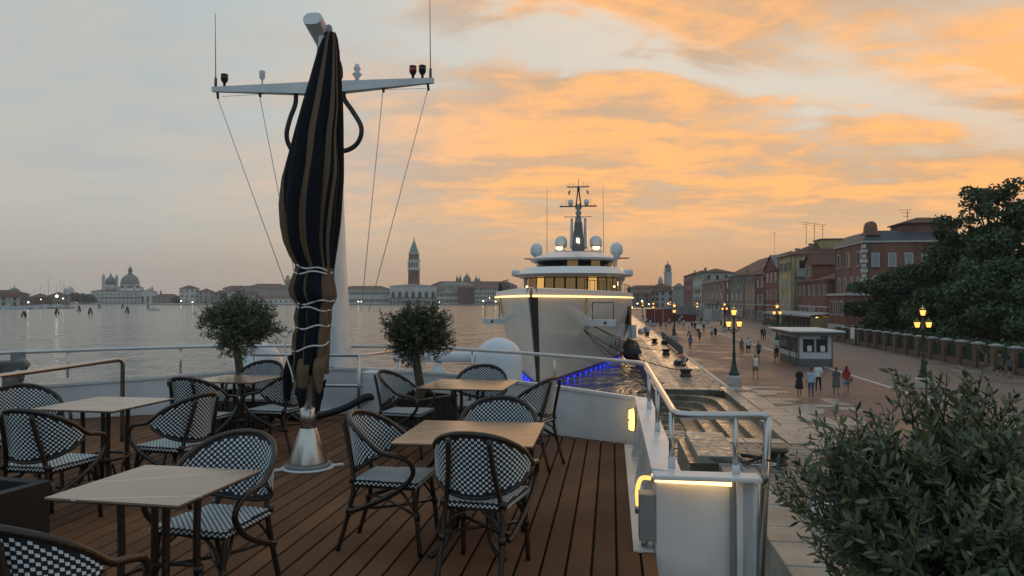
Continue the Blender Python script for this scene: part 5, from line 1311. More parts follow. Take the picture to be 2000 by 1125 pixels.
mb = MB(); mb.box((38.3, y0+3, 4.4), (3.4, 9, 6.4)); mb.build('low_wing', 'w_brick', h, org=O); mb = MB(); mb.box((38.3, y0+3, 2.0), (3.6, 9.2, 1.7)); mb.build('wing_plinth', 'white_stone', h, org=O); mb = MB(); mb.box((38.3, y0+3, 7.7), (3.8, 9.4, .35)); mb.build('balcony', 'stone_trim', h, org=O)
for k in range(3): window(h, (36.6-40-.02, .0 + k*2.6, 3.2), -PI/2, 1.0, 2.1, 'rect', 'shutter_dark' if k != 1 else None, True)
# red brick house with pediment
y0, y1, z1 = HS(1559, 1617, 545)
h = house('brick_house', 'red brick house with arched windows and small pediment dormer', 40, y0, y1, 11, z1, 'w_brick',
          [S(z1-3.0, 6, .8, 1.9, 'rect', None, False, .0, 1), S(z1-8.4, 2, .85, 3.1, 'arch', None, False, .03, .33), S(z1-8.4, 3, .7, 3.1, 'arch', 'shutter_pale', True, .38, .62), S(z1-8.4, 2, .85, 3.1, 'arch', None, False, .66, .98), S(z1-12.6, 3, .9, 1.5, 'rect', 'shutter_dark', True, .1, .95)],
          [S(z1-8.2, 1, .8, 2.4, 'arch', None, False, .3, .7)], roof=('tile_roof', 2.0))
O = (40, y0, QZ); ym = lerp(y0, y1, .62)
mb = MB(); mb.box((42.5, ym, z1+1.6), (5, 5.5, 3.4)); mb.add([(40, ym-3, z1+3.3), (40, ym+3, z1+3.3), (40, ym, z1+5.1), (45.4, ym-3, z1+3.3), (45.4, ym+3, z1+3.3), (45.4, ym, z1+5.1)], [(0, 1, 2), (0, 2, 5, 3), (1, 4, 5, 2), (3, 5, 4)]); mb.build('dormer', 'w_brick', h, org=O)
for d_ in (-1.2, 1.2): window(h, (-.05, ym + d_ - y0, z1 + .9 - QZ), -PI/2, .8, 1.7)
mb = MB(); mb.add([(39.6, ym-3.4, z1+3.2), (46, ym-3.4, z1+3.2), (46, ym, z1+5.35), (39.6, ym, z1+5.35), (39.6, ym+3.4, z1+3.2), (46, ym+3.4, z1+3.2)], [(0, 1, 2, 3), (3, 2, 5, 4)]); mb.build('dormer_roof', 'tile_roof', h, org=O)
mb = MB(); mb.box((39.6, lerp(y0, y1, .5), z1-8.75), (.9, 5.5, .22)); mb.box((39.2, lerp(y0, y1, .5), z1-8.2), (.06, 5.4, .9)); mb.build('balcony', 'kiosk_dark', h, org=O)
# yellow house
y0, y1, z1 = HS(1521, 1548, 497)
h = house('yellow_house', 'tall yellow plaster house with pale shutters and tiled roof', 40, y0, y1, 17, z1, 'w_yellow',
          [S(z1-3.6, 3, 1.1, 2.0, 'rect', 'shutter_dark'), S(z1-7.8, 3, 1.1, 2.1, 'rect', 'shutter_pale', True), S(z1-12, 3, 1.1, 2.1, 'rect', 'shutter_pale', True), S(z1-16, 3, 1.1, 2.2, 'rect', 'shutter_pale', True)],
          [S(z1-3.2, 1, 2.3, 1.9, 'rect', None, False, .05, .25), S(z1-7.8, 1, 2.6, 2.5, 'rect', 'shutter_pale', True, .05, .25), S(z1-12.2, 1, 1.6, 2.4, 'rect', 'shutter_pale', True, .05, .25), S(z1-16.4, 1, 1.6, 2.4, 'rect', 'shutter_pale', True, .05, .25), S(z1-3.0, 1, 1.1, 1.6, 'rect', None, False, .5, .7)], roof=('tile_roof', 3.0))
O = (40, y0, QZ)
mb = MB(); mb.box((42.4, y0-.6, z1-4.3), (3.2, 1.2, 1.5)); mb.build('balcony', 'shutter_pale', h, org=O)
mb = MB(); mb.box((50, y0+6, z1+1.8), (6, 6, 3.4)); mb.build('roof_room', 'w_yellow', h, org=O); mb = MB(); mb.box((50, y0+6, z1+3.6), (6.6, 6.6, .25)); mb.build('roof_slab', 'kiosk_dark', h, org=O)
for k in range(3): antenna(44 + k*1.8, y0+4, z1+2.2, 5.4 - .3*k, ('left', 'middle', 'right')[k] + ' one of three antennas on the yellow house roof')
# smaller houses further along, near to far
spec = [('red_house', 'narrow red house with gabled top between yellow and brown houses', 1494, 1521, 524, 'w_red', [(3.2, 3, None, False), (7.4, 3, 'shutter_pale', True), (12.2, 4, 'shutter_dark', True)], 'rect'),
        ('dark_red_house', 'low dark red house next to the tan one', 1476, 1494, 541, 'w_darkred', [(2.6, 2, None, False), (7, 2, 'shutter_dark', False), (11.4, 4, None, False)], 'rect'),
        ('tan_house', 'tan plaster house in the middle of the row', 1454, 1476, 536, 'w_tan', [(2.8, 3, 'shutter_dark', True), (7.2, 3, 'shutter_pale', True), (12, 3, 'shutter_dark', True)], 'rect'),
        ('grey_green_house', 'weathered grey green house with tall dark windows', 1425, 1454, 536, 'w_greygreen', [(3, 4, 'shutter_dark', True), (8, 3, None, False), (12.8, 4, 'shutter_pale', True)], 'rect'),
        ('narrow_red_house', 'very narrow dark red house beside the pink one', 1417, 1425, 548, 'w_darkred', [(2.6, 1, None, False), (7, 1, None, False)], 'rect'),
        ('pink_house', 'pink plaster house with four rows of windows and stone ground floor', 1372, 1417, 548, 'w_pink', [(3, 5, 'shutter_dark', True), (6.6, 5, 'shutter_dark', True), (10.4, 5, 'shutter_dark', True), (14.6, 5, None, False)], 'rect'),
        ('white_house', 'pale narrow house with iron balconies near the red brown one', 1353, 1372, 532, 'w_white', [(3, 4, 'shutter_dark', True), (8, 4, 'shutter_dark', True), (13, 4, 'shutter_dark', True)], 'arch'),
        ('red_brown_house', 'red brown house at the far end of the row', 1336, 1353, 534, 'w_redbrown', [(3, 3, None, False), (8, 3, None, False), (13, 3, None, False)], 'rect')]
for (nm_, lab, pf, pn_, ey, wl, rws, st) in spec:
    y0, y1, z1 = HS(pf, pn_, ey)
    h = house(nm_, lab, 40, y0, y1, 13, z1, wl, [S(z1-a, n, min(3.4, (y1-y0)/n*.40), 2.2, st, None if i % 2 else s_, c_) for i, (a, n, s_, c_) in enumerate(rws)], [S(z1-3.2, 3, 1.1, 2.0)], roof=('tile_roof', 2.0), base=('w_far3', 4.0) if nm_ == 'pink_house' else None)
    O = (40, y0, QZ)
    if nm_ == 'red_house':
        mb = MB(); ym = (y0+y1)/2; mb.add([(39.9, y0+.3, z1), (39.9, y1-.3, z1), (39.9, ym, z1+3.4), (48, y0+.3, z1), (48, y1-.3, z1), (48, ym, z1+3.4)], [(0, 1, 2), (0, 2, 5, 3), (1, 4, 5, 2), (3, 5, 4)]); mb.build('gable', 'w_red', h, org=O)
        mb = MB(); mb.add([(39.6, y0-.1, z1-.1), (48, y0-.1, z1-.1), (48, ym, z1+3.7), (39.6, ym, z1+3.7), (39.6, y1+.1, z1-.1), (48, y1+.1, z1-.1)], [(0, 1, 2, 3), (3, 2, 5, 4)]); mb.build('gable_roof', 'lead_roof', h, org=O)
    if nm_ in ('white_house', 'pink_house'):
        for a in (8.3, 13.3): mb = MB(); mb.box((39.5, (y0+y1)/2, z1-a), (1.0, (y1-y0)*.6, .2)); mb.box((39.0, (y0+y1)/2, z1-a+.55), (.08, (y1-y0)*.6, 1.0)); mb.build('balcony', 'kiosk_dark', h, org=O)
y0, y1 = yof(1425), yof(1358)
h = house('tall_back_house', 'taller cream house rising behind the pink house with a hipped roof', 53.5, y0+10, y1-10, 24, zf(522, 60, y0), 'w_cream', [S(zf(522, 60, y0)-4, 6, 1.3, 2.2)], [S(zf(522, 60, y0)-4, 4, 1.3, 2.2)], roof=('tile_roof', 7.0)); antenna(66, (y0+y1)/2, zf(512, 60, (y0+y1)/2), 12, 'tall thin antenna above the hipped roof of the row')
h = house('back_row_house', 'grey house with roof terrace behind the tan house', 53.3, yof(1488), yof(1432), 16, zf(519, 58, yof(1488)), 'w_greygreen', [S(zf(519, 58, yof(1488))-3.5, 6)], [S(zf(519, 58, yof(1488))-3.5, 4)], roof=('tile_roof', 2.5))
antenna(50.8, 136, zf(455, 50, 136), 4.0, 'antenna on the attic of the brick palazzo')

# ================================================================ far skyline across the basin
def block(px0, px1, py, d, wall, label, roof='tile_roof', rh=6.0, rows=2, cols=None, ww=2.0, wh=3.4, base=0.0, name='palazzo', depth=30, cat='building', ov=.6, win='far_dark', style='rect'):
    c = far((px0+px1)/2, d); w = (px1-px0)/F*d; z1 = zat(py, d)
    rzv = -math.atan2(((px0+px1)/2-1000)/F, 1) + YAW
    t = thing(name, label, cat, (c.x, c.y, base), rzv, 'palaces on the far shore'); hh = z1 - base; rh_ = rh if roof else 0
    mb = MB(); mb.box((0, depth/2, (hh-rh_)/2), (w, depth, hh-rh_)); mb.build('wall', wall, t)
    if roof: roof_mesh(-w/2, w/2, 0, depth, hh-rh_, rh_, ov).build('roof', roof, t)
    n = cols or max(2, int(w/6.5)); key = ('far', ww, wh, win, style)
    if key not in WC:
        mb = MB()
        if style == 'arch': P = [(-ww/2, 0), (ww/2, 0)] + [(ww/2*math.cos(PI*i/6), wh-ww/2 + ww/2*1.3*math.sin(PI*i/6)) for i in range(7)]; mb.add([(a, -.25, b) for a, b in P] + [(a, .1, b) for a, b in P], [tuple(range(len(P)))] + [(i, len(P)+i, len(P)+(i+1) % len(P), (i+1) % len(P)) for i in range(len(P))])
        else: mb.box((0, -.1, wh/2), (ww, .3, wh))
        WC[key] = mb.mesh('window', win)
    for r in range(rows):
        z = (hh-rh_)*(r+.35)/rows
        for k in range(n): obj('window', WC[key], t, (-w/2 + w*(k+.5)/n, 0, z))
    return t
# Doge-like palace, library and the palaces to its right
t = block(762, 852, 553, 1040, 'istria', 'broad pale palace with pointed windows left of the bell tower foot', 'lead_roof', 4, 1, 7, 5.0, 9, name='waterfront_palace', depth=70, style='arch')
wpx = 90/F*1040
for k in range(18):
    mb = MB(); mb.box((-wpx/2 + wpx*(k+.5)/18, -.3, 3.2), (2.2, .5, 6.2)); mb.build('arcade_arch', 'far_dark', t)
for k in range(34):
    mb = MB(); mb.box((-wpx/2 + wpx*(k+.5)/34, -.3, 9.3), (1.0, .5, 3.6)); mb.build('loggia_arch', 'far_dark', t)
block(676, 762, 561, 1060, 'istria', 'long pale library front with rows of arches beside the palace', 'tile_roof', 4, 2, 24, 1.6, 4.6, name='library', style='arch')
block(668, 762, 558, 1180, 'w_far2', 'tiled roofs rising behind the library front', 'tile_roof', 5, 1)
block(854, 895, 566, 1035, 'w_far3', 'low pale prison front with arches right of the palace', 'lead_roof', 4, 2, 9, 2.0, 5, name='palazzo', style='arch')
block(852, 928, 551, 1110, 'w_far2', 'grey roofed wing behind the low pale front', 'lead_roof', 5, 2)
block(895, 927, 556, 1015, 'w_darkred', 'brick red hotel front beside the white one', 'tile_roof', 4, 4, 7); block(927, 985, 556, 1010, 'w_far3', 'pale hotel front with many windows just left of the yacht', 'tile_roof', 4, 4, 12); block(840, 1010, 549, 1150, 'w_far2', 'long jumble of roofs on the skyline left of the yacht', 'tile_roof', 7, 1)
# bell tower
def tower(px, d, parts, label, name='bell_tower', base=0.0, rzv=None):
    c = far(px, d); t = thing(name, label, 'tower', (c.x, c.y, base), YAW if rzv is None else rzv)
    return t
c = far(808.5, 1104); t = thing('bell_tower', 'tall brick bell tower with green pyramid spire', 'tower', (c.x, c.y, 0), YAW)
zz = lambda py: zat(py, 1104)
mb = MB(); mb.box((0, 0, zz(527)/2), (16.2, 16.2, zz(527)), taper=.93); mb.build('shaft', 'far_brick', t)
for k in range(5): mb = MB(); mb.box((-6.2 + 3.1*k, -8.0, zz(527)/2), (.9, .9, zz(527)*.97)); mb.build('pilaster', 'w_darkred', t)
mb = MB(); mb.box((0, 0, (zz(527)+zz(508))/2), (16.4, 16.4, zz(508)-zz(527))); mb.build('belfry', 'istria', t)
for k in range(4): mb = MB(); mb.box((-5.4 + 3.6*k, -8.2, zz(518)), (2.2, .5, 7.0)); mb.build('belfry_arch', 'far_dark', t)
for py, w in ((527, 17.8), (508, 18), (495.5, 15.5)): mb = MB(); mb.box((0, 0, zz(py)), (w, w, 1.2)); mb.build('cornice', 'istria', t)
mb = MB(); mb.box((0, 0, (zz(508)+zz(495))/2), (13.8, 13.8, zz(495)-zz(508))); mb.build('attic', 'far_brick', t)
mb = MB(); mb.add([(-6.9, -6.9, zz(495)), (6.9, -6.9, zz(495)), (6.9, 6.9, zz(495)), (-6.9, 6.9, zz(495)), (0, 0, zz(466))], [(0, 1, 4), (1, 2, 4), (2, 3, 4), (3, 0, 4)]); mb.build('spire', 'copper', t)
mb = MB(); mb.lathe([(.5, 0), (.9, 1.2), (.3, 2.6), (.2, 4)], 8, (0, 0, zz(467))); mb.build('angel', 'gold', t)
# basilica domes
def onion(r, h0, n=10): return [(r, 0), (r*1.02, h0*.25), (r*.92, h0*.55), (r*.62, h0*.85), (r*.25, h0*1.0), (r*.12, h0*1.12), (r*.16, h0*1.25), (0, h0*1.5)]
for (px, py0, py1, r, lab) in ((912, 550, 527, 6.2, 'largest lead dome of the far basilica'), (893, 550, 533, 2.6, 'small left dome of the far basilica'), (899, 550, 531, 2.2, 'slender pinnacle left of the largest basilica dome'), (930, 551, 534, 3.0, 'small right dome of the far basilica'), (936, 552, 536, 2.0, 'rightmost pinnacle of the far basilica')):
    c = far(px, 1190); t = thing('basilica_dome', lab, 'dome', (c.x, c.y, 0), 0, 'basilica domes'); za, zb = zat(py0, 1190), zat(py1, 1190)
    mb = MB(); mb.lathe([(r*1.05, 0), (r*1.05, za)], 14); mb.build('drum', 'w_far3', t); mb = MB(); mb.lathe(onion(r, (zb-za)*.55), 14, (0, 0, za)); mb.build('cap', 'lead_roof', t)
# western palaces left of the parasol
for (a, b, py, wl, rf_, lab, rows, d) in (
    (352, 388, 557, 'w_far3', 'tile_roof', 'corner palace with hipped roof left on the far shore', 3, 1120), (388, 418, 563, 'w_far', 'tile_roof', 'plain palace second from the corner on the far shore', 3, 1120), (418, 445, 566, 'w_far2', 'tile_roof', 'brownish palace behind the left olive tree top', 3, 1120),
    (445, 478, 562, 'w_far3', 'tile_roof', 'pale palace behind the left olive tree', 3, 1120), (478, 505, 566, 'w_far2', 'tile_roof', 'dull palace right of the pale one behind the olive tree', 3, 1110), (505, 572, 578, 'istria', 'tile_roof', 'low white garden pavilion front beside the parasol', 1, 1090),
    (440, 580, 558, 'w_far2', 'tile_roof', 'long hill of brown roofs behind the white pavilion', 1, 1220), (490, 560, 554, 'w_far2', 'tile_roof', 'highest brown roofs left of the parasol', 1, 1260), (575, 672, 567, 'w_far', 'tile_roof', 'palace fronts hidden behind the parasol', 2, 1120),
    (300, 352, 574, 'w_far2', 'tile_roof', 'low brown houses between the domed church and the palaces', 2, 1240), (0, 36, 569, 'w_far3', 'tile_roof', 'white customs house with red roof at the far left', 2, 640), (-60, 48, 566, 'w_far2', 'tile_roof', 'big red roof behind the customs house', 1, 720), (36, 62, 576, 'w_far2', 'tile_roof', 'low brown house beside the customs house', 1, 720),
    (58, 100, 573, 'w_darkred', 'tile_roof', 'brick warehouse behind the sailing boats', 2, 900), (96, 134, 570, 'w_far2', 'tile_roof', 'brown gabled warehouse behind the boat masts', 2, 950), (160, 190, 574, 'w_redbrown', 'tile_roof', 'red house just left of the domed church', 1, 1350)):
    block(a, b, py, d, wl, lab, rf_, 5 if rows > 1 else 4, rows, depth=25)
for (px, py, d, w, lab) in ((562, 537, 1300, 7.5, 'distant bell tower left of the parasol'), (447, 560, 1200, 2.5, 'little turret on the far shore behind the olive tree'), (314, 566, 1350, 2.5, 'thin chimney right of the domed church')):
    c = far(px, d); t = thing('small_tower', lab, 'tower', (c.x, c.y, 0), YAW); z = zat(py, d); mb = MB(); mb.box((0, 0, z*.42), (w, w, z*.84)); mb.build('shaft', 'w_far2', t)
    mb = MB(); mb.box((0, 0, z*.88), (w*.8, w*.8, z*.09)); mb.build('belfry', 'w_far3', t); mb = MB(); mb.lathe([(w*.45, z*.92), (w*.25, z*.97), (0, z)], 8); mb.build('cap', 'lead_roof', t)
# domed church
CD = 1290; zc_ = lambda py: zat(py, CD); pw = lambda n: n/F*CD
c = far(254, CD); ch = thing('domed_church', 'white domed church with twin bell towers across the water', 'church', (c.x, c.y, 0), -math.atan2((254-1000)/F, 1) + YAW)
def cp(mb, n, k): return mb.build(n, k, ch)
mb = MB(); mb.box((pw(-14), 20, zc_(569)/2), (pw(104), 40, zc_(569))); cp(mb, 'nave_wall', 'istria'); roof_mesh(pw(-66), pw(38), 0, 40, zc_(569), 3.5).build('nave_roof', 'tile_roof', ch)
mb = MB(); mb.box((pw(34), 4, zc_(571)/2), (pw(30), 26, zc_(571))); cp(mb, 'portal_block', 'istria')
mb = MB(); mb.add([(pw(18), -9.3, zc_(571)), (pw(50), -9.3, zc_(571)), (pw(34), -9.3, zc_(563)), (pw(18), 14, zc_(571)), (pw(50), 14, zc_(571)), (pw(34), 14, zc_(563))], [(0, 1, 2), (0, 2, 5, 3), (1, 4, 5, 2)]); cp(mb, 'pediment', 'istria')
mb = MB(); mb.lathe([(2.2, 0), (2.2, 5), (1.6, 7), (.3, 9), (0, 11)], 8, (pw(39), 4, zc_(568))); cp(mb, 'turret', 'istria')
for k, q in enumerate((22, 31, 41, 47)): mb = MB(); mb.box((pw(q), -9.2, 8), (3.2, .6, 11)); cp(mb, 'portal', 'far_dark')
for r in range(3):
    for k in range(11): mb = MB(); mb.box((pw(-62 + 7.2*k), -.2, 3.5 + 6.5*r), (1.8, .5, 2.8)); cp(mb, 'window', 'far_dark')
mb = MB(); mb.box((pw(-14), -.6, zc_(581)), (pw(66), 1.4, 1.0)); cp(mb, 'string_course', 'tile_roof')
RB = pw(17.2)
mb = MB(); mb.lathe([(RB*1.35, zc_(570)), (RB*1.35, zc_(567)), (RB*1.18, zc_(564)), (RB*1.05, zc_(562.5))], 16, (0, 18, 0)); cp(mb, 'lower_drum', 'istria')
mb = MB(); mb.lathe([(RB*.99, zc_(567)), (RB*.99, zc_(557)), (RB*1.04, zc_(556.5)), (RB*1.04, zc_(555))], 24, (0, 18, 0)); cp(mb, 'drum', 'istria')
for k in range(16): a = 2*PI*k/16; mb = MB(); mb.box((RB*1.0*math.cos(a), 18 + RB*1.0*math.sin(a), zc_(561.5)), (2.2, 2.2, 5.5), a); cp(mb, 'drum_window', 'far_dark')
hd = zc_(535) - zc_(555)
mb = MB(); mb.lathe([(RB*math.cos(a)**.85 if a < 1.5 else RB*.12, zc_(555) + hd*math.sin(a)) for a in [PI/2*i/12 for i in range(12)]] + [(RB*.22, zc_(535.5)), (0, zc_(535))], 28, (0, 18, 0)); cp(mb, 'main_dome', 'lead_roof')
for k in range(8): a = 2*PI*(k+.5)/8; mb = MB(); mb.tube(bez([(12*math.cos(a)*1.85, 18 + 12*math.sin(a)*1.85, zc_(568)), (12*math.cos(a)*1.75, 18 + 12*math.sin(a)*1.75, zc_(562)), (12*math.cos(a)*1.3, 18 + 12*math.sin(a)*1.3, zc_(560))]), 1.6, 6); cp(mb, 'volute', 'istria')
mb = MB(); mb.lathe([(4.6, zc_(536.5)), (4.2, zc_(534)), (3.2, zc_(533)), (3.2, zc_(528)), (4.2, zc_(527.5)), (3.4, zc_(525)), (1.4, zc_(521.5)), (.5, zc_(520)), (.3, zc_(516.5))], 12, (0, 18, 0)); cp(mb, 'lantern', 'lead_roof')
RS = pw(9.2)
mb = MB(); mb.lathe([(RS*1.02, zc_(570)), (RS*1.02, zc_(556))], 18, (pw(-34), 22, 0)); cp(mb, 'small_drum', 'istria')
mb = MB(); mb.lathe([(RS*.95, zc_(556)), (RS*1.06, zc_(551)), (RS*.95, zc_(546)), (RS*.55, zc_(541.5)), (RS*.25, zc_(540)), (1.6, zc_(539)), (1.6, zc_(536)), (.4, zc_(534)), (.2, zc_(531))], 20, (pw(-34), 22, 0)); cp(mb, 'small_dome', 'lead_roof')
for q, yq in ((-46, 12), (-24, 36)):
    mb = MB(); mb.box((pw(q), yq, zc_(545)/2), (pw(5.5), pw(5.5), zc_(545))); mb.lathe([(pw(3), zc_(545)), (pw(2.8), zc_(541)), (pw(2.4), zc_(538)), (pw(.8), zc_(535.5)), (0, zc_(533))], 10, (pw(q), yq, 0)); cp(mb, 'bell_turret', 'istria')
# pale church domes beyond the marina
for px, py, r, lab in ((137, 558.5, 7.5, 'faint pale church dome beyond the marina'), (127, 561.5, 2.6, 'faint slim turret beside the pale church dome')):
    c = far(px, 1750); t = thing('distant_dome', lab, 'dome', (c.x, c.y, 0)); z = zat(py, 1750); mb = MB(); mb.lathe([(r*1.2, 0), (r*1.2, z*.72), (r*1.15, z*.78), (r*.8, z*.9), (r*.3, z*.95), (0, z)], 14); mb.build('cap', 'w_far3', t)
c = far(28, 760); t = thing('roof_belvedere', 'small domed belvedere on the red roof at the far left', 'tower', (c.x, c.y, 0)); z = zat(562, 760); mb = MB(); mb.lathe([(4.6, z-9), (4.6, z-3.4), (5.2, z-3), (3.0, z-.8), (.5, z), (.3, z+2.5)], 8); mb.build('lantern', 'copper', t)
mb = MB(); mb.tube([(0, 0, 0), (0, 0, z-8)], 4.4, 8); mb.build('drum', 'w_far2', t)
# far right beyond the bridge
for (a, b, py, wl, lab, rows, d) in (
    (1236, 1272, 566, 'w_greygreen', 'grey green palace fronts right of the yacht rail', 3, 520), (1272, 1287, 561, 'w_far2', 'brownish palace front beyond the far lamps', 3, 500), (1287, 1316, 560, 'w_far3', 'pale palace front under the distant bell tower', 3, 480), (1314, 1338, 552, 'w_white', 'tall plain pale side wall before the red brown house', 0, 470),
    (1225, 1300, 557, 'w_far2', 'roofs rising behind the grey green palaces', 1, 640), (1270, 1312, 553, 'w_far2', 'tiled roof below the distant bell tower', 1, 560)):
    block(a, b, py, d, wl, lab, 'tile_roof' if py != 552 else 'lead_roof', 3, rows, ww=1.3, wh=2.2, base=QZ, depth=14)
c = far(1304.5, 650); t = thing('church_tower', 'pale distant bell tower with domed cap right of the yacht', 'tower', (c.x, c.y, QZ), YAW); zt = lambda py: zat(py, 650) - QZ
mb = MB(); mb.box((0, 0, zt(532)/2), (5.6, 5.6, zt(532))); mb.build('shaft', 'w_far3', t); mb = MB(); mb.box((0, 0, zt(532)), (6.8, 6.8, .8)); mb.box((0, 0, zt(525)), (6.2, 6.2, .7)); mb.build('cornice', 'istria', t)
mb = MB(); mb.box((0, 0, (zt(532)+zt(525))/2), (4.8, 4.8, zt(525)-zt(532))); mb.build('belfry', 'istria', t); mb = MB(); mb.lathe([(2.6, zt(525)), (2.6, zt(521)), (2.8, zt(520)), (2.2, zt(517.5)), (.7, zt(516)), (.5, zt(515)), (.15, zt(508.5))], 10); mb.build('cap', 'lead_roof', t)
for s in (-1.2, 1.2): mb = MB(); mb.box((s, -2.5, (zt(531)+zt(526))/2), (1.2, .4, 2.2)); mb.build('belfry_arch', 'far_dark', t)
c = far(1290, 640); t = thing('church_spire', 'small pointed spire left of the distant bell tower', 'spire', (c.x, c.y, QZ)); mb = MB(); mb.lathe([(2.0, 0), (2.0, zat(552, 640)), (2.3, zat(551, 640)), (0, zat(541, 640))], 8); mb.build('shaft', 'w_far3', t)
# ground of the far shore, marina, trees
for nm_, x0, x1, d0, d1 in (('far_shore', 290, 1235, 1000, 1500), ('marina_shore', -120, 62, 560, 1000), ('church_shore', 60, 318, 1270, 1600)):
    P = [far(x0, d0), far(x1, d0), far(x1, d1), far(x0, d1)]; mb = MB(); mb.prism([(p.x, p.y) for p in P], -1, 1.1); struct(mb.build(nm_, 'hoarding_grey'))
p0, p1 = far(-100, 545), far(148, 600); mb = MB(); d_ = (p1-p0).normalized(); n_ = Vector((-d_.y, d_.x, 0))*5; mb.prism([(q.x, q.y) for q in (p0, p1, p1+n_, p0+n_)], -1, .9); struct(mb.build('breakwater', 'stone_step'))
def lowtree(px0, px1, py, d, label, n, name='far_tree'):
    c = far((px0+px1)/2, d); w = (px1-px0)/F*d/2; h = zat(py, d); t = thing(name, label, 'tree', (c.x, c.y, 1))
    def samp():
        a = random.uniform(0, 2*PI); r = random.random()**.5; e = random.random()
        return Vector((w*r*math.cos(a), w*.5*r*math.sin(a), 2 + (h-3)*(.15 + .85*e)*math.sqrt(max(.05, 1 - r*r*.8)))), Vector((random.gauss(0, 1), random.gauss(0, 1), random.gauss(0, 1)))
    obj('crown', leaf_mesh('crown', n, samp, 2.6, ('leaf_far', 'leaf_far'), .8), t); mb = MB(); mb.tube([(0, 0, -1), (0, 0, h*.6)], .4, 6); mb.build('trunk', 'bark', t)
for i, (a, b, py) in enumerate(((132, 160, 571), (146, 176, 573), (160, 188, 575))): lowtree(a, b, py, 1240, ('left', 'middle', 'right')[i] + ' one of the dark round trees left of the domed church', 900)
lowtree(336, 352, 580, 1100, 'small dark tree at the water before the corner palace', 250)
# lights along the far shore
for i, (px, py, d, r, lab) in enumerate(((111, 578.5, 610, 1.1, 'bright floodlight at the marina'), (123, 583, 610, .5, 'small light right of the marina floodlight'), (55.5, 590.5, 600, .6, 'warm light low at the marina quay'), (80, 585, 610, .4, 'tiny light among the boat masts'), (700, 589, 1035, .9, 'pair of lights on the library quay, left'), (706, 589, 1035, .9, 'pair of lights on the library quay, right'),
                                           (944, 588, 1000, .9, 'white light on the quay left of the yacht'), (968, 589, 990, .9, 'yellow light on the quay beside the yacht bow'), (956, 582, 1000, .6, 'small light on the hotel front left of the yacht'), (354, 588, 1105, .9, 'light at the corner palace landing'), (376, 590, 1105, .9, 'yellow light right of the corner palace landing'), (858, 590, 1030, .7, 'lamp before the low pale prison front'),
                                           (1254, 588, 430, .45, 'white lamp right of the yacht rail'), (1245, 593, 400, .35, 'lamp low behind the yacht rail'), (1305, 593, 400, .35, 'lamp on the far bridge'), (1267, 594, 400, .35, 'pair of small lamps before the grey green palaces'))):
    c = far(px, d); z = zat(py, d); t = thing('shore_lamp', lab, 'lamp', (c.x, c.y, max(0, z-4)), 0, 'lights on the far shore'); hz = z - max(0, z-4)
    mb = MB(); mb.lathe([(0, -r), (r*.75, -r*.6), (r, 0), (r*.75, r*.6), (0, r)], 8, (0, 0, hz)); mb.build('globe', 'far_light', t); mb = MB(); mb.tube([(0, 0, -1), (0, 0, hz)], .12, 4); mb.build('post', 'far_dark', t)
# boats and mooring piles
for i, (px, py, hgt) in enumerate(((48, 626-8, 6.2), (111, 613, 6.4), (155, 608, 6.2), (176, 613, 7.0), (249, 611, 7.2), (194, 602, 5.0), (240, 602, 5.0), (289, 603, 5.0))):
    d = 6.8*F/(py-586+ (0)); c = far(px, d); hh = min(5.2, hgt*d/650)
    t = thing('mooring_piles', ('leftmost', 'second from left', 'third from left', 'fourth from left', 'tallest, below the big dome', 'small, under the church left end', 'small, below the church middle', 'small, beside the little motor boat')[i] + ' timber pile cluster standing in the lagoon', 'mooring piles', (c.x, c.y, -.5), 0, 'pile clusters in the lagoon')
    for k in range(3): a = 2*PI*k/3 + i; mb = MB(); mb.tube([(1.15*math.cos(a), 1.15*math.sin(a), 0), (.22*math.cos(a), .22*math.sin(a), hh*.8 + .5*k*.4)], [.34, .26], 7); mb.build('pile', 'wood_pile', t)
    mb = MB(); mb.lathe([(.62, hh*.6), (.66, hh*.66), (.56, hh*.7)], 8); mb.build('collar', 'black_metal', t)
def boat(px, py, L, label, mast=0.0, rz=0.0, cabin=True):
    d = 6.8*F/(py-586); c = far(px, d); t = thing('sailing_boat' if mast else 'motor_boat', label, 'boat', (c.x, c.y, 0), YAW + rz, 'boats on the lagoon'); mb = MB(); rows = []
    for s in (0, .25, .6, .85, 1): w = L*.15*math.sin(PI*(.18 + .82*(1-s))**.8)*(.02 if s == 1 else 1); rows.append([(-L/2 + L*s, -w, L*.11 + s*s*.3), (-L/2 + L*s, -w*.7, -.2), (-L/2 + L*s, w*.7, -.2), (-L/2 + L*s, w, L*.11 + s*s*.3)])
    mb.grid(rows, 0, False); mb.add([r[0] for r in rows] + [r[3] for r in rows[::-1]], [tuple(range(10))]); mb.build('hull', 'dome_white', t)
    if cabin: mb = MB(); mb.box((-L*.05, 0, L*.15), (L*.36, L*.17, L*.11), taper=.8); mb.build('cabin', 'yacht_white', t); mb = MB(); mb.box((-L*.05, 0, L*.17), (L*.365, L*.15, L*.03)); mb.build('window', 'glass_dark', t)
    if mast: mb = MB(); mb.tube([(L*.05, 0, .5), (L*.05 + mast*.02, 0, mast)], [.14, .09], 5); mb.build('mast', 'kiosk_dark', t); mb = MB(); mb.tube([(L*.05, 0, L*.22), (-L*.42, 0, L*.22)], .2, 6); mb.build('furled_sail', 'c_white', t)
    return t
boat(301, 606.5, 8.0, 'little dark motor boat heading across the lagoon')
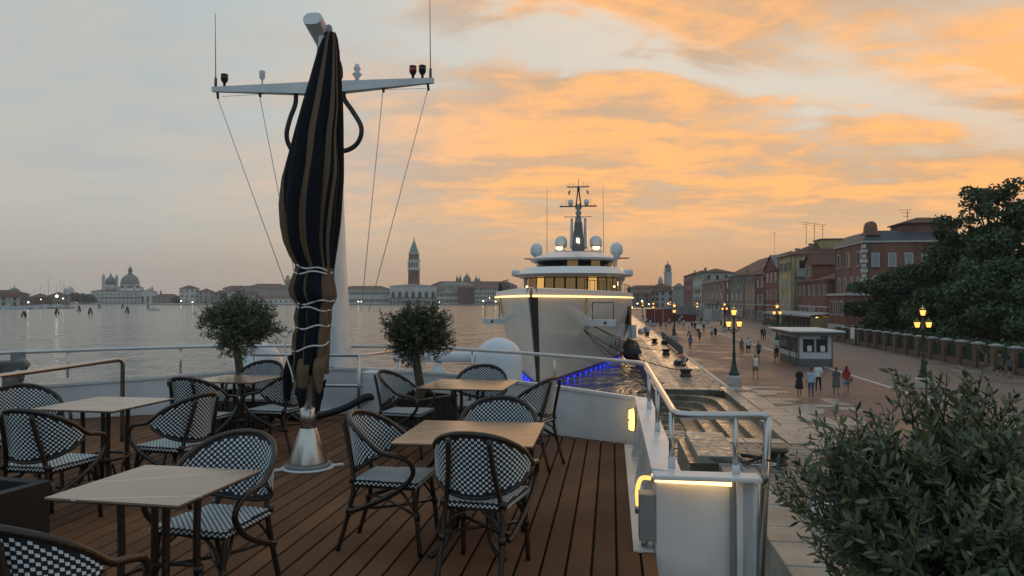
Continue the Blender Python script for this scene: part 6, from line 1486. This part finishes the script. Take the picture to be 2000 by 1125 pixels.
for i, (px, py, L, ms) in enumerate(((92, 602.5, 14, 25), (108, 602, 12, 19), (117, 602, 13, 22), (122, 602, 12, 21), (124, 601.5, 11, 18), (76, 603, 12, 18), (66, 603, 11, 15), (84, 602.5, 11, 14), (18, 604, 12, 17), (60, 603.5, 10, 12), (30, 604, 11, 0), (47, 603.5, 12, 0), (100, 602.5, 10, 0), (132, 601.5, 9, 0))):
    boat(px, py, L, ('tallest sailing boat', 'sailing boat right of the tallest', 'sailing boat by the floodlight', 'second sailing boat by the floodlight', 'rightmost tall sailing boat', 'sailing boat left of the tallest', 'slim sailing boat', 'short masted sailing boat', 'lone sailing boat', 'smallest sailing boat', 'leftmost white motor cruiser', 'middle white motor cruiser', 'white motor cruiser under the masts', 'rightmost small white cruiser')[i] + ' moored behind the breakwater', ms, rz=random.uniform(-.4, .4))
# ================================================================ park trees
def bigtree(px, d, py_top, wpx, label, leafk, n, size, zb=None, clumps=26, flat=1.0, trunk=.45, name='park_tree', low=.28, cr=(.20, .36)):
    c = far(px, d, QZ); H = zat(py_top, d) - QZ; W = wpx/F*d/2
    t = thing(name, label, 'tree', c, 0, 'trees in the park'); cl = []; mb = MB()
    mb.tube(bez([(0, 0, 0), (.2, .1, H*.2), (-.1, 0, H*.42), (.1, 0, H*.7)]), [trunk*(1 - .028*k) for k in range(19)], 8); mb.build('trunk', 'bark', t)
    br = MB()
    for k in range(clumps):
        a = random.uniform(0, 2*PI); e = random.random(); zz_ = H*lerp(low, .93, e); rr_ = W*math.sqrt(max(.06, 1 - ((e-.42)/.68)**2))*random.uniform(.35, .95)
        cc = Vector((rr_*math.cos(a), rr_*math.sin(a), zz_)); cl.append((cc, random.uniform(*cr)*W))
        br.tube(bez([(0, 0, H*.3*min(1, .5 + e)), (cc.x*.45, cc.y*.45, zz_*.8), cc], 3), [trunk*.3, trunk*.26, trunk*.22, trunk*.17, trunk*.12, trunk*.08, .03], 5)
    br.build('limbs', 'bark', t)
    cl.append((Vector((0, 0, H*.9)), W*.25))
    def samp():
        cc, r = random.choice(cl); v = Vector((random.gauss(0, 1), random.gauss(0, 1), random.gauss(0, 1))).normalized(); q = r*random.random()**.40
        return cc + Vector((v.x*q, v.y*q, v.z*q*.72*flat)), Vector((random.gauss(0, 1), random.gauss(0, 1), random.gauss(0, .8) + .15))
    obj('crown', leaf_mesh('crown', n, samp, size, leafk, .62, .35), t)
K1, K2 = ('leaf_dark', 'leaf_pine'), ('leaf_pine', 'leaf_dark')
bigtree(1945, 82, 345, 225, 'tall loose leaved tree rising highest at the right edge', K1, 16500, .40, clumps=74, trunk=.6, low=.34, cr=(.12, .22))
bigtree(2050, 76, 350, 190, 'tall tree cut by the right edge behind the fence', K1, 16000, .42, clumps=34, trunk=.6)
bigtree(1880, 92, 470, 190, 'dense dark tree below the tall one behind the fence', K2, 15000, .40, clumps=34, low=.15)
bigtree(1790, 98, 512, 190, 'spreading umbrella pine in front of the brick palazzo', K2, 16000, .36, clumps=36, flat=.6, low=.45)
bigtree(1715, 106, 545, 135, 'small umbrella pine beside the red brick house', K2, 11000, .36, clumps=26, flat=.6, low=.42)
bigtree(1960, 74, 500, 220, 'dark evergreen filling the space behind the right lamp', K2, 17000, .38, clumps=38, low=.08)
bigtree(1850, 88, 555, 170, 'low bushy evergreen behind the middle of the fence', K2, 12000, .36, clumps=30, low=.05)
bigtree(1745, 98, 588, 120, 'low bushy evergreen behind the far end of the fence', K2, 9000, .36, clumps=22, low=.05)
bigtree(2030, 66, 560, 150, 'low evergreen at the right edge behind the near fence', K2, 10000, .36, clumps=24, low=.05)
hg = MB(); hedge = thing('garden_hedge', 'dark clipped hedge running behind the green netting', 'hedge', (31.6, 60, QZ))
def hs(): return Vector((random.uniform(0, 2.6), random.uniform(-14, 50), 1.9*random.random()**.6)), Vector((random.gauss(0, 1), random.gauss(0, 1), random.gauss(0, 1)))
obj('foliage', leaf_mesh('foliage', 9000, hs, .36, K2, .6), hedge, kind='stuff'); mb = MB(); mb.box((1.3, 18, .75), (2.0, 64, 1.4)); mb.build('core', 'leaf_pine', hedge)

# ================================================================ people
PM = {}
def body(pose):
    if pose in PM: return PM[pose]
    sw = {'walk': .20, 'walk2': -.17}.get(pose, .03); sit = pose == 'sit'; cr = pose == 'crouch'
    J = dict(pel=(0, 0, .95), waist=(0, 0, 1.09), chest=(0, .01, 1.30), nb=(0, 0, 1.45), nk=(0, .015, 1.53), jaw=(0, .035, 1.59), head=(0, .02, 1.66), top=(0, .01, 1.725))
    Rr = dict(pel=(.155, .115), waist=(.13, .10), chest=(.165, .115), nb=(.075, .07), nk=(.055, .055), jaw=(.068, .075), head=(.078, .095), top=(.05, .06))
    E = [('pel', 'waist', 'shirt'), ('waist', 'chest', 'shirt'), ('chest', 'nb', 'shirt'), ('nb', 'nk', 'skin'), ('nk', 'jaw', 'skin'), ('jaw', 'head', 'skin'), ('head', 'top', 'hair')]
    for s, n in ((-1, 'l'), (1, 'r')):
        f = sw*s
        J['sh'+n] = (s*.165, 0, 1.405); Rr['sh'+n] = (.062, .062); J['el'+n] = (s*.215, -.02 - f*.35, 1.15); Rr['el'+n] = (.042, .042)
        if pose == 'phone': J['wr'+n] = (s*.10, .24, 1.22); J['ha'+n] = (s*.05, .29, 1.25)
        elif sit: J['el'+n] = (s*.22, .06, 1.16); J['wr'+n] = (s*.10, .30, 1.10); J['ha'+n] = (s*.05, .37, 1.12)
        elif cr: J['wr'+n] = (s*.21, .22, .98); J['ha'+n] = (s*.2, .28, .9)
        else: J['wr'+n] = (s*.235, .05 - f*.75, .925); J['ha'+n] = (s*.235, .075 - f*.8, .845)
        Rr['wr'+n] = (.03, .028); Rr['ha'+n] = (.036, .022)
        J['hip'+n] = (s*.088, 0, .90); Rr['hip'+n] = (.095, .10)
        if sit: J['kn'+n] = (s*.11, .42, .93); J['an'+n] = (s*.11, .40, .53); J['to'+n] = (s*.11, .55, .47)
        elif cr: J['kn'+n] = (s*.12, .12 + .1*s, .50); J['an'+n] = (s*.12, -.05 + .18*s, .09); J['to'+n] = (s*.12, .10 + .18*s, .035)
        else: J['kn'+n] = (s*.095, .03 + f*.75, .50); J['an'+n] = (s*.095, -.02 + f*1.35, .09 + max(0, -f)*.25); J['to'+n] = (s*.105, .12 + f*1.35, .035 + max(0, -f)*.1)
        Rr['kn'+n] = (.06, .06); Rr['an'+n] = (.04, .042); Rr['to'+n] = (.042, .03)
        E += [('chest', 'sh'+n, 'shirt'), ('sh'+n, 'el'+n, 'sleeve'), ('el'+n, 'wr'+n, 'arm'), ('wr'+n, 'ha'+n, 'skin'), ('pel', 'hip'+n, 'leg'), ('hip'+n, 'kn'+n, 'leg'), ('kn'+n, 'an'+n, 'shin'), ('an'+n, 'to'+n, 'shoe')]
    if cr:
        for k in ('waist', 'chest', 'nb', 'nk', 'jaw', 'head', 'top', 'shl', 'shr', 'ell', 'elr', 'wrl', 'wrr', 'hal', 'har'):
            a = Vector(J[k]) - Vector((0, 0, .95)); a.rotate(Matrix.Rotation(-R(48), 3, 'X')); J[k] = tuple(a + Vector((0, 0, .95)))
    names = list(J); me = bpy.data.meshes.new('body'); me.from_pydata([J[n] for n in names], [(names.index(a), names.index(b)) for a, b, _ in E], [])
    o = bpy.data.objects.new('tmp', me); col.objects.link(o); o.modifiers.new('s', 'SKIN'); 
    for i, n in enumerate(names):
        sv = me.skin_vertices[0].data[i]; sv.radius = Rr[n]; sv.use_root = (n == 'pel')
    ss_ = o.modifiers.new('b', 'SUBSURF'); ss_.levels = 1; ss_.render_levels = 1
    dg = bpy.context.evaluated_depsgraph_get(); dg.update(); m2 = bpy.data.meshes.new_from_object(o.evaluated_get(dg)); bpy.data.objects.remove(o)
    m2.name = 'person'
    ids = dict(shirt=0, sleeve=1, arm=2, leg=3, shin=4, skin=5, hair=6, shoe=7)
    segs = [(Vector(J[a]), Vector(J[b]), ids[c]) for a, b, c in E]; hc = Vector(J['head'])
    for k in range(8): m2.materials.append(M['skin'])
    for p in m2.polygons:
        c = p.center; best = (9, 0)
        for a, b, i in segs:
            t_ = max(0, min(1, (c-a).dot(b-a)/max(1e-6, (b-a).length_squared))); d_ = (c - a.lerp(b, t_)).length
            if d_ < best[0]: best = (d_, i)
        i = best[1]
        if i in (5, 6) and (c-hc).length < .16: i = 6 if (c.z > hc.z + .035 or (c.y < hc.y - .015 and c.z > hc.z - .075)) else 5
        p.material_index = i; p.use_smooth = True
    # fingers: five unequal, slightly bent, rooted in each palm
    mb = MB()
    for n, s in (('l', -1), ('r', 1)):
        h0, h1 = Vector(J['wr'+n]), Vector(J['ha'+n]); dv = (h1-h0).normalized(); sd = dv.cross(Vector((s, 0, .2))).normalized(); nn = dv.cross(sd)
        for k in range(5):
            if k == 4: a = h0.lerp(h1, .35) + sd*.03; e1 = a + (dv*.5 + sd*.8).normalized()*.035; e2 = e1 + dv*.025
            else: a = h1 + sd*(.018*(1.5-k)) - dv*.01; l_ = (.075, .085, .08, .062)[k]; e1 = a + dv*l_*.55; e2 = e1 + (dv*.8 - Vector((s, 0, 0))*.5).normalized()*l_*.45
            mb.tube([a, e1, e2], [.0095, .009, .007], 5)
    # nose and ears
    mb.tube([hc + Vector((0, .085, .0)), hc + Vector((0, .118, -.03))], [.012, .016], 5)
    for s in (-1, 1): mb.tube([hc + Vector((s*.076, .0, .015)), hc + Vector((s*.09, -.005, -.02))], [.018, .014], 5)
    fm = mb.mesh('f', 'skin'); import bmesh
    bm = bmesh.new(); bm.from_mesh(m2); n0 = len(bm.faces); bm.from_mesh(fm); bm.faces.ensure_lookup_table()
    for f_ in bm.faces[n0:]: f_.material_index = 5
    bm.to_mesh(m2); bm.free(); PM[pose] = (m2, J); return PM[pose]
def cone(rings, n=18):
    mb = MB(); rows = [[(rx*math.cos(2*PI*k/n)*(1 + .05*math.sin(k*2.5)*(z < 1.0)), cy_ + ry*math.sin(2*PI*k/n)*(1 + .05*math.sin(k*2.5)*(z < 1.0)), z) for k in range(n)] for rx, ry, cy_, z in rings]
    mb.grid(rows, 0, True, True); return mb
def person(px, pyf, label, rz, pose='stand', shirt='c_white', legs='c_denim', short=False, sleeve=None, bare=True, hair='hair_dark', h=1.72, skin='skin', dress=None, longhair=False, bag=None, loc=None, hat=None):
    me, J = body(pose); p = loc if loc is not None else at(px, pyf, QZ+.012)
    o = obj('person', me, None, p, rz, (h/1.74,)*3); tag(o, label, 'person', 'people on the promenade')
    sl_ = sleeve or shirt
    ks = [shirt, sl_, skin if bare else sl_, legs, skin if short else legs, skin, hair, 'shoe']
    if dress: ks[0] = dress; ks[3] = skin; ks[4] = skin; ks[1] = sleeve or dress
    for i, k in enumerate(ks): o.material_slots[i].link = 'OBJECT'; o.material_slots[i].material = M[k]
    if dress: cone([(.175, .13, .0, 1.36), (.17, .13, .0, 1.2), (.145, .12, 0, 1.08), (.19, .16, 0, .92), (.23, .21, 0, .62), (.24, .225, 0, .48)]).build('dress', dress, o)
    elif pose != 'sit': cone([(.178, .135, .0, 1.32), (.168, .128, .0, 1.18), (.165, .13, 0, 1.02), (.172, .14, 0, .90)]).build('shirt', shirt, o) if pose != 'crouch' else None
    if short and not dress and pose not in ('sit', 'crouch'):
        for s in (-1, 1): mb = MB(); hp, kn = Vector(J['hip' + ('l' if s < 0 else 'r')]), Vector(J['kn' + ('l' if s < 0 else 'r')]); mb.tube([hp, hp.lerp(kn, .75)], [.11, .095], 10); mb.build('shorts_leg', legs, o)
    if longhair:
        hd = Vector(J['head']); mb = MB(); mb.tube([hd + Vector((0, -.03, .06)), hd + Vector((0, -.075, -.02)), hd + Vector((0, -.10, -.14)), hd + Vector((0, -.10, -.27))], [.07, .095, .10, .05], 10); mb.build('hair', hair, o)
    if bag == 'pack': mb = MB(); mb.box((0, -.20, 1.26), (.30, .17, .44)); mb.build('backpack', 'c_black', o, bevel=.05)
    if bag == 'hand': mb = MB(); mb.box((.28, .02, .88), (.10, .24, .22)); mb.tube(bez([(.24, .08, .98), (.2, .05, 1.3), (.12, 0, 1.44)], 4), .012, 5); mb.build('handbag', 'c_black', o, bevel=.03)
    return o
Bk = lambda a: R(a)                      # 0 = walking away from us along the quay
person(1560, 774, 'woman in a long black dress looking down, left of the group', Bk(10), 'phone', dress='c_black', hair='hair_fair', longhair=True, h=1.68)
person(1583, 777, 'man in pale blue shirt and jeans among the group', Bk(-5), 'stand', 'c_palblue', 'c_denim', bare=False, h=1.74)
person(1597, 765, 'man in loose white shirt beside the pale blue shirt', Bk(-20), 'walk', 'c_white', 'c_navy', h=1.78)
person(1632, 771, 'woman in a grey knee length dress', Bk(-8), 'walk2', dress='c_grey', h=1.66)
person(1652, 769, 'red haired woman in red top and denim shorts', Bk(-15), 'walk', 'c_red', 'c_paldenim', short=True, hair='hair_red', longhair=True, bag='hand', h=1.68)
person(1516, 712, 'person in red shirt with dark backpack beside the kiosk', Bk(5), 'walk2', 'c_red', 'c_khaki', short=True, bag='pack')
person(1448, 692, 'woman in light patterned summer dress', Bk(170), 'walk', dress='c_floral', hair='hair_fair', longhair=True, h=1.66)
person(1461, 692, 'man in white shirt and black shorts beside the patterned dress', Bk(180), 'walk2', 'c_white', 'c_black', short=True, h=1.80)
person(1481, 703, 'man in grey blue shirt seen behind the lamp', Bk(20), 'walk', 'c_grey', 'c_navy', short=True, h=1.76)
person(1475, 739, 'man in white tank top and khaki shorts walking alone', Bk(5), 'walk2', 'c_white', 'c_khaki', short=True, sleeve='skin', h=1.74)
person(1348, 683, 'woman in blue top and dark trousers on her own', Bk(8), 'stand', 'c_blue', 'c_black', longhair=True, h=1.70)
person(1345, 659, 'walker in white shirt and maroon trousers', Bk(-60), 'walk', 'c_white', 'c_maroon')
person(1390, 661, 'man in white and denim shorts, left of a couple', Bk(5), 'walk2', 'c_white', 'c_denim', short=True); person(1397, 661, 'person in black, right of a couple', Bk(0), 'walk', 'c_black', 'c_black', short=True)
person(1315, 660, 'man in blue shirt beside the second quayside lamp', Bk(30), 'stand', 'c_blue', 'c_black')
person(1351, 646, 'walker in brown top behind the pram', Bk(180), 'walk', 'c_maroon', 'c_cream'); person(1357, 647, 'parent in dark clothes pushing the pram', Bk(175), 'walk2', 'c_navy', 'c_navy')
person(1374, 650, 'slim person in denim right of the pram', Bk(10), 'stand', 'c_denim', 'c_cream', short=True); person(1380, 642, 'pale dressed walker far behind the pram', Bk(0), 'walk', 'c_palblue', 'c_white')
person(1300, 645, 'tall walker in cream by the net barrier end', Bk(20), 'walk', 'c_cream', 'c_khaki'); person(1290, 643, 'walker in dark red by the net barrier', Bk(0), 'walk2', 'c_maroon', 'c_black')
person(1335, 640, 'pale dressed person in the far crowd', Bk(0), 'walk', 'c_white', 'c_grey'); person(1327, 634, 'far walker in pale blue before the bridge', Bk(180), 'walk2', 'c_palblue', 'c_denim'); person(1282, 632, 'far walker in black near the hoarding', Bk(0), 'walk', 'c_black', 'c_black')
person(1340, 622, 'tiny far walker left on the bridge', Bk(0), 'stand', 'c_black', 'c_black'); person(1348, 621, 'tiny far walker right on the bridge', Bk(0), 'stand', 'c_navy', 'c_black'); person(1270, 640, 'person in white sitting on the far quay edge', Bk(0), 'stand', 'c_white', 'c_palblue')
person(1488, 663, 'dark walker in front of the cafe, left', Bk(-20), 'walk', 'c_black', 'c_navy'); person(1493, 664, 'walker in green in front of the cafe, right', Bk(0), 'walk2', 'c_olive', 'c_navy')
person(1338, 722, 'person in orange shirt bending over at the quay kerb', Bk(80), 'crouch', 'c_orange', 'c_palblue', short=True, skin='skin_dark', h=1.68)
person(1952, 736, 'woman in black skirt walking by the fence, left', Bk(-70), 'walk', 'c_olive', 'c_black', short=True, hair='hair_fair', longhair=True, h=1.66); person(1971, 739, 'woman in black shorts walking by the fence, right', Bk(-70), 'walk2', 'c_grey', 'c_black', short=True, longhair=True, h=1.68)
for i, (px, py, sh, lg, rzv, ps, lab) in enumerate((
    (1262, 634, 'c_white', 'c_denim', 0, 'walk', 'far stroller in white near the yacht side of the promenade'), (1274, 636, 'c_grey', 'c_black', 180, 'walk2', 'far stroller in grey beside the third quayside lamp'), (1307, 636, 'c_palblue', 'c_navy', 0, 'walk', 'far stroller in pale blue short of the hoarding'),
    (1318, 630, 'c_maroon', 'c_black', 180, 'walk2', 'far stroller in maroon short of the pale parapet'), (1331, 628, 'c_white', 'c_black', 0, 'stand', 'far figure in white standing at the pale parapet'), (1362, 632, 'c_cream', 'c_denim', 180, 'walk', 'far stroller in cream before the white house'),
    (1369, 634, 'c_black', 'c_grey', 0, 'walk2', 'far stroller in black before the pink house'), (1383, 633, 'c_white', 'c_khaki', 180, 'walk', 'far stroller in white before the pink house'), (1408, 640, 'c_navy', 'c_black', 90, 'walk', 'stroller in navy crossing by the third garden side lamp'),
    (1424, 646, 'c_red', 'c_denim', 0, 'walk2', 'stroller in red top behind the nearest lamp post'), (1502, 652, 'c_palblue', 'c_cream', 180, 'walk', 'stroller in pale blue between cafe and kiosk'), (1366, 668, 'c_grey', 'c_denim', 0, 'walk', 'man in grey walking alone in mid promenade'))):
    person(px, py, lab, R(rzv + 7*i % 23), ps, sh, lg, short=bool(i % 2), h=1.64 + .03*(i % 5))
# person sitting on the quay behind the near olive tree, with a white bench
bx = at(1628, 1010, QZ)
t = thing('stone_bench', 'white block bench on the quay behind the near olive tree', 'bench', bx, R(10)); mb = MB(); mb.box((.25, 0, .22), (1.5, .6, .44)); mb.build('seat', 'c_white', t, bevel=.03); mb = MB(); mb.box((.25, 0, .06), (1.3, .5, .12)); mb.build('base', 'c_grey', t)
person(0, 0, 'person sitting on the white bench holding a phone', R(95), 'sit', 'c_black', 'c_paldenim', short=True, loc=(bx.x + .1, bx.y, QZ - .40))
# pram
pp = at(1363, 654, QZ+.012); t = thing('pram', 'dark pram pushed along the promenade', 'pram', pp, R(175)); mb = MB(); mb.box((0, 0, .75), (.5, .75, .35), taper=1.1); mb.build('seat', 'c_black', t, bevel=.08); mb = MB(); mb.tube(bez([(0, -.3, .8), (0, -.35, 1.1), (0, -.05, 1.25)], 4), .25, 8); mb.build('hood', 'c_white', t)
mb = MB(); mb.tube([(-.2, .35, .25), (-.2, -.6, 1.05), (.2, -.6, 1.05), (.2, .35, .25)], .02, 5); mb.tube([(-.2, -.35, .25), (-.2, .2, .7)], .02, 5); mb.tube([(.2, -.35, .25), (.2, .2, .7)], .02, 5); mb.build('frame', 'steel', t)
for sx in (-1, 1):
    for sy in (-1, 1): mb = MB(); mb.tube([(sx*.26, sy*.35, .14), (sx*.30, sy*.35, .14)], .14, 12); mb.build('wheel', 'black_metal', t)
# rubbish and gear by the kerb
for (px, py, s, k, lab) in ((1322, 712, .5, 'fence_mesh', 'grey folding trolley beside the person in orange'), (1297, 672, .6, 'black_metal', 'dark gear bag on the quay by the third bollard'), (1252, 650, .9, 'c_white', 'white sack among the gear at the far quay edge'), (1262, 646, .9, 'c_palblue', 'pale blue sack among the gear at the far quay edge')):
    p = at(px, py, QZ); t = thing('quay_gear', lab, 'gear', p, random.random()); mb = MB(); mb.box((0, 0, s*.4), (s, s*1.5, s*.8), taper=.7); mb.build('load', k, t, bevel=s*.18); mb = MB(); mb.tube([(-s*.4, -s*.6, s*.2), (-s*.4, -s*.8, s*1.6), (s*.4, -s*.8, s*1.6), (s*.4, -s*.6, s*.2)], .03, 5); mb.build('handle', 'steel', t)

# ================================================================ air
hz = MB(); hz.box((0, 1150, 62), (4900, 2560, 126.0)); hzo = hz.build('haze', 'soil'); hzo['kind'] = 'stuff'; hzo.data.materials.clear()
m = bpy.data.materials.new('haze'); m.use_nodes = True; nt = m.node_tree; nt.nodes.clear()
v = nt.nodes.new('ShaderNodeVolumePrincipled'); v.inputs['Color'].default_value = (.84, .89, .92, 1); v.inputs['Density'].default_value = HAZE_DENSITY; v.inputs['Anisotropy'].default_value = .25
ot = nt.nodes.new('ShaderNodeOutputMaterial'); nt.links.new(v.outputs[0], ot.inputs['Volume']); hzo.data.materials.append(m)
